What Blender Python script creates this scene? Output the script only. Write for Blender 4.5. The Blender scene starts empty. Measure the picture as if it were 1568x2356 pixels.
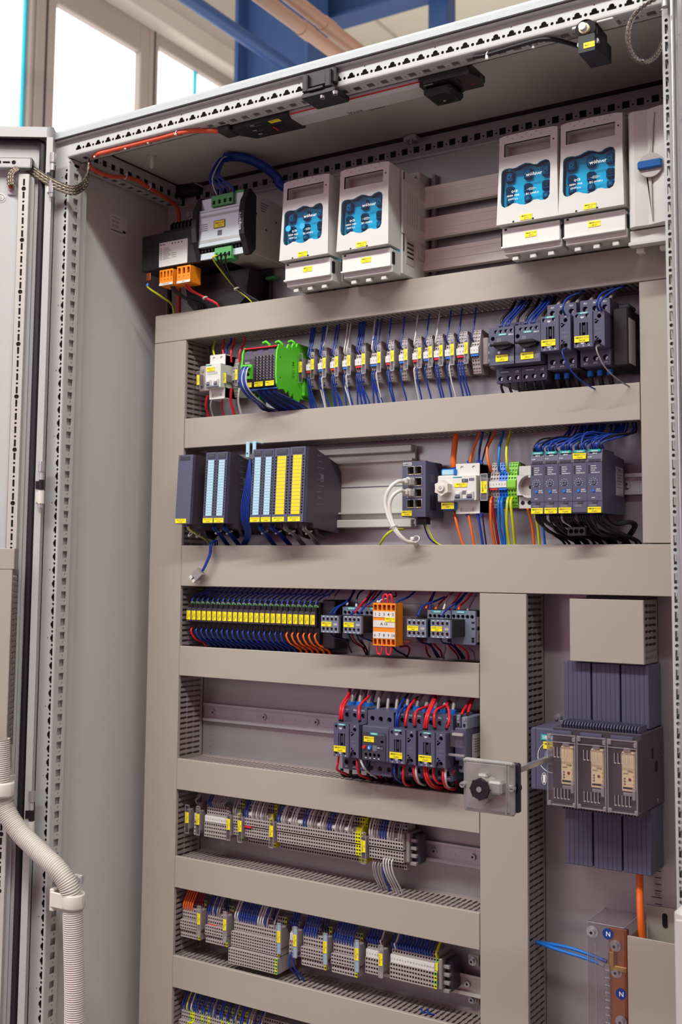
import bpy, math, random
from mathutils import Vector, Matrix
from mathutils.geometry import tessellate_polygon
random.seed(7)
SC = bpy.context.scene
COL = SC.collection
MM = .001
ZO = 2060.0                      # cabinet millimetres: x right, y into the cabinet, z up; the floor lies at z = -ZO

# ---------------------------------------------------------------- camera
CP = Vector((1486.08, -1522.61, -798.35))
FPX, SX, SY = 2608.01, -101.01, -96.19
_ya, _pi, _ro = math.radians(33.117), math.radians(5.142), math.radians(.722)
CF = Vector((-math.sin(_ya) * math.cos(_pi), math.cos(_ya) * math.cos(_pi), math.sin(_pi)))
_r = Vector((math.cos(_ya), math.sin(_ya), 0)); _u = _r.cross(CF)
CR = math.cos(_ro) * _r + math.sin(_ro) * _u
CU = -math.sin(_ro) * _r + math.cos(_ro) * _u
cam = bpy.data.cameras.new('camera'); co = bpy.data.objects.new('camera', cam); COL.objects.link(co)
M = Matrix((CR, CU, -CF)).transposed().to_4x4()
M.translation = Vector((CP.x, CP.y, CP.z + ZO)) * MM
co.matrix_world = M
cam.sensor_fit = 'HORIZONTAL'; cam.sensor_width = 24; cam.lens = FPX / 1568 * 24
cam.shift_x = -SX / 1568; cam.shift_y = SY / 1568
cam.clip_start = .05; cam.clip_end = 60
cam.dof.use_dof = True; cam.dof.focus_distance = 1.85; cam.dof.aperture_fstop = 6.3
SC.camera = co

# ---------------------------------------------------------------- light
def lin(c):
    return tuple((x / 12.92 if x <= .04045 else ((x + .055) / 1.055) ** 2.4) for x in c)
def hx(s):
    return lin(tuple(int(s[i:i + 2], 16) / 255 for i in (0, 2, 4)))
W = bpy.data.worlds.new('hall_daylight'); SC.world = W; W.use_nodes = True
W.node_tree.nodes['Background'].inputs[0].default_value = (.56, .19, .35, 1)
W.node_tree.nodes['Background'].inputs[1].default_value = .66
def lamp(name, loc, target, w, h, power, color, spread=None):
    l = bpy.data.lights.new(name, 'AREA'); l.shape = 'RECTANGLE'; l.size = w; l.size_y = h
    l.energy = power; l.color = color
    o = bpy.data.objects.new(name, l); COL.objects.link(o)
    p = Vector((loc[0], loc[1], loc[2] + ZO)) * MM; t = Vector((target[0], target[1], target[2] + ZO)) * MM
    o.location = p; o.rotation_euler = (t - p).to_track_quat('-Z', 'Y').to_euler()
    return o
lamp('strip_lamp', (700, -2150, 1960), (450, 120, -500), 6.0, .12, 240, (.95, 1, .94))
lamp('front_fill', (-2000, -3900, 250), (500, 200, -500), 3.2, 1.4, 24, (.84, 1, 1))  # unseen area light added for front fill and reflections in the mounting plate
lamp('overhead_fill', (600, 300, 2900), (600, 200, 0), 3.0, 1.6, 12, (.9, 1, 1))  # unseen downward light added to brighten the cabinet roof and hall
lamp('ceiling_fill', (-300, 3600, 500), (-300, 3700, 3000), 4.0, 4.0, 85, (1, 1, .97))  # added out of view behind the cabinet to brighten the hall ceiling
vs = SC.view_settings
vs.view_transform = 'Standard'; vs.look = 'None'; vs.exposure = 0.0; vs.gamma = 1.0; vs.use_curve_mapping = False

# ---------------------------------------------------------------- materials
MATS = {}
def mat(name, col, rough=.5, metal=0., noise=.04, scale=60., bump=0., bscale=400., trans=0., alpha=1., emit=0., ior=1.45, coat=0.):
    m = bpy.data.materials.new(name); m.use_nodes = True
    nt = m.node_tree; b = nt.nodes['Principled BSDF']
    c = hx(col) if isinstance(col, str) else col
    b.inputs['Base Color'].default_value = (*c, 1)
    b.inputs['Roughness'].default_value = rough; b.inputs['Metallic'].default_value = metal
    b.inputs['IOR'].default_value = ior
    if trans: b.inputs['Transmission Weight'].default_value = trans
    if alpha < 1: b.inputs['Alpha'].default_value = alpha
    if coat: b.inputs['Coat Weight'].default_value = coat
    if emit:
        b.inputs['Emission Color'].default_value = (*c, 1); b.inputs['Emission Strength'].default_value = emit
    tc = nt.nodes.new('ShaderNodeTexCoord')
    if noise:
        n = nt.nodes.new('ShaderNodeTexNoise'); n.inputs['Scale'].default_value = scale; n.inputs['Detail'].default_value = 3
        r = nt.nodes.new('ShaderNodeMapRange'); r.inputs['To Min'].default_value = 1 - noise; r.inputs['To Max'].default_value = 1 + noise
        mx = nt.nodes.new('ShaderNodeVectorMath'); mx.operation = 'SCALE'; mx.inputs[0].default_value = c
        nt.links.new(tc.outputs['Object'], n.inputs['Vector']); nt.links.new(n.outputs['Fac'], r.inputs['Value'])
        nt.links.new(r.outputs['Result'], mx.inputs['Scale']); nt.links.new(mx.outputs['Vector'], b.inputs['Base Color'])
    if bump:
        n2 = nt.nodes.new('ShaderNodeTexNoise'); n2.inputs['Scale'].default_value = bscale; n2.inputs['Detail'].default_value = 2
        bp = nt.nodes.new('ShaderNodeBump'); bp.inputs['Strength'].default_value = bump; bp.inputs['Distance'].default_value = .0006
        nt.links.new(tc.outputs['Object'], n2.inputs['Vector']); nt.links.new(n2.outputs['Fac'], bp.inputs['Height'])
        nt.links.new(bp.outputs['Normal'], b.inputs['Normal'])
    MATS[name] = m
    return m
mat('paint', 'b6b5b3', .42, noise=.015, bump=.25, bscale=900)
mat('paint_rough', 'aeb2b4', .3, noise=.02, bump=1.0, bscale=700)
mat('paint_int', 'c9c4c0', .5, noise=.015)
mat('galv', 'c2c1c2', .34, metal=.5, noise=.12, scale=14)
mat('plate', 'aaa6a6', .33, metal=.62, noise=.06, scale=9)
mat('duct', 'a89f93', .42, noise=.015, scale=8)
mat('duct_in', '948683', .5, noise=.015)
mat('void', '140a0e', .8, noise=0)
mat('black', '1c171c', .42, noise=.03)
mat('rubber', '241a22', .55, noise=.02)
mat('anthra', '525168', .42, noise=.03, bump=.1, bscale=1500)
mat('anthra_dk', '3c3b47', .45, noise=.03)
mat('anthra_lt', '71788a', .42, noise=.02)
mat('dkbox', '443b45', .45, noise=.03)
mat('ltgrey', 'c9c5c0', .38, noise=.012)
mat('midgrey', 'b3a9a4', .42, noise=.02)
mat('white', 'd8d5cf', .4, noise=.01)
mat('ivory', 'ead6a6', .42, noise=.01)
mat('term', 'aca19e', .45, noise=.03)
mat('termdk', '8d8384', .45, noise=.03)
mat('yellow', 'f6e21a', .4, noise=.01)
mat('yelmod', 'f4d21c', .4, noise=.01)
mat('yelterm', 'e3e21c', .4, noise=.01)
mat('gnterm', '86c83c', .4, noise=.01)
mat('bluelbl', 'a9cede', .4, noise=.01)
mat('frost', '92a9b8', .3, noise=.02)
mat('teal', '1fa3a3', .4, noise=0)
mat('ink', '16141a', .6, noise=0)
mat('inkgrey', '6c6a76', .6, noise=0)
mat('inkwhite', 'f2f2ee', .5, noise=0)
mat('wblue', '183890', .38, noise=.02)
mat('wblue_lt', '1d6fc4', .38, noise=.02)
mat('wnavy', '141a4a', .4, noise=.02)
mat('wred', 'd3202c', .38, noise=.02)
mat('wdkred', '8e1a24', .4, noise=.02)
mat('worange', 'ea6a1e', .38, noise=.02)
mat('wblack', '17131a', .4, noise=.02)
mat('wgrey', '8f8688', .4, noise=.02)
mat('wwhite', 'c9c4c4', .4, noise=.02)
mat('wyg', 'c9cf1c', .38, noise=.02)
mat('wgreen', '3e9a2a', .38, noise=.02)
mat('cableor', 'd9573a', .42, noise=.02)
mat('green', '5fd12e', .36, noise=.01)
mat('greenconn', '4f9b57', .4, noise=.02)
mat('orange', 'ef8a1d', .36, noise=.02)
mat('cyan', '35b4e6', .3, noise=0)
mat('red', 'd6202a', .4, noise=0)
mat('blue', '1c6fd0', .36, noise=0)
mat('knobblue', '14589e', .3, noise=0)
mat('bluedk', '153a86', .34, noise=0)
mat('steel', 'c2c3c4', .25, metal=.75, noise=.04)
mat('cast', 'a5a29e', .42, metal=.6, noise=.34, scale=45, bump=.2)
mat('silver', 'c4d0d0', .3, metal=.55, noise=.02)
mat('copper', 'c2703f', .28, metal=.9, noise=.08, scale=40)
mat('brass', 'd3ab4e', .3, metal=.9, noise=.03)
mat('alu', 'cac8bf', .34, metal=.25, noise=.03, scale=20)
mat('busmetal', 'e4e0d2', .33, metal=.2, noise=.03, scale=20)
mat('pvc', 'd9d3c9', .4, noise=.01)
mat('diffuser', (.75, .72, .72), .3, noise=0, alpha=.55)
mat('braid', '5d5248', .4, metal=.75, noise=.4, scale=500, bump=.8, bscale=900)
mat('braid_bright', 'a89a86', .35, metal=.8, noise=.4, scale=500, bump=.8, bscale=900)
mat('wall_plaster', 'c8bfb3', .8, noise=.05, scale=2)
mat('concrete', 'c2b6a8', .85, noise=.06, scale=3)
mat('win_frame', '9f9189', .6, noise=.03)
mat('sky_glass', (1, 1, 1), .3, noise=0, emit=1.5)
mat('ceil_panel', 'e3ddcb', .8, noise=.02, scale=1)
mat('steel_blue', '2c4774', .5, noise=.05, scale=4)
mat('pipe_brown', '9b7762', .5, noise=.04, scale=5)
mat('floor_epoxy', '8d8784', .5, noise=.08, scale=2)
mat('teal_strip', '20b0c4', .4, noise=0)

def tinted(name, c, gl=.07, milk=0.):                                 # clear tinted plastic, a little milky
    m = bpy.data.materials.new(name); m.use_nodes = True; nt = m.node_tree
    for n in list(nt.nodes): nt.nodes.remove(n)
    N = nt.nodes.new; L = nt.links.new
    o = N('ShaderNodeOutputMaterial'); t = N('ShaderNodeBsdfTransparent'); g = N('ShaderNodeBsdfGlossy'); d = N('ShaderNodeBsdfDiffuse'); x = N('ShaderNodeMixShader'); y = N('ShaderNodeMixShader')
    t.inputs[0].default_value = (*c, 1); g.inputs['Roughness'].default_value = .15; d.inputs[0].default_value = (.62, .58, .6, 1)
    x.inputs[0].default_value = milk; y.inputs[0].default_value = gl
    L(t.outputs[0], x.inputs[1]); L(d.outputs[0], x.inputs[2]); L(x.outputs[0], y.inputs[1]); L(g.outputs[0], y.inputs[2]); L(y.outputs[0], o.inputs['Surface'])
    MATS[name] = m
tinted('winblue', (.13, .74, 1), .05)
tinted('clear', (.95, .93, .95), .05, .015)
tinted('clearpc', (.9, .86, .88), .06, .06)
tinted('clearfr', (.85, .8, .83), .14, .3)
# ---------------------------------------------------------------- picture position -> point at a chosen depth
def ray(px, py):
    return CF + CR * ((px - 784 - SX) / FPX) - CU * ((py - 1178 - SY) / FPX)
def at(px, py, Y):
    d = ray(px, py); t = (Y - CP.y) / d.y; return CP.x + t * d.x, CP.z + t * d.z
def at3(px, py, Y):
    x, z = at(px, py, Y); return (x, Y, z)
def atx(px, py, X):
    d = ray(px, py); t = (X - CP.x) / d.x; return CP.y + t * d.y, CP.z + t * d.z
def atz(px, py, Z):
    d = ray(px, py); t = (Z - CP.z) / d.z; return CP.x + t * d.x, CP.y + t * d.y
def rect(px0, py0, px1, py1, Y):
    a = at(px0, py0, Y); b = at(px1, py1, Y); return a[0], a[1], b[0], b[1]       # x0, ztop, x1, zbottom

# ---------------------------------------------------------------- mesh builder
_TXT = {}
def glyphs(s):
    if s not in _TXT:
        cu = bpy.data.curves.new('t', 'FONT'); cu.body = s; cu.size = 1; cu.resolution_u = 1; cu.fill_mode = 'FRONT'; cu.offset = .014
        ob = bpy.data.objects.new('t', cu)
        me = ob.to_mesh()
        vs_ = [(v.co.x, v.co.y) for v in me.vertices]; fs_ = [tuple(p.vertices) for p in me.polygons]
        ob.to_mesh_clear(); bpy.data.objects.remove(ob); bpy.data.curves.remove(cu)
        _TXT[s] = (vs_, fs_, max([v[0] for v in vs_] or [0]))
    return _TXT[s]
def vadd(a, b, k=1): return (a[0] + b[0] * k, a[1] + b[1] * k, a[2] + b[2] * k)
X_, Y_, Z_ = (1, 0, 0), (0, 1, 0), (0, 0, 1)
NX, NY, NZ = (-1, 0, 0), (0, -1, 0), (0, 0, -1)
def circ(x, y, r, n=10): return [(x + r * math.cos(2 * math.pi * i / n), y + r * math.sin(2 * math.pi * i / n)) for i in range(n)]
def rc(x0, x1, y0, y1): return [(x0, y0), (x1, y0), (x1, y1), (x0, y1)]
def rrc(x0, x1, y0, y1, r, n=3):
    out = []
    for cx, cy, a in ((x1 - r, y0 + r, -90), (x1 - r, y1 - r, 0), (x0 + r, y1 - r, 90), (x0 + r, y0 + r, 180)):
        out += [(cx + r * math.cos(math.radians(a + 90 * i / n)), cy + r * math.sin(math.radians(a + 90 * i / n))) for i in range(n + 1)]
    return out
class MB:
    def __init__(s): s.v = []; s.f = []; s.m = []; s.s = []
    def poly(s, pts, m, sm=False):
        b = len(s.v); s.v += [tuple(p) for p in pts]; s.f.append(tuple(range(b, b + len(pts)))); s.m.append(m); s.s.append(sm); return s
    def faces(s, pts, fs, m, sm=False):
        b = len(s.v); s.v += [tuple(p) for p in pts]
        for f in fs: s.f.append(tuple(i + b for i in f)); s.m.append(m); s.s.append(sm)
        return s
    def box(s, x0, x1, y0, y1, z0, z1, m, c=0):
        if x0 > x1: x0, x1 = x1, x0
        if y0 > y1: y0, y1 = y1, y0
        if z0 > z1: z0, z1 = z1, z0
        if not c:
            p = [(x, y, z) for x in (x0, x1) for y in (y0, y1) for z in (z0, z1)]
            return s.faces(p, [(0, 1, 3, 2), (4, 6, 7, 5), (0, 4, 5, 1), (2, 3, 7, 6), (0, 2, 6, 4), (1, 5, 7, 3)], m)
        c = min(c, (x1 - x0) * .45, (y1 - y0) * .45, (z1 - z0) * .45)
        L = ((x0, x1), (y0, y1), (z0, z1)); idx = {}; p = []
        for a in (0, 1):
            for b in (0, 1):
                for d in (0, 1):
                    for ax in range(3):
                        q = [L[0][a], L[1][b], L[2][d]]; sg = (a, b, d)
                        for k in range(3):
                            if k != ax: q[k] += c if sg[k] == 0 else -c
                        idx[(a, b, d, ax)] = len(p); p.append(tuple(q))
        fs = []
        for ax in range(3):
            o = [k for k in range(3) if k != ax]
            for sd in (0, 1):
                fc = []
                for e in ((0, 0), (0, 1), (1, 1), (1, 0)):
                    k = [0, 0, 0]; k[ax] = sd; k[o[0]], k[o[1]] = e; fc.append(idx[(*k, ax)])
                fs.append(fc if (sd == 1) == (ax != 1) else fc[::-1])
        for ax in range(3):
            o = [k for k in range(3) if k != ax]
            for e in ((0, 0), (0, 1), (1, 0), (1, 1)):
                q = []
                for sd, w in ((0, o[0]), (0, o[1]), (1, o[1]), (1, o[0])):
                    k = [0, 0, 0]; k[ax] = sd; k[o[0]], k[o[1]] = e; q.append(idx[(*k, w)])
                fs.append(q)
        for a in (0, 1):
            for b in (0, 1):
                for d in (0, 1): fs.append([idx[(a, b, d, k)] for k in range(3)])
        return s.faces(p, fs, m)
    def prism(s, prof, O, U, V, Wd, ln, m, sm=False):                 # polygon in the U,V plane pushed ln along Wd
        n = len(prof)
        a = [vadd(vadd(O, U, p[0]), V, p[1]) for p in prof]; b = [vadd(p, Wd, ln) for p in a]
        tri = tessellate_polygon([[Vector((p[0], p[1], 0)) for p in prof]])
        s.faces(a, tri, m); s.faces(b, [t[::-1] for t in tri], m)
        return s.faces(a + b, [(i, (i + 1) % n, n + (i + 1) % n, n + i) for i in range(n)], m, sm)
    def px(s, prof, x0, x1, m): return s.prism(prof, (x0, 0, 0), Y_, Z_, X_, x1 - x0, m)      # profile (y, z)
    def py(s, prof, y0, y1, m, sm=False): return s.prism(prof, (0, y0, 0), X_, Z_, Y_, y1 - y0, m, sm)   # profile (x, z)
    def pz(s, prof, z0, z1, m): return s.prism(prof, (0, 0, z0), X_, Y_, Z_, z1 - z0, m)      # profile (x, y)
    def plate(s, O, U, V, Wd, outer, holes, dp, m, mh=None, mb=None):  # face with holes dp deep; mb closes their bottoms
        lst = [[Vector((p[0], p[1], 0)) for p in q] for q in [outer] + holes]
        flat = [p for q in [outer] + holes for p in q]
        g = lambda p: vadd(vadd(O, U, p[0]), V, p[1])
        s.faces([g(p) for p in flat], tessellate_polygon(lst), m)
        if dp:
            for h in holes:
                n = len(h); a = [g(p) for p in h]; b = [vadd(p, Wd, dp) for p in a]
                s.faces(a + b, [(i, (i + 1) % n, n + (i + 1) % n, n + i) for i in range(n)], mh or m)
                if mb: s.poly(b, mb)
        return s
    def cyl(s, p0, p1, r, m, n=12, r2=None, cap=True):
        p0, p1 = Vector(p0), Vector(p1); d = (p1 - p0).normalized(); r2 = r if r2 is None else r2
        a = d.orthogonal().normalized(); b = d.cross(a)
        A = []; B = []
        for i in range(n):
            t = 2 * math.pi * i / n; e = a * math.cos(t) + b * math.sin(t)
            A.append(tuple(p0 + e * r)); B.append(tuple(p1 + e * r2))
        s.faces(A + B, [(i, (i + 1) % n, n + (i + 1) % n, n + i) for i in range(n)], m, True)
        if cap: s.poly(A[::-1], m); s.poly(B, m)
        return s
    def tube(s, pts, r, m, n=6, rf=None, cap=True, fl=None):
        P = [Vector(p) for p in pts]; k = len(P); T = []
        for i in range(k): T.append((P[min(i + 1, k - 1)] - P[max(i - 1, 0)]).normalized())
        a = T[0].orthogonal().normalized() if fl is None else Vector(fl); V = []
        for i in range(k):
            a = (a - T[i] * a.dot(T[i])).normalized(); b = T[i].cross(a)
            ra, rb = (rf(i) if rf else (r, r)) if not isinstance(r, tuple) else r
            for j in range(n):
                t = 2 * math.pi * j / n; V.append(tuple(P[i] + a * (ra * math.cos(t)) + b * (rb * math.sin(t))))
        fs = [(i * n + j, i * n + (j + 1) % n, (i + 1) * n + (j + 1) % n, (i + 1) * n + j) for i in range(k - 1) for j in range(n)]
        s.faces(V, fs, m, True)
        if cap: s.poly(V[:n][::-1], m); s.poly(V[-n:], m)
        return s
    def text(s, t, O, U, V, h, m, al='c', wmax=None):
        vs_, fs_, w = glyphs(t)
        if not fs_: return s
        k = h / .72; kx = k
        if wmax and w * k > wmax: kx = wmax / w
        ox = {'c': -w / 2 * kx, 'l': 0, 'r': -w * kx}[al]
        return s.faces([vadd(vadd(O, U, ox + x * kx), V, y * k) for x, y in vs_], fs_, m)
    def build(s, name, parent=None, org=None, fix=False):
        o0 = org or (0, 0, 0)
        me = bpy.data.meshes.new(name)
        zz = 0 if parent is not None else ZO
        me.from_pydata([((x - o0[0]) * MM, (y - o0[1]) * MM, (z - o0[2]) * MM) for x, y, z in s.v], [], s.f)
        names = list(dict.fromkeys(s.m)); ix = {n: i for i, n in enumerate(names)}
        for n in names: me.materials.append(MATS[n])
        me.polygons.foreach_set('material_index', [ix[n] for n in s.m])
        me.polygons.foreach_set('use_smooth', s.s)
        me.update()
        o = bpy.data.objects.new(name, me); COL.objects.link(o)
        if parent is not None: o.parent = parent
        o.location = (o0[0] * MM, o0[1] * MM, (o0[2] + zz) * MM)
        return o
def smooth_path(pts, n=5):
    P = [Vector(p) for p in pts]
    if len(P) < 3: return P
    out = []
    for i in range(len(P) - 1):
        p0 = P[max(i - 1, 0)]; p1 = P[i]; p2 = P[i + 1]; p3 = P[min(i + 2, len(P) - 1)]
        for k in range(n):
            t = k / n
            out.append(.5 * ((2 * p1) + (p2 - p0) * t + (2 * p0 - 5 * p1 + 4 * p2 - p3) * t * t + (3 * p1 - p0 - 3 * p2 + p3) * t ** 3))
    out.append(P[-1]); return out

# ---------------------------------------------------------------- things
def tag(o, label=None, cat=None, group=None, kind=None):
    if label: o['label'] = label
    if cat: o['category'] = cat
    if group: o['group'] = group
    if kind: o['kind'] = kind
    return o
def thing(name, label, cat, loc, group=None):
    o = bpy.data.objects.new(name, None); COL.objects.link(o); o.empty_display_size = .02
    o.location = (loc[0] * MM, loc[1] * MM, (loc[2] + ZO) * MM)
    return tag(o, label, cat, group)
def one(name, mb, label, cat, org, group=None):                      # a thing that is one mesh
    return tag(mb.build(name, None, org), label, cat, group)
def struct(name, mb):
    o = mb.build(name); o['kind'] = 'structure'; return o
def copy_tree(o, loc, label=None, group=None):
    c = o.copy(); COL.objects.link(c); c.location = (loc[0] * MM, loc[1] * MM, (loc[2] + ZO) * MM)
    if label: c['label'] = label
    if group: c['group'] = group
    for ch in list(o.children):
        d = ch.copy(); COL.objects.link(d); d.parent = c
        for g in list(ch.children):
            e = g.copy(); COL.objects.link(e); e.parent = d
    return c
ORD = ('first second third fourth fifth sixth seventh eighth ninth tenth eleventh twelfth thirteenth fourteenth fifteenth sixteenth '
       'seventeenth eighteenth nineteenth twentieth').split()
TENS = {2: 'twent', 3: 'thirt', 4: 'fort', 5: 'fift', 6: 'sixt', 7: 'sevent', 8: 'eight'}
def nth(i):                                                           # 0 -> first
    n = i + 1
    if n <= 20: return ORD[i]
    return TENS[n // 10] + ('y-' + ORD[n % 10 - 1] if n % 10 else 'ieth')
def marking(parent, x0, x1, z0, z1, y, l1, l2='', name='marking_label', vert=False):   # yellow marking plate on a -y face, z0 top
    b = MB(); b.box(x0, x1, y - .7, y, z1, z0, 'yellow')
    w = x1 - x0; h = z0 - z1; yy = y - .75
    if vert:
        b.text(l1, (x0 + w * .45, yy, (z0 + z1) / 2), Z_, NX, w * .28, 'ink', 'c', h * .9)
        if l2: b.text(l2, (x0 + w * .88, yy, (z0 + z1) / 2), Z_, NX, w * .28, 'ink', 'c', h * .8)
    elif l2:
        b.text(l1, (x0 + w / 2, yy, z1 + h * .56), X_, Z_, h * .3, 'ink', 'c', w * .92)
        b.text(l2, (x0 + w / 2, yy, z1 + h * .14), X_, Z_, h * .28, 'ink', 'c', w * .7)
    else: b.text(l1, (x0 + w / 2, yy, z1 + h * .3), X_, Z_, h * .4, 'ink', 'c', w * .9)
    return b.build(name, parent)
WIRES = []
def wire(pts, r, m, label, name='wire', cat='wire', group=None, n=6, k=4, ends=None):
    P = smooth_path(pts, k); b = MB(); b.tube(P, r, m, n)
    if ends:                                                          # ferrule sleeves: (which end, material, length, radius)
        for e, fm, ln, fr in ends:
            a, c = (P[0], P[1]) if e == 0 else (P[-1], P[-2])
            b.cyl(a, a + (c - a).normalized() * ln, fr, fm, 8)
    if name != 'wire': return one(name, b, label, cat, tuple(P[0]), group)
    L = sum((P[i + 1] - P[i]).length for i in range(len(P) - 1) if P[i].y < 263)
    WIRES.append((L * r, b, label, group, tuple(P[0])))
def finish_wires(limit=290):
    """the wires that show largest become things of their own, the thin rest is one mass of wiring"""
    WIRES.sort(key=lambda w: -w[0])
    for sc, b, label, group, o in WIRES[:limit]: one('wire', b, label, 'wire', o, group)
    rest = MB()
    for sc, b, label, group, o in WIRES[limit:]:
        k = len(rest.v); rest.v += b.v; rest.f += [tuple(i + k for i in f) for f in b.f]; rest.m += b.m; rest.s += b.s
    if rest.v: tag(rest.build('fine_wiring'), 'mass of short thin wires tucked between the devices and the slotted ducts', 'wires', None, 'stuff')
# ================================================================ the hall
b = MB(); b.box(-6500, 9000, -6500, 9000, -ZO - 100, -ZO, 'floor_epoxy'); struct('floor', b)
b = MB()
b.box(-6500, 9000, -1500, 9000, 3000, 3060, 'ceil_panel')
struct('ceiling', b)
b = MB()
for x in range(-2200, 9000, 1250): b.box(x, x + 22, -1500, 9000, 2992, 3000, 'concrete')
for y in range(-1500, 9000, 2500): b.box(-2500, 9000, y, y + 22, 2992, 3000, 'concrete')
struct('trim_1', b)
XW = -2500
b = MB(); b.box(-2700, 9000, 8000, 8100, -ZO, 3000, 'ceil_panel'); struct('wall_back', b)
b = MB()                                                              # left hall wall: sill wall, lintel and piers
b.box(XW - 220, XW, -1500, 8000, -ZO, 400, 'wall_plaster'); b.box(XW - 220, XW, -1500, 8000, 2290, 3000, 'wall_plaster')
b.box(XW - 220, XW, 3900, 8000, 400, 2290, 'wall_plaster'); struct('wall_left', b)
b = MB(); b.box(XW - 100, XW + 90, -1500, 3900, 2185, 2300, 'concrete', 8); struct('trim_2', b)
fr = 'win_frame'
def window(n, y0, y1, z0, z1, fl, frr, ft, strip_y=None):
    b = MB(); b.box(XW - 80, XW - 10, y0 - fl, y0, z0 - 60, z1 + ft, fr, 6); b.box(XW - 80, XW - 10, y1, y1 + frr, z0 - 60, z1 + ft, fr, 6)
    b.box(XW - 80, XW - 10, y0, y1, z1, z1 + ft, fr, 6); b.box(XW - 80, XW - 10, y0, y1, z0 - 60, z0, fr, 6)
    b.box(XW - 26, XW - 8, y0 - fl * .5 - 6, y0 - fl * .5 + 6, z0 - 60, z1 + ft, 'rubber')
    if strip_y: b.box(XW - 70, XW - 30, strip_y - 6, strip_y + 6, z0, z1, 'teal_strip')
    w = struct('window_%d' % n, b)
    g = MB(); g.box(XW - 60, XW - 50, y0, y1, z0, z1, 'sky_glass')
    o = g.build('window_pane'); o.parent = w; o.location = (0, 0, 0)
    return w
window(1, -1400, 2190, 460, 2110, 60, 30, 75, 2176)  # teal strip at the pane edge stands in for lens colour fringing
window(2, 2361, 2990, 460, 2022, 135, 75, 163)
window(3, 3143, 3800, 460, 2115, 75, 60, 70, 3502)
def beam_i(name, label, axis, a0, a1, c, w, h, tf, tw, group=None):
    b = MB()                                                          # I section along x, y or z around the centre c
    pr = [(-w/2, -h/2), (w/2, -h/2), (w/2, -h/2+tf), (tw/2, -h/2+tf), (tw/2, h/2-tf), (w/2, h/2-tf), (w/2, h/2), (-w/2, h/2), (-w/2, h/2-tf), (-tw/2, h/2-tf), (-tw/2, -h/2+tf), (-w/2, -h/2+tf)]
    if axis == 'z': b.prism(pr, (c[0], c[1], a0), Y_, X_, Z_, a1 - a0, 'steel_blue')
    elif axis == 'x': b.prism(pr, (a0, c[0], c[1]), Y_, Z_, X_, a1 - a0, 'steel_blue')
    else: b.prism(pr, (c[0], a0, c[1]), X_, Z_, Y_, a1 - a0, 'steel_blue')
    return b
YC = 3000
xa, _ = at(532, 150, YC); xb, _ = at(700, 150, YC)
b = beam_i('c', '', 'z', -ZO, 3000, ((xa + xb) / 2, YC + 120), 190, xb - xa, 22, 16)
for i in range(5): b.box((xa + xb) / 2 + 10, (xa + xb) / 2 + 60, YC + 98, YC + 108, 700 + i * 160, 760 + i * 160, 'steel_blue')
one('steel_column', b, 'blue painted steel column rising behind the cabinet roof', 'column', ((xa + xb) / 2, YC, -ZO))
b = MB(); b.cyl((-1500, -1200, 1668), (-1500, YC + 60, 1668), 32, 'steel_blue', 20)
one('steel_tube', b, 'blue round steel tube slanting past the windows to the blue column', 'beam', (-1500, -1200, 1690))
zz = at(770, 34, YC + 400)[1]
b = beam_i('b', '', 'x', -1700, 3500, (YC + 400, zz + 40), 140, 190, 16, 10)
one('roof_beam', b, 'blue horizontal roof beam behind the brown pipes', 'beam', (-1700, YC + 400, zz))
xq, zq = at(1014, 40, YC + 500)
b = MB(); b.box(xq - 55, xq + 55, YC + 460, YC + 560, zz - 500, 3000, 'steel_blue', 6); b.box(xq - 110, xq + 110, YC + 440, YC + 580, 2960, 2992, 'steel_blue')
one('beam_hanger', b, 'short blue upright above the horizontal blue roof beam', 'beam', (xq, YC + 500, zz))
for i, (q0, q1, nm) in enumerate((((594, 0), (780, 119), 'left'), ((650, 0), (830, 103), 'right'))):
    y0, z0 = atx(*q0, -600); y1, z1 = atx(*q1, -600)
    b = MB(); z0 = (z0 + z1) / 2; b.cyl((-600, -800, z0), (-600, 7900, z0), 25, 'pipe_brown', 18)
    for yy in (y0 + 260, y0 + 1500): b.cyl((-600, yy, z0), (-600, yy + 60, z0), 28, 'pipe_brown', 18)
    one('ceiling_pipe', b, 'brown pipe under the hall roof, the %s one of the pair' % ('lower left' if i == 0 else 'upper right'), 'pipe', (-600, -800, z0), 'brown pipes under the hall roof')

# ================================================================ the enclosure
EN = thing('electrical_enclosure', 'tall light grey switchgear cabinet standing open with its door swung to the left', 'electrical cabinet', (0, 0, -1960))
def ep(name, mb, parent=None, label=None):                            # part in cabinet coordinates
    mb.v = [(x, y, z + 1960) for x, y, z in mb.v]
    return tag(mb.build(name, parent or EN), label)
ZB = -1950
def mirror_key(sgn):                                                  # slot with a half round bulge, bulge towards sgn
    p = [(2 * -sgn, -6.8), (1.9 * sgn, -6.8), (1.9 * sgn, -4.4), (3.6 * sgn, -3.8), (4.8 * sgn, -1.6), (4.8 * sgn, 1.6), (3.6 * sgn, 3.8), (1.9 * sgn, 4.4), (1.9 * sgn, 6.8), (2 * -sgn, 6.8)]
    return p
def off(h, x, y): return [(p[0] + x, p[1] + y) for p in h]
def perf(b, O, U, V, Wd, u0, u1, v0, v1, cells, m='paint', dp=2, mh=None, mb=None, sh=0):    # strip along V split at each 25 mm cell
    vs_ = sorted(cells); edge = [v0] + [(vs_[i][0] + vs_[i + 1][0]) / 2 + sh for i in range(len(vs_) - 1)] + [v1]
    for i, (vc, hs) in enumerate(vs_):
        b.plate(O, U, V, Wd, rc(u0, u1, edge[i], edge[i + 1]), [off(h, 0, vc) for h in hs], dp, m, mh, mb)
def cells(first, last, step, hs): 
    n = int(round((last - first) / step)); return [(first + i * step, hs) for i in range(n + 1)]
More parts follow.
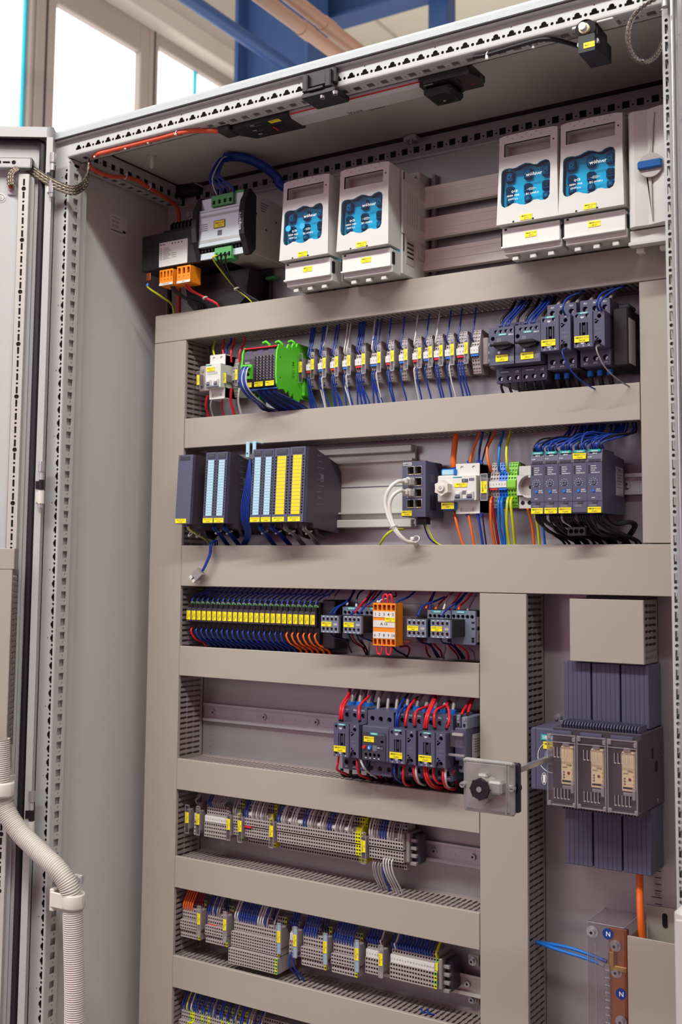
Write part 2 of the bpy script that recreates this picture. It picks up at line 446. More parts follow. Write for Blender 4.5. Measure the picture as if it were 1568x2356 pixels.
# left front post
def front_post(sg, xi, ctr, z_sq, z_dot):
    b = MB(); zt = -22
    xo = xi - 38 * sg
    u0, u1 = sorted((xi - 3 * sg, xo)); key = off(mirror_key(-sg), ctr, 0)
    d = [off(circ(0, 0, 2.5), ctr, 12.5), key]
    tri = [off([(-1.5, 1.6), (1.5, 1.6), (0, -1.6)], xi - 17 * sg, 0)]
    cl = cells(z_dot - 12.5 - 25 * 75, z_dot - 12.5, 25, d); cl = [(v, h + (tri if i % 5 == 0 else [])) for i, (v, h) in enumerate(cl)]
    perf(b, (0, 0, 0), X_, Z_, Y_, u0, u1, ZB, zt, cl, dp=2, mh='dkbox', sh=4)
    sq = [rc(14, 27, -6.5, 6.5), off([(-1.6, 2.4), (1.6, 2.4), (1.2, -1), (0, -2.4), (-1.2, -1)], 22, -12.5)]
    perf(b, (xi, 0, 0), Y_, Z_, (-sg, 0, 0), 3, 34, ZB, zt, cells(z_sq - 25 * 75, z_sq, 25, sq), dp=2, sh=-4.2)
    b.box(xi - 7 * sg, xi - 8 * sg, 5, 33, ZB, zt, 'paint')
    for k in range(2):                                               # rounded edge between the faces
        a0 = math.pi / 4 * k; a1 = math.pi / 4 * (k + 1)
        q = lambda a: (xi - 3 * sg + 3 * sg * math.sin(a), 3 - 3 * math.cos(a))
        (xa, ya), (xb_, yb) = q(a0), q(a1)
        b.poly([(xa, ya, ZB), (xb_, yb, ZB), (xb_, yb, zt), (xa, ya, zt)], 'paint', True)
    b.box(xi - 2 * sg, xi - 12 * sg, 34, 36, ZB, zt, 'paint'); b.box(xo, xo + 2 * sg, 0, 60, ZB, zt, 'paint'); b.box(xi - 12 * sg, xo, 58, 60, ZB, zt, 'paint')
    b.box(xi - 10 * sg, xi - 12 * sg, 34, 60, ZB, zt, 'paint')
    return ep('frame_post', b)
front_post(1, -35.5, -41.5, -21, -37.8)
front_post(-1, 1081, 1087.6, -21, -37.8)
b = MB(); b.box(-75, -37, 340, 395, ZB, 30, 'paint', 2); b.box(-37, -28, 352, 395, ZB, 30, 'paint'); ep('frame_post', b)
b = MB(); b.box(1082, 1120, 340, 395, ZB, 30, 'paint', 2); ep('frame_post', b)
# front top rail
b = MB()
kk = [(-6.8, -2.6), (6.8, -2.6), (6.8, 1.4), (4.4, 1.6), (3.8, 4.4), (1.6, 6.4), (-1.6, 6.4), (-3.8, 4.4), (-4.4, 1.6), (-6.8, 1.4)]
hs = [[(p[1], p[0]) for p in kk], [(p[1], p[0]) for p in circ(12.5, 0, 2.5)]]
tri = [[(10.5, -1.5), (13, 0), (10.5, 1.5)]]
cl = [(v, hs + (tri if i % 5 == 0 else [])) for i, (v, hs) in enumerate(cells(-12.5, -12.5 + 25 * 43, 25, hs))]
perf(b, (0, 0, 0), Z_, X_, Y_, -9, 19, -40, 1086, cl, mh='dkbox', sh=4)
sq = [rc(13.5, 27, -6.5, 6.5), off(circ(0, 0, 1.8, 8), 21, 12.5)]
perf(b, (0, 0, -13), Y_, X_, Z_, 4, 36, -36, 1082, cells(-12.5, -12.5 + 25 * 43, 25, sq), sh=4)
for k in range(3):
    q = lambda a: (4 - 4 * math.sin(a), -9 - 4 * (1 - math.cos(a)))
    a0 = math.pi / 6 * k; a1 = math.pi / 6 * (k + 1)
    (ya, za), (yb, zb) = [(4 - 4 * math.cos(a), -9 - 4 * math.sin(a)) for a in (a0, a1)]
    b.poly([(-40, ya, za), (1086, ya, za), (1086, yb, zb), (-40, yb, zb)], 'paint', True)
b.box(-40, 1086, 34, 36, -13, 27, 'paint'); b.box(-72, 1120, -9, 8, 18.5, 21.5, 'paint', 1.2)
b.py([(-72, -22), (-72, 19), (-40, 19), (-40, -13), (-34, -22)], 0, 3, 'paint')
b.py([(1120, -22), (1120, 19), (1086, 19), (1086, -13), (1080, -22)], 0, 3, 'paint')
b.box(-72, -36, 3, 40, -22, -16, 'paint')
ep('front_rail', b)
# rear top rail, with square holes
b = MB()
sq = [[(p[1], p[0]) for p in rc(-6.3, 6.3, -.6, 12)], [(p[1], p[0]) for p in circ(12.5, 4, 1.9)]]
perf(b, (0, 351, 0), Z_, X_, Y_, -7, 27, -36, 1082, cells(.55, .55 + 25 * 42, 25, sq), mb='void', sh=4)
b.box(-36, 1082, 351, 352, -9, -7, 'paint')
b.box(-36, 1082, 342, 395, 27, 30, 'rubber')
perf(b, (0, 351, -9), Y_, X_, Z_, 0, 26, -36, 1082, cells(.55, .55 + 25 * 42, 25, [rc(5, 14, -8, 8)]), mh='void', mb='void')
ep('rear_rail', b)
# depth rails
for xs, sg in ((-37, 1), (1083, -1)):
    b = MB()
    sq = [[(p[1], p[0]) for p in rc(-6.3, 6.3, -.6, 12)], [(p[1], p[0]) for p in circ(12.5, 4, 1.9)]]
    perf(b, (xs, 0, 0), Z_, Y_, (-sg, 0, 0), -9, 27, 38, 352, cells(49.6, 349.6 - 25, 25, sq), mb='void', sh=4)
    pf = cells(49.6, 324.6, 25, [rc(-26, -13, -6.3, 6.3)])
    perf(b, (xs if sg > 0 else xs + 36, 0, -11), X_, Y_, Z_, -34, 0, 38, 352, pf)
    b.box(xs, xs - 2 * sg, 38, 352, -11, -9, 'paint')
    ep('depth_rail', b)
# roof with its sealed edge
b = MB(); pr = [(-13, 23), (-13, 33), (-9, 39), (-4, 40.5), (398, 40.5), (398, 23), (392, 23), (392, 31), (-2, 31), (-2, 23)]
b.px(pr, -79, 1123, 'paint_rough'); b.box(-79, -76, -13, 398, 23, 31, 'paint_rough'); b.box(1120, 1123, -13, 398, 23, 31, 'paint_rough')
b.box(-76, 1120, 0, 392, 29, 31, 'paint_int')
b.box(-74, 1118, -7, 3, 21.5, 23, 'rubber')
rf = ep('roof_panel', b)
b = MB(); b.box(-38, -34, 42, 345, 27, 29, 'rubber'); b.box(-38, 1084, 336, 344, 26, 29, 'rubber'); ep('seal', b, rf)
b = MB(); b.cyl((-40, 60, 40), (-40, 60, 48), 14, 'black', 16); ep('eye_bolt_cap', b, rf)
xp, yp = atz(349, 362, 25)
b = MB(); b.cyl((xp, yp, 29), (xp, yp, 24), 8, 'paint_int', 14); b.cyl((xp, yp, 24), (xp, yp, 5), 4.6, 'pvc', 12); b.cyl((xp, yp, 5), (xp, yp, 2), 4, 'pvc', 12, 2); ep('roof_stud', b, rf)
xp, yp = at(947, 320, 330)
b = MB(); b.box(xp - 10, xp + 10, 322, 344, 16, 26, 'galv', 1.5); b.box(xp - 13, xp - 9, 320, 340, 12, 22, 'galv', 1); b.box(xp + 9, xp + 13, 320, 340, 12, 22, 'galv', 1)
b.cyl((xp, 326, 20), (xp, 326, 8), 3, 'steel', 10); ep('roof_clip', b, rf)
b = MB(); b.box(-78.5, -75, 2, 395, -1955, 24, 'paint_int'); sp = ep('side_panel', b)
b = MB()
y0, z0 = atx(255, 491, -75); y1, z1 = atx(291, 545, -75)
ZT, ZL = z0, z1
y0, y1 = atx(253, 500, -75)[0], atx(291, 520, -75)[0]; zt = atx(254, 490, -75)[1]; zb = atx(254, 533, -75)[1]
b.box(-75, -74.6, y0, y1, zb, zt, 'white')
T = lambda s, y, z, h, al='l', wm=None: b.text(s, (-74.5, y, z), Y_, Z_, h, 'ink', al, wm)
ww = y1 - y0; hh = zt - zb
T('VX 8104.245', y0 + ww * .1, zt - hh * .2, hh * .09, 'l', ww * .75)
for k in range(3): b.box(-74.6, -74.5, y0 + ww * .1, y0 + ww * .55, zt - hh * (.33 + k * .05), zt - hh * (.31 + k * .05), 'inkgrey')
for k in range(4): b.box(-74.6, -74.5, y0 + ww * .1, y0 + ww * .5, zt - hh * (.55 + k * .04), zt - hh * (.535 + k * .04), 'inkgrey')
b.box(-74.6, -74.5, y0 + ww * .06, y0 + ww * .72, zb + hh * .12, zb + hh * .17, 'ink'); b.box(-74.6, -74.5, y0 + ww * .76, y0 + ww * .95, zb + hh * .16, zb + hh * .3, 'ink')
ep('type_sticker', b, sp, 'white printed sticker')
b = MB(); b.box(1120, 1123, 2, 395, -1955, 24, 'paint_int'); ep('side_panel', b)
b = MB(); b.box(-75, 1120, 392, 395, -1955, 24, 'paint_int'); ep('rear_panel', b)
b = MB(); b.box(-72, 1118, 10, 390, -1960, -1950, 'paint_int'); b.box(-78, 1122, 0, 395, -2060, -1960, 'anthra_dk', 3); ep('base_plinth', b)
# mounting plate with its depth scale marks
b = MB(); b.box(-8, 1062, 305, 308, -1900, -30, 'plate'); b.box(-8, 1062, 300, 305, -34, -30, 'plate')
mp = ep('mounting_plate', b)
b = MB()
xs, z9 = at(1512, 2065, 304.9)
for k in range(-9, 7):
    z = z9 - 10 * k; w = 16 if k == 0 else 10
    b.box(xs - w + 6, xs + 6, 304.7, 305, z - .6, z + .6, 'ink')
b.text('90', (xs, 304.7, z9 + 2), X_, Z_, 6, 'inkgrey')
xs4, z4 = at(484, 1700, 304.9)
for k in range(0, 10): b.box(xs4 - 3, xs4 + 3, 304.7, 305, z4 + 20 - k * 12, z4 + 20.8 - k * 12, 'inkgrey')
ep('scale_marks', b, mp)
# ---------------------------------------------------------------- left door, hinged on the left post, swung past the frame
DA = math.radians(34)
dr = MB()
# door coordinates: u away from the hinge, n towards the viewer, z up
dr.v = []
DH, DT, DW = -1925, 43, 590
dr.box(0, DW, -2, 0, DH, DT, 'paint')
dr.box(0, DW, 0, 24, DT - 3, DT, 'paint'); dr.box(0, DW, 0, 24, DH, DH + 3, 'paint')
dr.box(0, 2, 0, 24, DH, DT, 'paint'); dr.box(DW - 2, DW, 0, 24, DH, DT, 'paint')
dr.box(0, DW, 22, 24, DT - 20, DT - 3, 'paint'); dr.box(2, 12, 22, 24, DH, DT, 'paint')
dr.v = [(x, y, z + 1960) for x, y, z in dr.v]
door = dr.build('door', EN)
door.matrix_local = Matrix.Translation((-71 * MM, -3 * MM, 0)) @ Matrix(((-math.cos(DA), math.sin(DA), 0, 0), (-math.sin(DA), -math.cos(DA), 0, 0), (0, 0, 1, 0), (0, 0, 0, 1)))
OD = Vector((-71, -3, 0)); DU = Vector((-math.cos(DA), -math.sin(DA), 0)); DN = Vector((math.sin(DA), -math.cos(DA), 0))
def on_door(px, py, n=0):
    d = ray(px, py); t = ((OD + DN * n - CP) @ DN) / (d @ DN) if False else (OD + DN * n - CP).dot(DN) / d.dot(DN)
    q = CP + d * t - OD; return q.dot(DU), q.z
g = MB(); gp = [(22, 8, DH + 30), (22, 8, DT - 34), (24, 8, DT - 27), (31, 8, DT - 24), (DW - 30, 8, DT - 24), (DW - 22, 8, DT - 34), (DW - 22, 8, DH + 30)]
g.tube(gp, (6.5, 5), 'rubber', 8, fl=(1, 0, 0)); g.tube([(22, 8, DH + 30), (DW - 22, 8, DH + 30)], 5, 'rubber', 8); ep('door_gasket', g, door)
u0, _ = on_door(57, 900); u1, _ = on_door(31, 900)
r_ = MB()
_, zt = on_door(55, 375, 20); _, zref = on_door(41, 515, 20)
zt = on_door(50, 400, 20)[1]
pitch = abs(on_door(54, 435, 20)[1] - on_door(50, 465, 20)[1])
zc = on_door(55, 434, 20)[1]
slot = [rc(-2, 2, -6.5, 6.5)]
lst = []
for i in range(74):
    h = [rc(-2, 2, -6.5, 6.5), off(circ(0, 0, 2.2 if (i % 4) else 4.4), 0, -12.5)]
    lst.append((zc + 12.5 - 25 * i, [off(x, (u0 + u1) / 2, 0) for x in h]))
perf(r_, (0, 20, 0), X_, Z_, (0, -1, 0), u0, u1, lst[-1][0] - 26, zt, lst, 'alu', 2, mb='void', sh=-5.2)
r_.box(u0, u0 + 1.5, 0, 20, DH + 60, zt, 'alu'); r_.box(u1 - 1.5, u1, 0, 20, DH + 60, zt, 'alu')
r_.box(u0 - 6, u0, 0, 6, DH + 60, zt, 'paint')
ep('perforated_rail', r_, door)
r_ = MB(); _, za = on_door(20, 362, 20); _, zb = on_door(20, 385, 20)
hl = [off(circ(0, 0, 4.3), u1 + 10 + 14 * k if k % 2 == 0 else u1 + 10 + 14 * k, 0) if k % 2 == 0 else rc(u1 + 3 + 14 * k, u1 + 17 + 14 * k, -2, 2) for k in range(0, 28)]
r_.plate((0, 20, (za + zb) / 2), X_, Z_, (0, -1, 0), rc(u0 - 3, DW - 40, (zb - za) / 2, (za - zb) / 2), hl, 2, 'paint', None, 'void')
r_.box(u0 - 3, DW - 40, 0, 20, za - 2, za, 'paint'); r_.box(u0 - 3, DW - 40, 0, 20, zb, zb + 2, 'paint'); r_.box(u0 - 3, u0, 0, 20, zb, za, 'black')
ep('perforated_rail', r_, door)
for py in (402, 1112, 1870):
    px_ = 122 + (97 - 122) * (py - 402) / 710 if py < 1200 else 74
    u, z = on_door(px_, py, 24); h_ = MB()
    for k, (za, zb, rr, m) in enumerate(((40, 21, 6, 'steel'), (21, 6, 4, 'galv'), (6, -12, 5, 'black'), (-14, -38, 6.4, 'pvc' if py > 1000 else 'steel'), (-38, -46, 5, 'steel'))): h_.cyl((u, 30, z + za), (u, 30, z + zb), rr, m, 12)
    h_.box(u, u + 10, 22, 28, z - 36, z - 18, 'pvc', 1); h_.box(u - 2, u + 12, 22, 26, z - 10, z + 4, 'black')
    ep('hinge', h_, door, 'steel hinge barrel')
u, z = on_door(27, 432, 3); s_ = MB()
s_.box(u - 8, u + 8, 0, 4, z - 14, z + 12, 'galv', 1); s_.cyl((u, 4, z), (u, 9, z), 7.4, 'steel', 6); s_.cyl((u, 9, z), (u, 13, z), 4.5, 'copper', 12)
ep('earth_stud', s_, door)
u, z = on_door(2, 455, 1); s_ = MB(); s_.cyl((u, 0, z), (u, 1, z), 9, 'white', 20); s_.tube([(u + 6.5 * math.cos(i * math.pi / 10), 1.2, z + 6.5 * math.sin(i * math.pi / 10)) for i in range(21)], .5, 'ink', 4)
for k, w in enumerate((4, 2.5, 1.2)): s_.box(u - w, u + w, 1, 1.3, z - 1 - 2 * k, z - .4 - 2 * k, 'ink')
s_.box(u - .4, u + .4, 1, 1.3, z - 1, z + 4, 'ink'); ep('earth_sticker', s_, door)
u, z = on_door(0, 2200, 1); s_ = MB(); s_.plate((0, 1, 0), X_, Z_, NY, rrc(u - 9, u + 30, z - 30, z + 45, 6), [], 0, 'ltgrey'); s_.box(u + 2, u + 6, 1, 1.4, z - 8, z + 14, 'inkgrey', 0); s_.cyl((u, 1, z + 10), (u, 1.4, z + 10), 5, 'inkgrey'); s_.cyl((u, 1, z - 4), (u, 1.4, z - 4), 5, 'inkgrey'); ep('door_sticker', s_, door)
# right door, seen nearly edge on
DB = math.radians(66)
d2 = MB(); d2.box(0, 590, -2, 0, DH, DT, 'paint'); d2.box(0, 2, -2, 24, DH, DT, 'paint'); d2.box(588, 590, -2, 24, DH, DT, 'paint'); d2.box(0, 590, 0, 24, DT - 3, DT, 'paint'); d2.box(0, 590, 0, 24, DH, DH + 3, 'paint')
d2.v = [(x, y, z + 1960) for x, y, z in d2.v]
rd = d2.build('door', EN)
rd.matrix_local = Matrix.Translation((1115 * MM, -3 * MM, 0)) @ Matrix(((math.cos(DB), math.sin(DB), 0, 0), (-math.sin(DB), math.cos(DB), 0, 0), (0, 0, 1, 0), (0, 0, 0, 1))) @ Matrix.Diagonal((1, -1, 1, 1))
# right door fittings
def rd_part(name, mb, label=None):
    mb.v = [(x, y, z + 1960) for x, y, z in mb.v]; return tag(mb.build(name, rd), label)
b = MB(); b.cyl((26, 22, -1900), (26, 22, 10), 3.2, 'steel', 12); rd_part('lock_rod', b, 'bright steel rod')
b = MB(); perf(b, (0, 18, 0), X_, Z_, NY, 36, 70, -1900, 30, [(-99 - i * 100, [off([(-6, -11), (6, -11), (6, -7), (-1, -7), (-1, 11), (-6, 11)], 52, 0)]) for i in range(18)], 'galv', 3, mb='void'); b.box(36, 38, 0, 18, -1900, 30, 'galv'); rd_part('perforated_rail', b)
b = MB(); b.cyl((8, 28, -8), (8, 28, 34), 8, 'steel', 14); b.cyl((8, 28, -30), (8, 28, -8), 5, 'cast', 12); b.cyl((4, 34, -6), (8, 40, -6), 3, 'copper', 8); rd_part('hinge', b, 'steel hinge barrel')

# ================================================================ cable ducts
YD, YP = 223, 305
def slot_poly(s, e, c, hw=1.9, nk=.75):                               # three lobes joined by narrow necks, along the first coordinate
    L = (e - s) / 3; up = []
    for k in range(3):
        a = s + L * k; up += [(a + (.0 if k == 0 else .5), hw if k == 0 else nk), (a + L * .16, hw), (a + L * .84, hw), (a + L - (.0 if k == 2 else .5), hw if k == 2 else nk)]
    return [(x, c + y) for x, y in up] + [(x, c - y) for x, y in up[::-1]]
def hduct(x0, x1, z0, z1, label, grp, y0=YD, pitch=10.0):
    T = thing('cable_duct', label, 'cable duct', (x0, y0, z1), grp)
    L = x1 - x0; h = z0 - z1; dpt = YP - y0
    b = MB(); n = int(L // pitch); o = (L - n * pitch) / 2
    for z, w in ((h - 3, NZ), (1.5, Z_)):
        perf(b, (0, 0, z), Y_, X_, w, 4, dpt, 0, L, [(o + pitch * (i + .5), [slot_poly(9, dpt - 9, 0, 2.2, .8)]) for i in range(n)], 'duct_in', 1.5)
    b.box(0, L, dpt - 2, dpt, 1.5, h - 1.5, 'duct_in')
    b.build('duct_body', T)
    c = MB(); c.box(0, L, 0, 2, 0, h, 'duct', .9); c.box(0, L, 1, 8, h - 1.6, h, 'duct', .6); c.box(0, L, 1, 8, 0, 1.6, 'duct', .6)
    c.build('duct_cover', T)
    return T
def vduct(x0, x1, z0, z1, label, grp=None, y0=YD, pitch=10.0, sides=(0, 1)):
    T = thing('cable_duct', label, 'cable duct', (x0, y0, z1), grp)
    L = z0 - z1; w = x1 - x0; dpt = YP - y0
    b = MB(); n = int(L // pitch); o = (L - n * pitch) / 2
    for k in (0, 1):
        x, wd = ((1.5, X_), (w - 1.5, NX))[k]
        perf(b, (x, 0, 0), Y_, Z_, wd, 4, dpt, 0, L, [(o + pitch * (i + .5), [slot_poly(10, dpt - 9, 0, 2.2, .8)]) for i in range(n)] if k in sides else [(L / 2, [])], 'duct_in', 1.5)
    b.box(1.5, w - 1.5, dpt - 2, dpt, 0, L, 'duct_in'); b.build('duct_body', T)
    c = MB(); c.box(0, w, 0, 2, 0, L, 'duct', .9); c.box(0, 1.6, 1, 8, 0, L, 'duct', .6); c.box(w - 1.6, w, 1, 8, 0, L, 'duct', .6)
    c.build('duct_cover', T)
    return T
G = 'cable ducts on the mounting plate'
hduct(-2, 1052, -282, -339, 'topmost beige cable duct, right below the blue-windowed fuse switches', G)
hduct(80, 979.5, -498, -557, 'beige cable duct between the feed-through terminals and the PLC row', G)
hduct(79, 1052, -749, -828, 'widest beige cable duct, below the PLC modules with a loose plug hanging in front', G)
hduct(79, 709.5, -944, -1001, 'beige cable duct under the row of yellow-labelled relays', G)
hduct(79, 709.5, -1159.5, -1217.6, 'beige cable duct under the four contactors with red wires', G)
hduct(79, 709.5, -1343, -1401, 'beige cable duct between the two lower rows of grey terminals', G)
hduct(79, 709.5, -1527, -1585, 'lowest beige cable duct, below the terminals with numbered white strip', G)
vduct(-2, 78.5, -339.5, -1930, 'long beige vertical cable duct on the left edge of the mounting plate', G)
vduct(980.5, 1052, -340, -747.5, 'short beige vertical cable duct beside the right cabinet post', G)
vduct(710.5, 792, -829, -1930, 'beige vertical cable duct left of the main switch', G)
x0, z0, x1, z1 = rect(1309, 1377, 1481, 1530, YD)
vduct(x0, x1, z0, z1, 'short beige duct rising above the grey main switch', G, pitch=10)
b = MB(); b.box(x0 + 22, x0 + 34 + 80, 240, 304, z0 + 1, -829, 'black'); one('duct_grommet', b, 'black rubber sleeve above the short duct over the main switch', 'sleeve', (x0, 240, z0))
# low duct with its cover at the lower right
x0, z0 = at(1442, 2152, 205)
T = thing('cable_duct', 'beige duct at the lower right with the orange cable dropping in', 'cable duct', (x0, 205, z0 - 330), G)
b = MB(); b.box(0, 95, 0, 2, 0, 330, 'duct', .8); b.build('duct_cover', T)
b = MB()
b.plate((0, 98, 330), X_, Z_, NY, rc(0, 100, -330, 22), [rrc(25, 33, -8, 14, 4), rrc(55, 60, 0, 8, 2.4)], 1.5, 'duct', None, 'void')
b.plate((1, 4, 0), Y_, Z_, X_, rc(0, 92, 0, 326), [], 0, 'duct_in'); b.box(98, 100, 2, 98, 0, 320, 'duct_in'); b.build('duct_body', T)
RB = T
# door duct
u0, za = on_door(34, 1262, 62); u1, zb = on_door(34, 1310, 62)
T = thing('cable_duct', 'beige cable duct on the inside of the open left door', 'cable duct', tuple(OD), None)
T.matrix_world = Matrix.Translation((OD.x * MM, OD.y * MM, ZO * MM)) @ Matrix(((-math.cos(DA), math.sin(DA), 0, 0), (-math.sin(DA), -math.cos(DA), 0, 0), (0, 0, 1, 0), (0, 0, 0, 1)))
_, zc_ = on_door(20, 1720, 62); _, zd_ = on_door(20, 1772, 62)
uo = u0
b = MB(); b.box(uo, uo + 230, 58, 62, zb, za, 'duct', 1); b.box(uo, uo + 3, 30, 60, zb, za, 'duct'); b.build('end_cover', T)
b = MB(); b.box(uo, uo + 230, 58, 62, zd_, zc_, 'duct', 1); b.box(uo, uo + 3, 30, 60, zd_, zc_, 'duct'); b.build('end_cover', T)
b = MB(); b.box(uo + 3, uo + 84, 58, 61, zc_ + .5, zb - .5, 'duct', 1); b.build('duct_cover', T)
b = MB(); n = int((zb - zc_) // 10)
perf(b, (uo + 4, 0, 0), Y_, Z_, X_, 2, 57, zc_, zb, [(zc_ + 5 + 10 * i, [slot_poly(8, 50, 0, 2.1, .8)]) for i in range(n)], 'duct_in', 1.5)
b.box(uo + 5, uo + 82, 2, 4, zc_, zb, 'duct_in'); b.build('duct_body', T)

# ================================================================ mounting rails
def din(x0, x1, zc, label, grp='mounting rails', y=297.5, m='galv', screws=(), slots=True):
    T = thing('mounting_rail', label, 'mounting rail', (x0, y, zc), grp)
    L = x1 - x0; b = MB()
    for s in (1, -1):
        b.box(0, L, 0, 1.2, 12.5 * s, 17.5 * s, m, .4); b.box(0, L, 0, 7.4, 12.5 * s, 11.5 * s, m)
    n = int(L // 30)
    hs = [rrc(30 * i + 6, 30 * i + 22, -3, 3, 3) for i in range(n)] if slots else []
    b.plate((0, 6.4, 0), X_, Z_, Y_, rc(0, L, -12.5, 12.5), hs, .6, m, None, m)
    b.build('rail_profile', T)
    for sx in screws:
        q = MB(); q.cyl((sx - x0, 6.4, 0), (sx - x0, 2.6, 0), 6.2, 'steel', 18, 5.2); q.cyl((sx - x0, 2.59, 0), (sx - x0, 2.5, 0), 2, 'void', 8); q.build('screw', T)
    return T
din(82, 979, -416, 'galvanised mounting rail of the uppermost row, seen right of the grey contactors', screws=(954,))
din(640, 979, -650, 'galvanised mounting rail ending right of the five motor starters', y=295, screws=(934,))
din(82, 708, -895, 'mounting rail behind the yellow-labelled relays')
din(82, 708, -1077, 'half-empty galvanised mounting rail left of the four contactors', screws=(104.5, 227, 345.4))
din(82, 708, -1277, 'mounting rail with two screws right of the upper grey terminal row', screws=(589.3, 662))
din(82, 708, -1484, 'bright mounting rail at the right end of the lower grey terminal row', screws=(656,), m='alu', y=288)
din(82, 708, -1680, 'mounting rail behind the lowest terminal row')
for pz_, k in ((2210, 'above'), (2298, 'below')):
    x, z = at(1088, pz_, 300); b = MB(); b.box(x - 10, x + 10, 300, 304.9, z - 9, z + 9, 'alu', 1); b.cyl((x, 300, z), (x, 296, z), 7.5, 'steel', 16); b.cyl((x, 296, z), (x, 291, z), 4.5, 'steel', 12); b.cyl((x, 291, z), (x, 290.9, z), 2.2, 'void', 6)
    one('plate_bolt', b, 'round socket-head bolt and washer just %s the right end of the bright rail' % k, 'bolt', (x, 300, z))
# ================================================================ upper bay
LOC = {}
def T3(name, label, cat, loc, group=None):
    o = thing(name, label, cat, loc, group); LOC[o.name] = loc; return o
def P(name, mb, par, label=None):                                     # part given in cabinet coordinates
    r = par
    while r.parent is not None: r = r.parent
    l = LOC[r.name]; mb.v = [(x - l[0], y - l[1], z - l[2]) for x, y, z in mb.v]
    return tag(mb.build(name, par), label)
def z3(a, b): return 300 + a * .42092, 330 + b * .42092
def z4(a, b): return 908 + a * .42092, 230 + b * .42092
# ---- busbar system
def busbars():
    T = T3('busbar_system', 'three flat light busbars spanning the gap between the fuse switches, held by a grey support', 'busbar', (455, 285, -260))
    for k, zc in enumerate((-124, -182, -241)):
        a = at(*z4(145, (535, 705, 878)[k]), 278)[1]
        b = MB()
        for i in range(5): b.box(455, 1050, 278 + (i % 2) * 1.2, 290, a - 18.5 + i * 7.4, a - 18.5 + (i + 1) * 7.4, 'busmetal')
        b.box(455, 1050, 276.5, 290, a - 20.5, a - 18.5, 'busmetal', .6)
        P('busbar', b, T)
    x0, zt, x1, zb = rect(*z4(75, 398), *z4(133, 945), 262)
    b = MB(); b.box(x0, x1, 262, 304, zb, zt, 'midgrey', 2)
    for zz in (zt - 20, zt - 78, zt - 132): b.box(x0 + 1, x1 + 3, 259, 300, zz - 34, zz - 4, 'midgrey', 2)
    P('busbar_support', b, T)
    for zz in (zt - 12, zt - 62, zt - 76, zt - 122, zt - 135, zb + 8):
        b = MB(); b.cyl(((x0 + x1) / 2, 259, zz), ((x0 + x1) / 2, 258.4, zz), 5.2, 'termdk', 14); b.cyl(((x0 + x1) / 2, 258.4, zz), ((x0 + x1) / 2, 258, zz), 3.4, 'steel', 12); b.box((x0 + x1) / 2 - 3, (x0 + x1) / 2 + 3, 257.9, 258, zz - .5, zz + .5, 'void'); P('screw', b, T)
    b = MB(); xe = at(*z4(640, 860), 270); b.box(x1 + 10, x1 + 16, 292, 303, zb, zt, 'termdk')
    P('support_bar', b, T)
busbars()
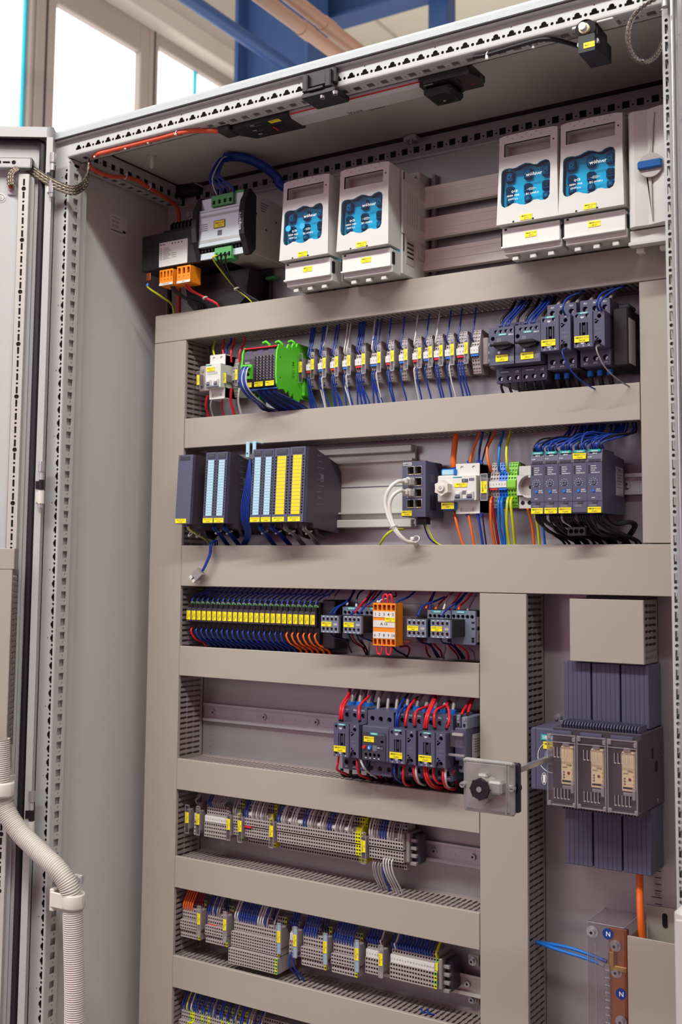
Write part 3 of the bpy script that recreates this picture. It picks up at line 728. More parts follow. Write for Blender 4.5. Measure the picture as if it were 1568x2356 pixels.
# ---- fuse switches
def fuse_switch(loc, lab1, lab2, label, cut=None):
    T = T3('fuse_switch', label, 'fuse switch', loc, 'blue-windowed fuse switches')
    w = 98; tl = .054
    V = (0, tl, 1); F = lambda x, z, d=0: (x, tl * z + 5 + d, z)      # tilted front plane
    wav = [(4.5, -64), (6, -60), (10, -57.5), (17, -57), (24, -58.5), (30, -58), (36, -55.5), (45, -53), (53, -55), (59, -58), (65, -58.5), (71, -55), (79, -53.5), (84.5, -56), (87, -62), (86.5, -112), (84, -118), (79, -120.5), (72, -120), (66, -117.5), (60, -117.5), (54, -121), (45, -123), (37, -121), (31, -118), (25, -117.5), (18, -121), (11, -122.5), (6, -119), (4.2, -113)]
    b = MB()
    b.plate((0, 5, 0), X_, V, Y_, [(0, -3), (0, -60), (-2.5, -150), (101, -150), (98, -60), (98, -3), (90, -1), (49, 0), (8, -1)], [rc(8.7, 86.6, -37, -15), wav, rc(90, 93, -23.5, -20.5)], 4, 'ltgrey')
    for x0, x1, sg in ((0, -2.5, -1), (98, 101, 1)):
        b.poly([F(x0, -3), F(x0, -60), F(x0 + .2 * sg, -60, 40), F(x0, -3, 38)], 'ltgrey'); b.poly([F(x0, -60), F(x1, -150), F(x1, -150, 46), F(x0 + .2 * sg, -60, 40)], 'ltgrey')
    b.poly([F(0, -3), F(8, -1), F(49, 0), F(90, -1), F(98, -3), F(98, -3, 38), F(49, 0, 38), F(0, -3, 38)], 'ltgrey')
    b.poly([F(-2.5, -150), F(101, -150), F(101, -150, 42), F(-2.5, -150, 42)], 'ltgrey')
    b.plate((0, 27, 0), X_, V, Y_, rc(8.7, 86.6, -37, -15), [], 0, 'midgrey')
    for (xa, za, xb_, zb_) in ((8.7, -15, 86.6, -15), (8.7, -37, 86.6, -37), (8.7, -15, 8.7, -37), (86.6, -15, 86.6, -37)):
        b.poly([F(xa, za), F(xb_, zb_), F(xb_, zb_, 22), F(xa, za, 22)], 'ltgrey')
    for i in range(9): b.box(14 + 8 * i, 15 + 8 * i, 2 , 4.4, -4 - (i % 2) * 5, -3 - (i % 2) * 5, 'midgrey')
    for x in (25, 58): b.box(x, x + 3, -3.4, -2, -149.5, -147, 'void')
    b.build('cover', T)
    b = MB()
    b.plate((0, 19, 0), X_, V, Y_, [(p[0], p[1]) for p in wav], [], 0, 'white')
    for i in range(3):
        x = 8 + 30.5 * i; dz = (0, .5, .5)[i]
        b.box(x + 1, x + 14, 8, 18, -78 + dz, -61 + dz, 'anthra', 2); b.cyl((x + 7.5, 7.8, -70), (x + 7.5, 7, -70), 3.6, 'termdk', 12); b.cyl((x + 7.5, 7, -70), (x + 7.5, 6.8, -70), 2, 'ink', 8)
        b.box(x + .5, x + 14.5, 8, 18, -101, -84, 'anthra', 3); b.cyl((x + 7.5, 8, -91), (x + 7.5, 7, -91), 5.2, 'ink', 14)
        b.box(x + 2, x + 13, 8, 18, -115, -104, 'anthra', 1.5); b.cyl((x + 8, 7.8, -110), (x + 8, 7.2, -110), 2.4, 'termdk', 10)
        b.box(x + 3, x + 12, 8, 16, -120.5, -117.5, 'ink')
    b.build('fuse_carrier', T)
    b = MB(); b.plate((0, 6.2, 0), X_, V, Y_, wav, [], 0, 'winblue')
    wn = b.build('window', T, None)
    b = MB(); t = lambda s, x, z, h, wm: b.text(s, F(x, z, .9), X_, V, h, 'inkwhite', 'c', wm)
    t('w\u00f6hner', 60, -76, 6.2, 33); t('QCB', 27, -99, 4, 11); t('NH00 100A', 25, -105.5, 3.4, 21); t('690V a.c.', 25, -111.5, 3.4, 18); t('IEC 60947-3', 57, -107, 3.4, 21)
    b.tube([F(48 + 16 * i / 10, -98 + (1.2 if i % 2 else 0) * 0, .8) for i in range(11)], .35, 'inkwhite', 4); b.tube([F(x, z, .8) for x, z in ((52, -96.3), (60, -96.3), (60, -99.7), (52, -99.7), (52, -96.3))], .4, 'inkwhite', 4)
    b.build('window_print', wn, None)
    marking(T, 38.5, 58, -139.5, -148.3, -3.2, '=MAB+UC10', lab1)
    # base and lower cover
    b = MB(); b.box(-3, 102, 46, 135, -192, -4, 'ltgrey', 2); b.box(99.5, 103.5, 44, 135, -120, -20, 'ltgrey', 2)
    for i in range(5): b.box(103.4, 104, 62 + 9 * i, 64 + 9 * i, -100, -40, 'midgrey')
    b.box(102, 102.6, 60, 95, -170, -125, 'midgrey'); 
    for i in range(4): b.box(102.6, 102.8, 64, 88, -134 - 8 * i, -131 - 8 * i, 'ink')
    b.box(102, 103, 50, 52, -150, -8, 'void')
    b.box(3, 100, 14, 46, -196, -154, 'ltgrey', 1.5); b.build('base', T)
    b = MB(); b.box(2, 98.5, 10, 16, -184, -153, 'white', .8); b.box(1, 99.5, 6, 16, -187, -183.4, 'white', .8); b.box(-1, 1.4, 12, 20, -181, -160, 'void'); b.box(99.4, 101, 14, 22, -181, -160, 'void')
    b.box(6, 10, 9.5, 11, -157, -154, 'void'); b.build('lower_cover', T)
    marking(T, 41, 60.3, -164.2, -173.2, 9.9, '=MAB+UC10', lab2)
    for x in (12, 42, 72):
        b = MB(); b.box(x + 2, x + 12, 22, 34, -202, -196, 'ltgrey', 1); b.box(x + 4, x + 14, 17, 24, -206, -200, 'ltgrey', 1); b.build('terminal_clip', T)
    return T
FS = [((355, 150, -86), '-1FC1', '-1FC1', 'blue-windowed fuse switch nearest the silver power supply, two pale dots in its window'),
      ((476, 150, -86.5), '-1FC3', '-1FC3', 'blue-windowed fuse switch left of the busbar gap'),
      ((777.5, 150, -87), '-2FC1', '-2FC1', 'blue-windowed fuse switch right of the busbar gap'),
      ((881, 150, -87), '-3FC1', '-4FC7', 'blue-windowed fuse switch beside the blank panel with a blue rotary knob')]
FSO = [fuse_switch(*f) for f in FS]
for i, x in enumerate((16, 46)):
    b = MB(); b.cyl((x, 3 - .054 * 92, -92), (x, 2.2 - .054 * 92, -92), 5.6, 'cyan', 16); b.build('indicator_dot', FSO[0], None)
n = 0
for k, (loc, *_r) in enumerate(FS):
    for j, x in enumerate((31, 62, 92)):
        p = (loc[0] + x, loc[1] + 84, loc[2] - 188)
        wire([p, (p[0] + 1, p[1] + 8, p[2] - 14), (p[0] + 2, 250, -300)], 4.4, 'wblack', 'thick black wire dropping out of the %s blue-windowed fuse switch, %s of its three' % (nth(k), ('left', 'middle', 'right')[j]), group='black supply wires below the fuse switches', n=8)
# ---- blank panel with rotary knob at the right
x0, zt = at(*z4(1268, 72), 152); _, zb = at(*z4(1272, 712), 152)
T = T3('rotary_switch_panel', 'light grey rounded panel with a blue rotary knob beside the right post', 'rotary switch', (x0, 152, zb))
b = MB(); w = 150
pr = [(0, 60), (0, 6), (3, 2), (10, 0), (30, 2), (50, -4), (70, -7), (100, -7), (140, 0), (150, 10), (150, 60)]
b.prism(pr, (0, 0, 4), X_, Y_, Z_, zt - zb - 4, 'ltgrey'); b.build('front_panel', T)
kx, kz = at(1496, 380, 145); kx -= x0; kz -= zb
b = MB(); b.prism([(37, 7), (kx - 8, kz + 12), (kx - 8, kz - 12), (42, zt - zb - 8), (36, kz)], (0, -3.4, 0), X_, Z_, Y_, 3, 'midgrey'); b.build('raised_ridge', T)
b = MB(); b.cyl((kx, -5, kz), (kx, -9, kz), 18.5, 'midgrey', 36); b.build('dial', T)
b = MB(); b.box(kx - 18, kx + 18, -15, -8, kz - 6.5, kz + 6.5, 'knobblue', 2); b.build('knob', T, None)
b = MB(); b.box(-2, 150, 14, 30, -18, 2, 'ltgrey', 1); b.box(-2, 150, 4, 20, -24, -18, 'ltgrey', 1)
for x in (5, 40): b.box(x, x + 12, 20, 30, -32, -24, 'ltgrey', 1)
b.build('base_strip', T)
# ---- transformer
TX0, TZT, TX1, TZB = -6, -127, 148, -200
T = T3('transformer', 'black encapsulated transformer with a white rating label and orange connectors', 'transformer', (TX0, 180, TZB - 60))
b = MB(); b.box(TX0, TX1 + 40, 180, 262, TZB, TZT, 'black', 2)
b.box(TX0 + 42, TX1 + 40, 196, 262, TZT, TZT + 10, 'black', 2); P('housing', b, T)
b = MB()
for i in range(10):
    x = TX0 + 56 + i * 9; b.px([(200, TZT + 8), (200, TZT + 20), (208, TZT + 28), (260, TZT + 28), (260, TZT + 8)], x, x + 4, 'black')
P('cooling_fins', b, T)
b = MB(); b.prism([(TX0 + 70, 0), (TX0 + 230, 0), (TX0 + 222, -56), (TX0 + 205, -70), (TX0 + 95, -70), (TX0 + 78, -52)], (0, 234, TZB - 10), X_, Z_, Y_, 68, 'black'); b.box(TX0 + 60, TX0 + 238, 295, 304, TZB - 80, TZT + 40, 'black', 3); P('core_base', b, T)
x0, z0, x1, z1 = rect(*z3(158, 552), *z3(310, 640), 179.5)
b = MB(); b.plate((0, 179.6, 0), X_, Z_, NY, rrc(x0, x1, z1 - 4, z0 + 2, 1.5), [], 0, 'white')
t = lambda s, x, z, h, wm=None: b.text(s, (x, 179.5, z), X_, Z_, h, 'ink', 'l', wm)
t('MURR', x0 + 2, z0 - 4, 3.6, 14)
for k in range(8):
    b.box(x0 + 3, x0 + 7, 179.45, 179.5, z0 - 9 - 3.2 * k, z0 - 10.2 - 3.2 * k, 'ink'); b.box(x0 + 10, x0 + 24 + 3 * (k % 3), 179.45, 179.5, z0 - 9 - 3.2 * k, z0 - 10 - 3.2 * k, 'inkgrey')
for k in range(3): b.box(x0 + 32, x0 + 44, 179.45, 179.5, z0 - 22 - 4 * k, z0 - 23 - 4 * k, 'inkgrey')
for k in range(4): b.cyl((x0 + 33 + 8 * k, 179.5, z0 - 2.5), (x0 + 33 + 8 * k, 179.4, z0 - 2.5), 1.8, 'ink', 8)
P('rating_label', b, T, 'white printed rating label')
for (a, bb, c, d, n) in ((160, 695, 250, 765, 4), (255, 675, 345, 752, 3)):
    x0, z0, x1, z1 = rect(*z3(a, bb), *z3(c, d), 172)
    b = MB(); nn = n; wd = (x1 - x0)
    b.plate((0, 172, 0), X_, Z_, Y_, rc(x0, x0 + wd * .8, z1, z0), [rc(x0 + wd * .8 * (i + .2) / nn, x0 + wd * .8 * (i + .78) / nn, z0 - 15, z0 - 3) for i in range(nn)] + [circ(x0 + wd * .8 * (i + .5) / nn, z0 - 20, 1.3, 8) for i in range(nn)], 6, 'orange', None, 'void')
    b.box(x0, x0 + wd * .8, 178, 205, z1, z0, 'orange', .5); b.box(x0, x0 + wd * .8, 171.4, 172, z1, z1 + 5, 'white'); b.text('0  230 400' if n == 4 else '24 0', (x0 + wd * .4, 171.3, z1 + 1.5), X_, Z_, 2.6, 'ink', 'c', wd * .7)
    b.poly([(x0 + wd * .8 + .1, 173, z0 - 1), (x0 + wd * .8 + .1, 204, z0 - 1), (x0 + wd * .8 + .1, 204, z1 + 1), (x0 + wd * .8 + .1, 173, z1 + 1)], 'orange')
    P('orange_connector', b, T, 'orange plug-in connector')
x, z = at(*z3(100, 720), 185)
b = MB(); b.box(x - 6, x + 5, 184, 188, z - 11, z + 5, 'copper', 1); b.cyl((x, 188, z + 7), (x, 188, z + 12), 5, 'steel', 10); P('earth_lug', b, T, 'copper lug')
# ---- power supply
EX0, EX1, EZT, EZB = 145, 262, -83, -200
T = T3('power_supply', 'silver-fronted power supply with green plugs between the black transformer and first fuse switch', 'power supply', (EX0, 165, EZB))
b = MB(); b.box(EX0 + 4, EX1, 178, 304, EZB + 4, EZT + 4, 'alu', 1.5)
for k in range(3): b.cyl((EX1 + .2, 200 + k * 34, EZT - 34 - 24 * (k % 2)), (EX1 - 1, 200 + k * 34, EZT - 34 - 24 * (k % 2)), 2.4, 'void', 10)
for k in range(4): b.box(EX1, EX1 + .2, 214, 214 + 26 - 4 * k, EZT - 8 - 5 * k, EZT - 10 - 5 * k, 'inkgrey')
P('housing', b, T)
b = MB()
perf(b, (0, 0, EZB + 3.6), Y_, X_, Z_, 182, 300, EX0 + 6, EX1 - 2, [(EX0 + 10 + 7.2 * i, [rc(186 + 11 * j, 194 + 11 * j, -2, 2) for j in range(10)]) for i in range(15)], 'alu', 1, mb='void'); P('vent_grille', b, T)
def ear(x0, x1, nm):
    b = MB(); pr = [(178, EZT + 8), (172, EZT + 6), (168, EZT - 6), (160, EZT - 18), (156, EZT - 40), (155, EZT - 62), (158, EZT - 84), (166, EZT - 98), (174, EZB - 2), (182, EZB - 2), (196, EZB + 12), (196, EZT - 2)]
    b.px(pr, x0, x1, 'black'); P('side_cap', b, T)
ear(EX0 - 4, EX0 + 7, 'l'); ear(EX1 - 9, EX1 + 3, 'r')
b = MB(); x0, x1 = EX0 + 7, EX1 - 9
zt_ = EZT - 22; zb_ = EZB + 22
b.box(x0, x1, 164, 178, zb_, zt_, 'silver', .8)
for zz in (zt_ - 11, zb_ + 13): b.box(x0, x1, 163.6, 164, zz - 5, zz, 'cast')
b.box(x0, x1, 163.6, 164, zt_ - 5, zt_ - 4, 'inkgrey'); b.box(x0, x1, 172, 178, zt_, EZT + 2, 'silver'); b.box(x0, x1, 172, 178, EZB, zb_ - 10, 'silver')
for k in range(12): b.box(x0 + 3 + 8 * k, x0 + 7 + 8 * k, 170, 176, zb_ - 8, zb_ - 1, 'void')
for k in range(4): b.box(x0 + 6, x0 + 22, 163.5, 164, zt_ - 28 - 4 * k, zt_ - 29 - 4 * k, 'inkgrey')
b.box(x0 + 46, x0 + 56, 163.5, 164, zb_ + 18, zb_ + 28, 'inkgrey')
fp = None
P('front_panel', b, T, 'brushed silver front')
b = MB(); b.text('Emparro', ((EX1 - 3), 154.6, EZT - 60), (0, 0, 1), (-1, 0, 0), 7, 'silver', 'c', 46); P('side_print', b, T)
xm = (x0 + x1) / 2; lz = (zt_ + zb_) / 2
b = MB(); b.box(xm - 12, xm + 12, 162.8, 163.6, lz - 3, lz + 10, 'yellow'); b.text('=MAB+UC10', (xm, 162.7, lz + 4.4), X_, Z_, 3, 'ink', 'c', 22); b.text('-1TA1', (xm, 162.7, lz - .8), X_, Z_, 3, 'ink', 'c', 15); b.tube([(xm - 12.5, 162.8, lz - 3.5), (xm + 12.5, 162.8, lz - 3.5), (xm + 12.5, 162.8, lz + 10.5), (xm - 12.5, 162.8, lz + 10.5), (xm - 12.5, 162.8, lz - 3.5)], .6, 'ink', 4); P('marking_label', b, T)
def green_plug(a, bq, c, d, Y, n, nm='green_plug'):
    x0, z0, x1, z1 = rect(*z3(a, bq), *z3(c, d), Y)
    b = MB(); w = (x1 - x0) / n
    b.plate((0, Y, 0), X_, Z_, Y_, rc(x0, x1, z1, z0), [rc(x0 + w * (i + .25), x0 + w * (i + .75), z1 + (z0 - z1) * .2, z1 + (z0 - z1) * .55) for i in range(n)], 3, 'greenconn', None, 'void')
    for i in range(n): b.cyl((x0 + w * (i + .5), Y + 8, z0), (x0 + w * (i + .5), Y + 8, z0 + 1), w * .3, 'void', 10)
    b.box(x0, x1, Y + 3.2, Y + 24, z1, z0, 'greenconn', .6); b.box(x0, x1, Y, Y + 3, z0 - .8, z0, 'greenconn')
    P(nm, b, T, 'green plug connector'); return x0, z0, x1, z1
g1 = green_plug(442, 288, 560, 325, 166, 4)
green_plug(566, 258, 618, 290, 176, 4)
g2 = green_plug(460, 572, 550, 625, 166, 4)
x, z = at(*z3(770, 735), 290); b = MB(); b.box(x - 12, x + 10, 285, 303, z - 3, z + 3, 'greenconn', 1); P('rail_foot', b, T, 'green rail foot')
# wires of the power supply
xs = [g1[0] + (g1[2] - g1[0]) * (i + .5) / 4 for i in range(4)]
tgt = [at3(*z3(490 + 12 * i, 84 - 3 * i), 205 + 6 * i) for i in range(4)]
for i in range(4):
    m1 = at3(*z3(432 + 17 * i, 190 - 6 * i), 182)
    wire([(xs[i], 174, g1[1] - 2), (xs[i] - 2, 176, g1[1] + 12), m1, tgt[i], at3(*z3(560, 75), 228)], 2.3, 'wblue', 'blue wire looping up from the upper green plug of the power supply, %s of four' % nth(i), group='blue wires on the upper green plug', n=8, ends=[(0, 'red', 4, 2.6)])
wire([(xs[0] + 4, 172, g1[1] - 2), at3(*z3(447, 195), 178), at3(*z3(500, 84), 200), at3(*z3(545, 74), 222)], 1.3, 'wwhite', 'thin white wire beside the blue loop on the upper green plug')
b = MB(); hp = smooth_path([at3(*z3(522, 76), 212), at3(*z3(560, 72), 228), at3(*z3(640, 84), 250), at3(*z3(730, 128), 275), at3(*z3(800, 185), 290), at3(*z3(835, 235), 296), (345, 297, -75)], 6)
b.tube(hp, 9.6, 'wblue', 12, rf=lambda i: (9.6 - .55 * (i % 2),) * 2); one('wire_harness', b, 'spiral-wrapped blue wire harness arching behind the first fuse switch', 'cable', tuple(hp[0]))
xs2 = [g2[0] + (g2[2] - g2[0]) * (i + .5) / 4 for i in range(4)]
for i in range(4):
    a = (xs2[i], 170, (g2[1] + g2[3]) / 2 - 2); m1 = at3(*z3((455, 480, 497, 520)[i], 640 + 5 * i), 168)
    wire([a, (a[0] - 1, 160, a[2] - 4), m1, at3(*z3(530 + 8 * i, 740), 200), at3(*z3(580 + 4 * i, 795), 220), at3(*z3(655 + 12 * i, 858), 228), (a[0] + 42 + 4 * i, 242, -298)], 1.7, ('wyg', 'wblack', 'wblack', 'wblack')[i], ('yellow-green wire hanging from the lower green plug of the power supply' if i == 0 else 'black wire hanging from the lower green plug of the power supply, %s of three' % nth(i - 1)), group=None if i == 0 else 'black wires on the lower green plug')
p = at3(*z3(580, 796), 219); b = MB(); b.tube([(p[0] + 4.6 * math.cos(t * .63), p[1] + 4.6 * math.sin(t * .63), p[2] + 2 * math.cos(t * .63)) for t in range(11)], (1.6, .6), 'pvc', 6); one('cable_tie', b, 'white cable tie around the wires below the power supply', 'cable tie', p)
# transformer wires
x, z = at(*z3(96, 768), 184)
wire([(x, 184, z), at3(*z3(98, 790), 184), at3(*z3(180, 845), 210), at3(*z3(230, 890), 240), (20, 262, -300)], 2.0, 'wyg', 'yellow-green earth wire from the copper lug under the transformer', ends=[(0, 'blue', 6, 2.6)])
for i, (a, c, m, nm) in enumerate((((290, 755), 320, 'wred', 'left'), ((298, 752), 335, 'wred', 'right'))):
    wire([at3(*z3(*a), 180), at3(*z3(c, 800), 195), at3(*z3(400, 838 + 4 * i), 216), at3(*z3(482, 888 + 2 * i), 227), (118, 240, -296)], 2.0, m, 'red wire from the right orange connector of the transformer, the %s one' % nm, group='red transformer wires')
for i in range(3):
    wire([at3(*z3(215 + 8 * i, 770), 184), at3(*z3(240 + 8 * i, 810), 195), at3(*z3(300 + 8 * i, 850), 212), at3(*z3(370 + 12 * i, 885), 227), (84 + 6 * i, 240, -296)], 2.0, 'wblack', 'black wire from the left orange connector of the transformer, %s of three' % nth(i), group='black transformer wires')
p = at3(*z3(408, 846), 216); b = MB(); b.tube([(p[0] + 4.4 * math.cos(t * .63), p[1] + 4.4 * math.sin(t * .63), p[2] + 2 * math.cos(t * .63)) for t in range(11)], (1.6, .6), 'pvc', 6); one('cable_tie', b, 'white cable tie around the red wires below the transformer', 'cable tie', p)
wire([(-24, 290, -190), (-22, 292, -260), (-20, 285, -310)], 5, 'wblack', 'vertical black cable left below the transformer', name='cable', cat='cable')
wire([at3(412, 660, 270), at3(411, 690, 272), at3(411, 722, 274)], 4.6, 'cableor', 'short vertical orange cable entering the duct below the transformer', name='cable', cat='cable', n=8)
# ---- orange cable along the roof rail
b_ = [atz(523, 303, -8), ]
pts = [(*atz(521, 302, -20), -20), (*atz(470, 301, -17), -17), (*atz(425, 303, -16), -16), (*atz(365, 318, -16), -16), (*atz(310, 332, -16), -16), (*atz(255, 346, -16), -16), (*atz(222, 356, -16), -16)]
pts = [(x, y, z) for x, y, z in pts]
lw = [atx(206, 366, -28), atx(206, 382, -28), atx(228, 396, -26), atx(262, 405, -24), atx(292, 407, -24), atx(322, 415, -24), atx(345, 431, -24), atx(380, 452, -24), atx(405, 470, -24), atx(416, 490, -22), atx(418, 510, -20)]
pts += [(-28, max(y, 20), z) for y, z in lw]
b = MB(); sp_ = smooth_path(pts, 5); b.tube(sp_, 4.3, 'cableor', 10)
one('cable', b, 'orange cable tied along the roof rail and bending down in the left corner', 'cable', tuple(sp_[0]))
for q, nm in (((293, 339), 'middle'), ((345, 326), 'second'), ((408, 306), 'nearest to the lamp'), ((222, 358), 'leftmost')):
    x, y = atz(*q, -16); b = MB(); b.tube([(x + 1.5 * math.sin(t * .63), y + 5 * math.cos(t * .63), -16 + 5 * math.sin(t * .63)) for t in range(11)], (1.4, .6), 'white', 6); b.box(x - 2, x + 2, y - 7, y - 4, -22, -18, 'white', .8)
    one('cable_tie', b, 'white cable tie holding the orange cable on the front roof rail, %s' % nm, 'cable tie', (x, y, -16))
for q, nm in (((289, 407), 'nearer the post'), ((344, 431), 'nearer the rear corner')):
    y, z = atx(*q, -24); b = MB(); b.tube([(-26 + 5 * math.cos(t * .63), y + 1.5 * math.sin(t * .63), z + 5 * math.sin(t * .63)) for t in range(11)], (1.4, .6), 'white', 6); b.box(-24, -20, y - 3, y + 2, z + 2, z + 7, 'white', .8)
    one('cable_tie', b, 'white cable tie on the orange cable along the left side rail, %s' % nm, 'cable tie', (-26, y, z))
b = MB(); x, z = at(430, 440, 345); b.cyl((x - 24, 338, z + 2), (x + 40, 344, z), 20, 'black', 24, 14); b.tube([(x - 40, 330, z + 16), (x - 10, 322, z + 19), (x + 30, 326, z + 10), (x + 52, 336, z - 2)], (3, 1), 'steel', 6); one('grommet', b, 'black cable bushing in the rear left upper corner', 'cable bushing', (x, 340, z))
x, z = at(437, 497, 303); b = MB(); b.cyl((x, 304.5, z), (x, 301, z), 9, 'galv', 18); b.cyl((x, 301, z), (x, 295, z), 5.5, 'steel', 6); one('plate_bolt', b, 'steel bolt with washer above the black transformer', 'bolt', (x, 304, z))
x, z = at(*z3(628, 780), 294); b = MB(); b.cyl((x, 294.9, z), (x, 292, z), 8, 'galv', 18); b.cyl((x, 292, z), (x, 286, z), 5.5, 'steel', 6); one('plate_bolt', b, 'steel bolt with washer on the transformer foot below the power supply', 'bolt', (x, 295, z))
# ---- roof light
T = T3('cabinet_light', 'long clear cabinet light under the front roof rail with black switch and socket ends', 'lamp', (315, 40, -22))
b = MB(); b.pz([(317, 36), (318, 62), (338, 92), (440, 95), (441, 36)], -22, -6, 'black')
b.box(296, 322, 28, 62, -24, -8, 'black', 2); P('switch_end', b, T, 'black end with switch')
b = MB(); zz = -22.2
for (x, y, w) in ((352, 78, 16), (352, 60, 18), (360, 40, 20)): b.text('ON', (x, y, zz), X_, NY, 4, 'inkwhite', 'l', 8); b.box(x, x + w, y + 3, y + 4, zz - .1, zz, 'inkgrey')
b.box(390, 412, 60, 78, zz - .4, zz, 'void'); b.box(393, 396, 60, 78, zz - .8, zz - .3, 'red'); b.box(400, 422, 36, 46, zz - .5, zz, 'yellow'); b.text('=MAB+UC10', (411, 40, zz - .6), X_, NY, 3, 'ink', 'c', 19)
P('switch_print', b, T)
b = MB(); pr = [(40, -8), (40, -17), (48, -22), (84, -22), (92, -16), (92, -8)]
b.px(pr, 441, 690, 'diffuser'); P('diffuser', b, T, 'clear lamp tube cover')
b = MB(); b.box(441, 690, 48, 84, -9, -6, 'white'); b.box(441, 690, 39, 41, -18.4, -16.6, 'red'); P('lamp_body', b, T)
b = MB(); b.text('RITTAL', (548, 76, -22.3), NX, Y_, 8, 'ink', 'c', 30); P('lamp_print', b, T)
b = MB(); b.box(690, 778, 34, 98, -20, -6, 'black', 2); b.pz([(690, 40), (700, 34), (778, 34), (786, 60), (778, 92), (745, 92), (735, 100), (690, 96)], -26, -19, 'black')
b.box(692, 742, 46, 98, -40, -25, 'black', 5); b.cyl((717, 72, -40), (717, 72, -40.4), 19, 'void', 24); b.cyl((717, 76, -40.4), (717, 76, -42), 2.4, 'steel', 8)
b.box(752, 754, 46, 60, -27, -26, 'void'); b.text('max', (768, 76, -26.2), X_, NY, 4, 'red', 'c', 10); b.text('SOCKET', (706, 42, -26.2), X_, NY, 3.4, 'inkwhite', 'c', 16)
P('socket_end', b, T, 'black end with socket')
b = MB(); b.box(470, 510, 150, 156, 28.4, 28.8, 'inkgrey')
for k in range(3): b.text('230V 50Hz', (640, 130 + 8 * k, 28.8), NX, Y_, 4, 'inkgrey', 'c', 26)
xq, yq = atz(862, 246, 28.8); b2 = MB()
for k in range(3): b2.box(xq - 16, xq + 16, yq - 5 + 6 * k, yq - 3 + 6 * k, 28.6, 28.9, 'inkgrey')
b2.v = [(x, y, z + 1960) for x, y, z in b2.v]; b2.build('roof_print', EN)
# ---- black door latch on the front rail
x0, zt, x1, zb = rect(700, 172, 775, 200, -8)
T = T3('latch_plate', 'black door catch clipped to the front roof rail', 'door catch', (x0, -20, zb - 10))
w = x1 - x0
b = MB(); b.box(x0, x1, -14, -1, zb + 6, zt, 'black', 3); b.box(x0 + 4, x0 + 14, -22, -2, zb - 2, zt - 6, 'black', 2); b.box(x1 - 16, x1 - 5, -22, -2, zb - 2, zt - 6, 'black', 2); P('catch_body', b, T)
b = MB(); b.box(x0 + 2, x1 + 2, -20, 30, zb - 12, zb - 2, 'black', 2); b.box(x0 + 16, x1 - 18, -24, 0, zb - 3, zb + 2, 'black', 1); P('catch_foot', b, T)
for q in ((742, 221), (771, 212)):
    x, y = atz(*q, zb - 12); b = MB(); b.cyl((x, y, zb - 11), (x, y, zb - 16), 5, 'steel', 14, 4); b.box(x - 3, x + 3, y - .6, y + .6, zb - 16.2, zb - 15.8, 'void'); b.box(x - .6, x + .6, y - 3, y + 3, zb - 16.2, zb - 15.8, 'void'); P('screw', b, T)
# ---- door-operated lamp switch
T = T3('door_switch', 'black door-operated switch with white plunger hanging at the front roof rail', 'switch', (955, 5, -70))
x0, zt, x1, zb = rect(1325, 62, 1376, 118, 4); 
b = MB(); b.box(x0 + 2, x1 - 2, 6, 52, zb + 4, zt, 'black', 1.5); b.pz([(x0 + 6, -6), (x1 - 2, -6), (x1 + 4, 14), (x1 + 4, 50), (x0 + 6, 50)], zb - 1, zb + 24, 'black'); P('housing', b, T)
xc, zc = at(1346, 69, 2); b = MB(); b.cyl((xc, 6, zc), (xc, 0, zc), 15, 'void', 24); b.cyl((xc, 4, zc), (xc, -5, zc), 7.5, 'ivory', 18); b.cyl((xc, -5, zc), (xc, -13, zc), 5.5, 'white', 18); P('plunger', b, T, 'white push plunger')
for q in ((1334, 103), (1370, 94)):
    x, z = at(*q, 0); b = MB(); b.cyl((x, 5, z), (x, -1, z), 4.4, 'steel', 12); P('screw', b, T)
q = marking(T, x0 + 14, x1 - 2, zb + 12, zb + 4, -6.1, '=MAB+UC10'); q.location = (-955 * MM, -5 * MM, 70 * MM)
b = MB(); b.box(x0 - 6, x0 + 4, 2, 30, -16, -9, 'white', 1); b.box(x0 + 30, x0 + 54, 2, 30, -15, -9, 'white', 1); P('mount_clip', b, T, 'white mounting clips')
pts = [(*atz(1088, 132, -18), -18), (*atz(1120, 126, -18), -18), (*atz(1180, 108, -18), -18), (*atz(1240, 92, -18), -18), (*atz(1278, 92, -18), -18), (*atz(1330, 106, -24), -24)]
wire(pts, 3.4, 'wblack', 'black cable tied along the roof rail from lamp to door switch', name='cable', cat='cable', n=8)
for q, nm in (((1121, 126), 'nearer the lamp'), ((1228, 100), 'nearer the door switch')):
    x, y = atz(*q, -18); b = MB(); b.tube([(x + 1.5 * math.sin(t * .63), y + 4.4 * math.cos(t * .63), -18 + 4.4 * math.sin(t * .63)) for t in range(11)], (1.4, .6), 'white', 6); b.box(x - 2, x + 2, y - 5, y - 1, -27, -20, 'white', .8)
    one('cable_tie', b, 'white cable tie on the black roof cable, %s' % nm, 'cable tie', (x, y, -18))
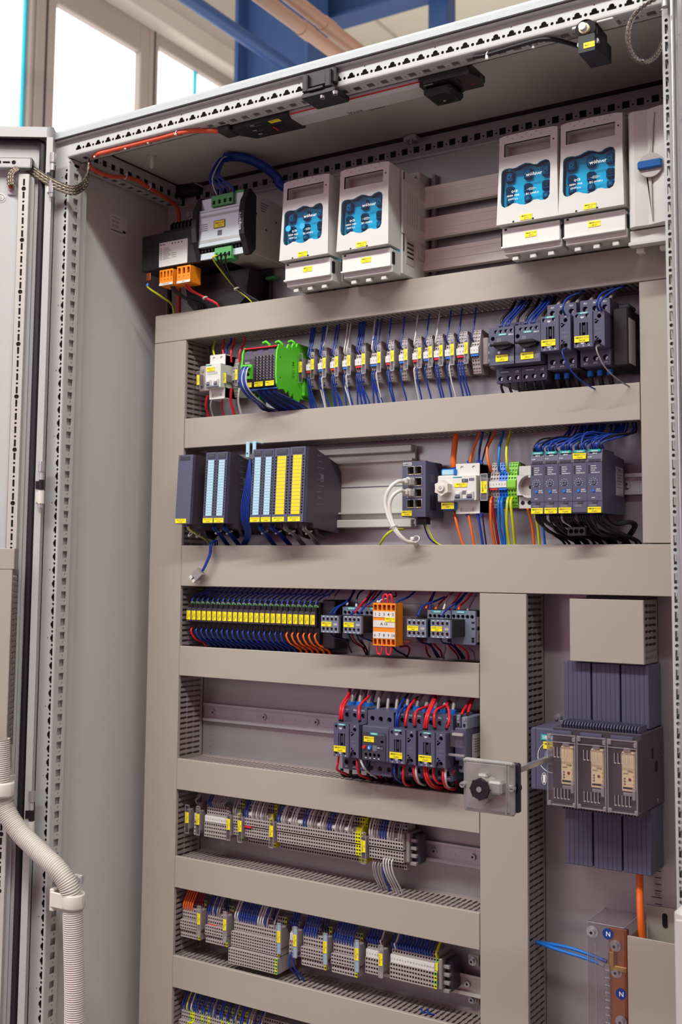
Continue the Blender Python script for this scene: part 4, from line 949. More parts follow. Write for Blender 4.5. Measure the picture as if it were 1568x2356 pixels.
# ---- braided straps
def braid(b, pts, side, wd, n=7, r=1.5):
    P = [Vector(p) for p in pts]; S = Vector(side)
    for k in range(n):
        q = []
        for i, p in enumerate(P):
            t = (P[min(i + 1, len(P) - 1)] - P[max(i - 1, 0)]).normalized(); sd = (S - t * S.dot(t)).normalized(); nn = t.cross(sd)
            q.append(p + sd * (wd * (2 * (k + .5) / n - 1) + .6 * math.sin(i * 2.1 + k)) + nn * (.9 * math.sin(i * 2.1 + k * 3.14)))
        b.tube(q, r, ('braid', 'braid_bright')[k % 2], 5)
b = MB(); bp = smooth_path([tuple(OD + DU * q[0] + DN * 22 + Vector((0, 0, q[1]))) for q in (on_door(28, 428, 14), on_door(26, 400, 22), on_door(40, 385, 26))], 5)
braid(b, smooth_path(bp, 2), (1, .3, 0), 8); one('earthing_strap', b, 'short dark braided strap from the copper earth stud on the door', 'earth strap', tuple(bp[0]))
b = MB(); bp = smooth_path([at3(48, 378, -34), at3(75, 392, -34), at3(105, 412, -32), at3(140, 430, -26), at3(168, 438, -16), at3(190, 428, 6), at3(202, 405, 18), at3(203, 370, 22)], 5)
braid(b, smooth_path(bp, 2), (.25, -.2, 1), 9); one('earthing_strap', b, 'long braided strap sagging from the door rail into the cabinet', 'earth strap', tuple(bp[0]))
b = MB(); bp = smooth_path([at3(1518, -8, -60), at3(1480, 14, -60), at3(1452, 45, -60), at3(1443, 90, -58), at3(1455, 128, -50), at3(1478, 142, -40), at3(1500, 136, -20), at3(1518, 112, 4), at3(1530, 80, 20)], 6)
braid(b, smooth_path(bp, 2), (.6, .8, 0), 3, 4, 1.1); b.tube(bp, 4.2, 'clear', 10, cap=False); one('earthing_strap', b, 'clear-sleeved braided strap looping beside the upper right post', 'earth strap', tuple(bp[0]))
# ---- corrugated hose with its clamps
pp = smooth_path([at3(0, 1700, -88), at3(2, 1790, -84), at3(8, 1850, -78), at3(38, 1905, -70), at3(85, 1955, -62), at3(132, 2000, -55), at3(158, 2040, -48), at3(166, 2085, -42), at3(169, 2180, -40), at3(171, 2270, -40), at3(171, 2356, -40), at3(171, 2420, -40)], 8)
L = [0]
for i in range(1, len(pp)): L.append(L[-1] + (pp[i] - pp[i - 1]).length)
n = int(L[-1] / .9); rs = []
j = 0
for i in range(n):
    d = L[-1] * i / n
    while L[j + 1] < d: j += 1
    rs.append(pp[j].lerp(pp[j + 1], (d - L[j]) / (L[j + 1] - L[j])))
b = MB(); b.tube(rs, 17, 'pvc', 20, rf=lambda i: ((17.5, 17.5, 16.8, 14.2)[i % 4],) * 2, cap=False)
one('corrugated_hose', b, 'ribbed beige hose curving from the door to the left cabinet post', 'hose', tuple(rs[0]))
x, z = at(168, 2072, -42)
T = T3('hose_clamp', 'beige clamp holding the ribbed hose on the left post', 'clamp', (x, -42, z))
b = MB(); b.tube([(x + 19.5 * math.cos(t * .314), -42 + 19.5 * math.sin(t * .314), z) for t in range(21)], (1.6, 13), 'pvc', 8, fl=(1, 0, 0)); b.box(x - 36, x - 6, -62, -58, z - 12, z + 14, 'pvc', 1.5); b.box(x - 40, x - 30, -60, 4, z - 20, z + 18, 'pvc', 2); P('clamp_band', b, T)
for dz in (24, -24):
    b = MB(); b.cyl((x - 26, 2, z + dz), (x - 26, -6, z + dz), 5, 'steel', 10); b.box(x - 36, x - 18, -4, 3, z + dz - 7, z + dz + 7, 'galv', 1); P('clamp_screw', b, T)
x, z = at(6, 1815, -84)
T = T3('hose_clamp', 'beige clamp holding the ribbed hose on the open left door', 'clamp', (x, -84, z))
b = MB(); b.tube([(x + 19.5 * math.cos(t * .314), -84 + 19.5 * math.sin(t * .314), z) for t in range(21)], (1.6, 13), 'pvc', 8, fl=(1, 0, 0)); P('clamp_band', b, T)
q = at3(14, 1795, -72); b = MB(); b.cyl((q[0] + 4, -74, q[2]), (q[0] + 4, -86, q[2]), 6, 'steel', 12); b.box(q[0] - 8, q[0] + 14, -74, -62, q[2] - 34, q[2] + 10, 'galv', 1); P('clamp_bracket', b, T)
# ================================================================ device families used in several rows
def z5(a, b): return 400 + a * .35714, 700 + b * .35714
def z6(a, b): return 900 + a * .42602, 640 + b * .42602
def zA(a, b): return 380 + a * .35714, 980 + b * .35714
def z2(a, b): return 860 + a * .45153, 960 + b * .45153
def hole_face(b, x0, x1, z0, z1, y, holes, m, dp=3, mb='void'):        # -y face with holes
    b.plate((0, y, 0), X_, Z_, Y_, rc(x0, x1, z1, z0), holes, dp, m, None, mb)
def screw(b, x, z, y, r=3): b.cyl((x, y, z), (x, y - .4, z), r, 'steel', 8); b.box(x - r * .7, x + r * .7, y - .5, y - .4, z - .3, z + .3, 'void')
def contactor(loc, w, l1, l2, label, group, dp=125):
    T = T3('contactor', label, 'contactor', loc, group)
    b = MB()
    for zt, zb, nm in ((0, -28, 'LT'), (-80, -106, '  ')):
        zc = (zt + zb) / 2 + (0 if zt == 0 else -1)
        hs = [circ(w * (.17 + .33 * i), zc, 4.3, 12) for i in range(3)]
        hole_face(b, 0, w, zt, zb, 30, hs, 'anthra', 8)
        b.box(0, w, 38.2, dp, zb, zt, 'anthra', 1); b.box(0, w, 30.2, 38.2, zt - 1, zt, 'anthra'); b.box(0, w, 30.2, 38.2, zb, zb + 1, 'anthra')
        for x in (0, w): b.poly([(x, 30, zb), (x, 39, zb), (x, 39, zt), (x, 30, zt)], 'anthra')
        for i in range(3):
            screw(b, w * (.17 + .33 * i), zc, 37.5, 3)
            b.text(('1/L1', '3/L2', '5/L3')[i] if zt == 0 else ('2/T1', '4/T2', '6/T3')[i], (w * (.17 + .33 * i), 29.9, zt - 6 if zt == 0 else zb + 3), X_, Z_, 2.6, 'inkwhite', 'c', 9)
    b.box(1, w - 1, 34, dp, -82, -27, 'anthra_dk'); b.box(w * .5, w, 70, dp - 4, -103, -4, 'dkbox', 1)
    b.build('housing', T)
    b = MB(); s = w * .62
    hs = [circ(s * .17, -31, 3, 10), circ(s * .72, -31, 3, 10), circ(s * .17, -74, 3, 10), circ(s * .72, -74, 3, 10), rc(s * .3, s * .37, -62, -42), rc(s * .42, s * .63, -62, -42), rc(s * .68, s * .75, -62, -42)]
    hole_face(b, 0, s, -25, -81, 0, hs, 'anthra', 5)
    b.box(0, s, 5.1, 32, -81, -25, 'anthra', .8); b.poly([(0, 0, -25), (s, 0, -25), (s, 6, -25), (0, 6, -25)], 'anthra'); b.poly([(0, 0, -81), (s, 0, -81), (s, 6, -81), (0, 6, -81)], 'anthra'); b.poly([(s, 0, -81), (s, 0, -25), (s, 6, -25), (s, 6, -81)], 'anthra')
    b.box(s * .47, s * .58, 1, 3, -58, -46, 'anthra_dk', .6)
    for (x, z) in ((s * .17, -31), (s * .72, -31), (s * .17, -74), (s * .72, -74)): screw(b, x, z, 4.6, 2.2)
    for (x, z) in ((s * .45, -33), (s * .45, -74)): b.box(x - 3, x + 3, -.1, 0, z - .5, z + .5, 'inkwhite'); b.box(x - 2, x + 2, -.1, 0, z - 2, z - 1.2, 'inkwhite')
    for i in range(3): b.text(('L', 'S', 'A')[i] + str(i + 1), (s * (.2 + .3 * i), -.1, -79.5), X_, Z_, 2, 'inkwhite', 'c', 5)
    b.build('front_block', T)
    b = MB()
    hs = [circ((s + w) / 2 + 1, -34, 3.4, 10), circ((s + w) / 2 + 1, -74, 3.4, 10), rc(s + 3, s + 6, -45, -38), rc(s + 3, s + 9, -42, -40), rc(s + 3, s + 6, -72, -65), rc(s + 3, s + 9, -70, -68)]
    hole_face(b, s + .6, w, -25, -82, 2, hs, 'anthra', 5)
    b.box(s + .6, w, 7.1, 32, -82, -25, 'anthra', .8); b.poly([(w, 2, -82), (w, 2, -25), (w, 8, -25), (w, 8, -82)], 'anthra'); b.poly([(s + .6, 2, -25), (w, 2, -25), (w, 8, -25), (s + .6, 8, -25)], 'anthra')
    b.text('SIRIUS', ((s + w) / 2, 1.9, -55), X_, Z_, 2.8, 'inkgrey', 'c', 13); b.text('A1', ((s + w) / 2 + 1, 1.9, -29), X_, Z_, 2, 'inkwhite', 'c', 5)
    b.box((s + w) / 2 - 4, (s + w) / 2 + 4, 1.9, 2, -61, -60, 'inkgrey')
    b.build('side_block', T)
    b = MB(); b.box(s * .28, s * .78, -.5, 0, -28.4, -25.4, 'teal'); b.text('SIEMENS', (s * .53, -.6, -28), X_, Z_, 2.1, 'inkwhite', 'c', s * .44); b.build('brand_plate', T)
    marking(T, s * .03, s * .82, -63, -73, -.2, l1, l2)
    return T
def wfan(x, y, z, x2, y2, z2_, sag=0): return [(x, y, z), (x, y - 3, z + (6 if z2_ > z else -6)), ((x + x2) / 2, (y + y2) / 2 - 6, (z + z2_) / 2 + sag), (x2, y2, z2_)]

# ================================================================ first row of devices
D1B, D2T, D2B, D3T, D3B, D4T, D4B, D5T, D5B, D6T, D6B, D7T, D7B = -339, -498, -557, -749, -828, -944, -1001, -1159.5, -1217.6, -1343, -1401, -1527, -1585
# end stop, circuit breaker
def label_holder(cx, zc, y, label, group, h=44, w=7, txt=('=MAB+UC10', '-X1'), lift=4, m='clear'):
    T = T3('label_holder', label, 'label holder', (cx, y, zc), group)
    b = MB(); b.box(-w / 2, w / 2, 0, 2, -h / 2, h / 2, m, .6); b.box(-w / 2, -w / 2 + 1, -1, 0, -h / 2, h / 2, 'clearfr'); b.box(w / 2 - 1, w / 2, -1, 0, -h / 2, h / 2, 'clearfr'); b.box(-w / 2, w / 2, -1, 1, -h / 2, -h / 2 + 1.5, 'clearfr'); b.box(-w / 2, w / 2, -1, 1, h / 2 - 1.5, h / 2, 'clearfr'); b.build('clear_strip', T)
    b = MB(); b.box(-w / 2 + .4, w / 2 - .4, 2, 295 - y, -h * .34, h * .34, 'termdk', 1); b.build('end_stop', T)
    marking(T, -w / 2 + .9, w / 2 - .9, lift + 10, lift - 10, -.4, txt[0], txt[1], vert=True)
    return T
x, z = at(*z5(157, 488), 238)
label_holder(x, z, 238, 'yellow-labelled clear holder at the far left end of the uppermost terminal row', None, 36, 8, ('=MAB+UC10', '-X1'), 0)
b = MB(); x0, z0, x1, z1 = rect(*z5(165, 400), *z5(222, 560), 250); b.box(x0, x1, 250, 296, z1, z0, 'term', 2); b.cyl((x0 + 8, 250, z0 - 10), (x0 + 8, 249, z0 - 10), 4, 'termdk', 10); b.cyl((x0 + 8, 250, z1 + 12), (x0 + 8, 249, z1 + 12), 4, 'termdk', 10)
one('end_terminal', b, 'grey end terminal with two screw holes left of the small circuit breaker', 'terminal', (x0, 250, z0))
def breaker(loc, w, h, fh, label, l1, l2, group=None, rcd=False):
    T = T3('circuit_breaker', label, 'circuit breaker', loc, group)
    n = 2; b = MB()
    for zt, zb in ((0, -(h - fh) / 2 - 2), (-(h + fh) / 2 + 2, -h)):
        hole_face(b, 0, w, zt, zb, 14, [circ(w * (i + .5) / n, zt - 7 if zt == 0 else zb + 7, 3.2, 10) for i in range(n)], 'white', 6)
        b.box(0, w, 20.1, 52, zb, zt, 'white', .6); b.box(0, w, 14.2, 20.2, zt - .6, zt, 'white'); b.box(0, w, 14.2, 20.2, zb, zb + .6, 'white'); b.poly([(w, 14, zb), (w, 21, zb), (w, 21, zt), (w, 14, zt)], 'white')
        for i in range(n): screw(b, w * (i + .5) / n, zt - 7 if zt == 0 else zb + 7, 19.6, 2.4)
    b.box(0, w, 16, 58, -h + 2, -2, 'white'); b.build('housing', T)
    b = MB(); zt = -(h - fh) / 2; zb = -(h + fh) / 2
    b.box(0, w, 0, 16, zb, zt, 'white', .8)
    b.box(1, w * .4, -.2, 0, zt - 4, zt - 2, 'teal'); b.text('SIEMENS', (w * .3, -.3, zt - 3.8), X_, Z_, 1.6, 'inkgrey', 'c', w * .36)
    if rcd:
        b.box(w * .4, w * .66, -1, 0, zt - 12, zt - 6, 'anthra', .5); b.box(w * .7, w * .92, -.2, 0, zt - 10, zt - 5, 'inkgrey'); b.text('T', (w * .5, -1.2, zt - 10.8), X_, Z_, 3, 'white'); b.box(w * .42, w * .6, -.2, 0, zb + 10, zb + 17, 'inkgrey'); b.box(w * .14, w * .22, -.2, 0, zt - 18, zt - 16, 'wgreen')
    else:
        for k in range(3): b.box(w * .12, w * .8, -.1, 0, zt - 17 - 2 * k, zt - 17.7 - 2 * k, 'inkgrey')
    b.build('front', T)
    b = MB(); zc = zb + fh * .2
    xs = (w * .25, w * .75)
    for xx in xs:
        b.box(xx - w * .16, xx + w * .16, -3, 0, zc - 8, zc + 7, 'ltgrey', 1); b.box(xx - w * .1, xx + w * .1, -5, -2, zc + 1, zc + 6, 'white', 1); b.cyl((xx - w * .1, -3.5, zc - 2), (xx + w * .1, -3.5, zc - 2), 2.4, 'anthra_lt' if not rcd else 'anthra', 8)
    b.box(w * .1, w * .9, -4, -1, zc - 9, zc - 5, 'anthra_lt', .8)
    b.build('toggle', T, 'switch toggle') if False else tag(b.build('toggle', T))
    marking(T, w * .08, w * .62, zt - 7 if not rcd else zt - 13, zt - 15 if not rcd else zt - 20, -.3, l1, l2)
    return T
x0, zt = at(*z5(210, 340), 222); xe, _ = at(*z5(310, 340), 222)
breaker((132, 220, -374), 37, 88, 48, 'small white two-pole circuit breaker at the left end of the uppermost row', '=MAB+UC10', '-1FC11')
x, z = at(*z5(328, 475), 232); label_holder(x, z, 232, 'yellow-labelled clear holder right beside the small white circuit breaker', None, 22, 8, ('=MAB+UC10', '-X2'), 0)

TERM = {}
def term_mesh(kind, c, w):
    key = (kind, c, w)
    if key in TERM: return TERM[key]
    b = MB(); m = c
    if kind == 'A':                                                    # two-sided feed-through: middle ridge, sloping holed faces
        pr = [(0, 6), (3, 7), (12, 38), (16, 40), (44, 36), (44, -36), (16, -40), (12, -38), (3, -7), (0, -6)]
        b.px(pr[1:-1] and [(1.2, 6), (5.2, 8), (13.6, 37.5), (17, 39), (44, 36), (44, -36), (17, -39), (13.6, -37.5), (5.2, -8), (1.2, -6)], .15, w - .15, m)
        for s in (1, -1):
            L = math.hypot(10, 31); V = (10 / L, 0, s * 31 / L); V = (0, 10 / L, s * 31 / L)
            hs = [rc(w * .17, w * .83, 2.2, 5.6), circ(w / 2, 10.4, w * .39, 8), rc(w * .17, w * .83, 15.4, 19.2), circ(w / 2, 24.6, w * .41, 8), rc(w * .17, w * .83, 28.4, 31)]
            b.plate((0, 2.6, s * 7), X_, V, (0, 1, 0), rc(0, w, 0, L), hs, 2.2, m, None, 'void')
        b.box(0, w, .2, 3, -6.5, 6.5, m)
    else:                                                              # stepped multi-level: rows of holes on tiers
        tiers = {'B': [(22, 36, 16, 2), (14, 21.5, 4, 0), (-5, 13.5, 0, 3), (-26, -8, 2, 3), (-40, -27, 14, 2)],
                 'C': [(9, 24, 13, 2), (-12, 8, 0, 3), (-30, -13, -8, 3), (-45, -31, -5, 2)],
                 'D': [(9, 24, 13, 2), (-12, 8, 0, 3), (-39, -13, -9, 5), (-68, -41, -17, 5)],
                 'E': [(6.5, 24, 5, 3), (-6, 6, 1, 0), (-34, -7, -3, 4)]}[kind]
        q = 0
        for (zb, zt, y, n) in tiers:
            h = zt - zb; n_ = max(n, 1)
            for k in range(n_):
                za = zt - h * (k + 1) / n_; ze = zt - h * k / n_; zz = (za + ze) / 2; q += 1
                mm_ = c if c != 'gy' else ('yelterm', 'gnterm')[q % 2]
                hs = [] if n == 0 else [rc(w * .17, w * .83, zz - h / n * .3, zz + h / n * .3)] if k % 2 == 0 else [circ(w / 2, zz, w * .4, 8)]
                b.plate((0, y, 0), X_, Z_, Y_, rc(.12, w - .12, za, ze), hs, 2.2, mm_, None, 'void')
                b.box(.12, w - .12, y + 2.3, 46, za, ze, 'term' if c == 'gy' else mm_)
            m = c if c != 'gy' else 'yelterm'
            b.box(.12, w - .12, y + .05, y + 2.4, zt - .4, zt, m); b.box(.12, w - .12, y + .05, y + 2.4, zb, zb + .4, m)
            for xx in (.12, w - .12): b.poly([(xx, y, zb), (xx, y + 2.6, zb), (xx, y + 2.6, zt), (xx, y, zt)], 'term' if c == 'gy' else m)
    me = b.build('terminal'); mesh = me.data; bpy.data.objects.remove(me); TERM[key] = mesh
    return mesh
def terminal(kind, c, w, loc, label, group):
    o = bpy.data.objects.new('terminal', term_mesh(kind, c, w)); COL.objects.link(o)
    o.location = (loc[0] * MM, loc[1] * MM, (loc[2] + ZO) * MM); return tag(o, label, 'terminal', group)
def strip_marker(x0, x1, y, z0, z1, nums, label, group, m='white'):
    b = MB(); b.box(x0, x1, y - 1, y + 1, z1, z0, m, .3); n = len(nums); w = (x1 - x0) / max(n, 1)
    for i, s in enumerate(nums): b.text(s, (x0 + w * (i + .5), y - 1.1, (z0 + z1) / 2 - 1.4), X_, Z_, 3, 'ink', 'c', w * .7)
    return one('marker_strip', b, label, 'marker strip', (x0, y, z0), group)
def jumper(x0, x1, y, z, c, label, group, h=3):
    b = MB(); b.box(x0, x1, y - .8, y + 2, z - h, z, c, .4); return one('jumper_bar', b, label, 'jumper', (x0, y, z), group)
# single terminal left of the green module
x, z = at(*z5(370, 470), 250)
for i in range(2): terminal('A', 'term', 5.2, (x + 5.2 * i, 250, z), 'grey feed-through terminal left of the green module, %s of two' % ('left', 'right')[i], 'grey terminals left of the green module')
label_holder(x + 15, z + 1, 246, 'yellow-labelled clear holder left of the bright green module', None, 40, 7, ('=MAB+UC10', '-XD1'), 2)
# green safety module
GX0, GX1, GZT, GZB, GY = 251, 331, -382, -462, 175
T = T3('safety_module', 'bright green module with a dark holed front and two thick blue wires', 'module', (GX0, GY, GZB))
def arc_profile(r=3): return [(GY + 112, GZT + 14), (GY + 70, GZT + 14), (GY + 66, GZT + 6), (GY + 56, GZT + 12), (GY + 50, GZT + 2), (GY + 40, GZT + 8), (GY + 34, GZT - 2), (GY + 22, GZT + 2), (GY + 8, GZT + 2), (GY + 2, GZT - 10), (GY, GZT - 30), (GY, GZB + 24), (GY + 2, GZB + 8), (GY + 10, GZB - 2), (GY + 24, GZB + 1), (GY + 32, GZB - 7), (GY + 40, GZB + 1), (GY + 48, GZB - 12), (GY + 56, GZB - 2), (GY + 64, GZB - 22), (GY + 76, GZB - 24), (GY + 80, GZB - 10), (GY + 112, GZB - 12)]
b = MB(); b.px(arc_profile(), GX0, GX0 + 3, 'green'); P('side_shell', b, T)
b = MB(); b.px(arc_profile(), GX1 - 3, GX1, 'green'); b.text('MURR', (GX1 + .1, GY + 52, (GZT + GZB) / 2), NZ, Y_, 9, 'wgreen', 'c', 56); b.box(GX1 - 1, GX1 + 6, GY + 84, GY + 108, GZB - 6, GZT - 16, 'green', 3)
for k in range(2): b.cyl((GX1, GY + 12, GZT - 22 - 38 * k), (GX1 + .2, GY + 12, GZT - 22 - 38 * k), 1.5, 'ink', 8)
P('side_shell', b, T)
b = MB()
for k in range(3): b.tube([(GX0 + 20 + 24 * k, GY + 60 + 8 * k, GZT + 6), (GX0 + 24 + 24 * k, GY + 58 + 8 * k, GZT + 16), (GX0 + 18 + 24 * k, GY + 54 + 8 * k, GZT + 20), (GX0 + 12 + 24 * k, GY + 54 + 8 * k, GZT + 18)], (3, 4), 'green', 8)
P('top_hook', b, T)
b = MB(); pf = [(GY + 100, GZT - 2), (GY + 14, GZT - 1), (GY + 5, GZT - 8), (GY + 2, GZT - 22), (GY + 2, GZB + 18), (GY + 6, GZB + 6), (GY + 14, GZB + 1), (GY + 100, GZB + 2)]
b.px(pf, GX0 + 3, GX1 - 3, 'dkbox'); b.box(GX0 + 2, GX1 - 2, GY + 4, GY + 12, GZT - 2, GZT, 'red'); b.box(GX0 + 2, GX1 - 2, GY + 6, GY + 14, GZB, GZB + 2, 'blue')
for c in range(6):
    xx = GX0 + 32 + c * 7.6
    for r in range(9): b.box(xx - 1.8, xx + 1.8, GY + 1.4, GY + 2, GZT - 18 - r * 5.2, GZT - 21.4 - r * 5.2, 'void'); b.box(xx + 2.3, xx + 3, GY + 1.6, GY + 2, GZT - 18.6 - r * 5.2, GZT - 20 - r * 5.2, 'inkwhite')
for c in range(3): b.box(GX0 + 8 + 25 * c, GX0 + 22 + 25 * c, GY + 4, GY + 8, GZT - 14, GZT - 6, 'anthra', .5)
b.text('MICO', (GX0 + 13, GY + 1.5, GZT - 30), X_, Z_, 3, 'inkwhite', 'c', 14)
for k in range(4): b.box(GX0 + 8, GX0 + 15, GY + 1.6, GY + 2, GZB + 30 - 5 * k, GZB + 29 - 5 * k, 'inkgrey')
P('front_panel', b, T)
b = MB(); x0, z0, x1, z1 = GX0 + 3, GZT - 33, GX0 + 26, GZT - 60; b.plate((0, GY - 6, 0), X_, Z_, Y_, rc(x0, x1, z1, z0), [circ(x0 + 6, z0 - 7, 3.4), circ(x0 + 17, z0 - 7, 3.4), circ(x0 + 6, z0 - 19, 3.4), circ(x0 + 17, z0 - 19, 3.4)], 4, 'green', None, 'void'); b.box(x0, x1, GY - 2, GY + 3, z1, z0, 'green'); P('power_plug', b, T, 'green power plug')
for k, s in enumerate(('-1FC5', '-1FC6', '-1FC7')):
    q = marking(T, 0, 19, 0, -9, 0, '=MAB+UC10', s); q.location = ((5 + 25 * k) * MM, 1.2 * MM, (14 + GZB - GZB) * MM)
for i in range(2):
    o = 26 * i; pth = [(GX0 + 9 + 11 * i, GY - 4, GZT - 40), at3(*z5(445 + o * .8, 415), 152), at3(*z5(428 + o, 475), 146), at3(*z5(440 + o, 535), 148), at3(*z5(478 + o, 590), 165), at3(*z5(540 + o, 638), 205), at3(*z5(600 + o, 682), 250), (GX0 + 96 + 8 * i, 264, D2T - 8)]
    wire(pth, 3.6, 'wblue', 'thick blue wire curving from the green module plug, the %s one' % ('left', 'right')[i], group='thick blue wires of the green module', n=8)
    wire([(p[0] + 4.2, p[1] - 1.5, p[2]) for p in pth], 1.3, 'wwhite', 'white wire lying along the %s thick blue wire of the green module' % ('left', 'right')[i], group='thin white wires of the green module')
for i in range(11):
    xx = GX0 + 32 + 4.1 * i
    wire([(xx, GY + 12, GZB + 4), (xx + 1, GY + 12, GZB - 6), (xx + 12 + 2 * i, GY + 40, GZB - 26), (xx + 22 + 2 * i, 262, D2T - 8)], 1.7, 'wnavy' if i % 3 else 'wblue', 'dark blue wire below the green module front, %s from the left' % nth(i), group='dark blue wires below the green module')
for i, (m, nm, zx) in enumerate((('wyg', 'yellow-green', 262), ('wred', 'red', 320), ('wblue', 'blue', 366), ('wred', 'second red', 388), ('wred', 'third red', 455))):
    a = at3(*z5(zx, 245), 262); e = at3(*z5((262, 325, 338, 370, 420)[i], (338, 345, 335, 375, 372)[i]), 250)
    wire([(a[0], a[1], D1B + 4), a, ((a[0] * .4 + e[0] * .6), 250, (a[2] + e[2]) / 2), e], 2.0, m, '%s wire from the top duct, left end of the uppermost row' % nm, n=6)
for i, (m, nm, zx, ze) in enumerate((('wred', 'thick red', 218, 222), ('wwhite', 'white', 252, 250), ('wred', 'thin red', 320, 322), ('wred', 'red bundle', 365, 390), ('wred', 'second red bundle', 372, 396), ('wwhite', 'curved white', 420, 440), ('wwhite', 'second curved white', 425, 433))):
    a = at3(*z5(zx, 540 if i > 2 else 590), 245); e = at3(*z5(ze, 715), 262)
    wire([a, ((a[0] + e[0]) / 2 - 3, 250, (a[2] + e[2]) / 2), e, (e[0] + 1, 268, D2T - 8)], 2.6 if i == 0 else 1.7, m, '%s wire going down into the duct below the small white breaker' % nm)
# feed-through terminal groups
G1 = [(705, 714, 2, 'red'), (732, 742, 2, 'blue'), (760, 770, 2, 'red'), (788, 798, 2, 'blue'), (817, 834, 3, 'red'), (852, 868, 3, 'blue'), (887, 898, 2, 'red'), (918, 930, 2, 'blue'), (949, 956, 2, 'red'), (974, 981, 2, 'blue'), (998, 1006, 2, 'red'), (1023.5, 1032, 2, 'blue'), (1050, 1064, 3, 'red'), (1082, 1101, 3, 'blue')]
TX = 'paired feed-through terminals of the uppermost row'
x, z = at(691, 847, 246); label_holder(x, z, 246, 'yellow-labelled clear holder against the right side of the green module', 'clear label holders of the uppermost row', 56, 9, ('=MAB+UC10', '-1X2'), 2)
ww = .62; tn = wu = wl = 0
for g, (p0, p1, n, jc) in enumerate(G1):
    yp = 846 - (p0 - 705) * .122
    x0, zc = at(p0, yp, 250); zc = -415.5
    w = 5.2 if n == 2 else 4.9
    cols = ('grey with red jumper' if jc == 'red' else 'grey with blue jumper')
    for i in range(n):
        terminal('A', 'term', w, (x0 + w * i, 250, zc), '%s-hand terminal of the %s group from the left in the uppermost row' % (('left', 'right') if n == 2 else ('left', 'middle', 'right'))[i:i + 1][0].join(('', '')) if False else '%s terminal in the %s group of grey feed-through terminals from the left' % ((('left', 'right') if n == 2 else ('left', 'middle', 'right'))[i], nth(g)), TX)
    strip_marker(x0 - .2, x0 + w * n + .2, 249.4, zc + 6, zc - 5.5, [str(k + 1) for k in range(n)], 'white marker on the %s group of uppermost terminals from the left' % nth(g), 'white markers on the uppermost terminals')
    jumper(x0 + .3, x0 + w * n * (.9 if jc == 'red' else .98), 250.5, zc - 6.5, jc, '%s jumper under the marker of the %s uppermost terminal group' % (jc, nth(g)), 'red and blue jumpers of the uppermost terminals', 3.4)
    if g < 13:
        x2 = x0 + w * n + 4.6
        label_holder(x2, zc + 3, 247, 'yellow-labelled clear holder right of the %s uppermost terminal group' % nth(g), 'clear label holders of the uppermost row', 50, 8, ('=MAB+UC10', '-1XD%d' % (g + 1)), 2)
    # wires
    up = (4, 4, 2, 2, 5, 4, 1, 1, 1, 1, 1, 2, 1, 1)[g] if g < 6 else (1, 1, 1, 1, 1, 1, 1, 1)[g - 6]
    dn = (5, 4, 4, 4, 6, 5, 2, 1, 1, 2, 1, 2, 3, 2)[g] if g < 6 else (2, 1, 2, 1, 2, 2, 3, 0)[g - 6]
    for k in range(up):
        xa = x0 + w * (k % n + .5); s = 1 if k >= n else 0; dx = (k - up / 2) * 2 + random.uniform(2, 6)
        za = zc + 18 + 15 * s
        wire([(xa, 256 + 4 * s, za), (xa, 250 + 4 * s, za + 6), (xa + dx * .4, 256, zc + 46), (xa + dx, 264, D1B + 14), (xa + dx, 268, D1B - 2 + 8)], 1.45, 'wblue' if (g, k) not in ((1, 3), (3, 0), (3, 1), (5, 0), (8, 0), (10, 0)) else 'wwhite', 'wire into the top of the %s uppermost terminal group from the left, %s of %d' % (nth(g), nth(k), up), group='blue wires above the uppermost terminals')
    for k in range(dn):
        xa = x0 + w * (k % n + .5); s = 1 if k >= n else 0; dx = (k - dn / 2) * 2.4 + random.uniform(3, 8)
        za = zc - 18 - 15 * s
        wire([(xa, 256 + 4 * s, za), (xa, 250 + 4 * s, za - 6), (xa + dx * .3, 256, zc - 50), (xa + dx, 262, D2T + 10), (xa + dx, 266, D2T - 8)], 1.45, 'wblue' if (g, k) not in ((1, 1), (1, 2), (3, 1), (3, 2), (5, 2), (8, 0), (11, 1)) else 'wwhite', 'wire out of the bottom of the %s uppermost terminal group from the left, %s of %d' % (nth(g), nth(k), dn), group='blue wires below the uppermost terminals')
x0, z0, x1, z1 = rect(*z6(475, 305), *z6(525, 500), 262)
b = MB(); b.box(x0 + 5, x0 + 16, 262, 300, -440, -392, 'termdk', 2); b.box(x0 + 14, x0 + 26, 272, 300, -446, -398, 'termdk', 2)
for k in range(3): b.box(x0 + 12, x0 + 22, 264, 272, -402 - 14 * k, -408 - 14 * k, 'term', 1)
one('end_clamp', b, 'grey end clamp between the last uppermost terminals and the motor breakers', 'end clamp', (x0, 262, z0))
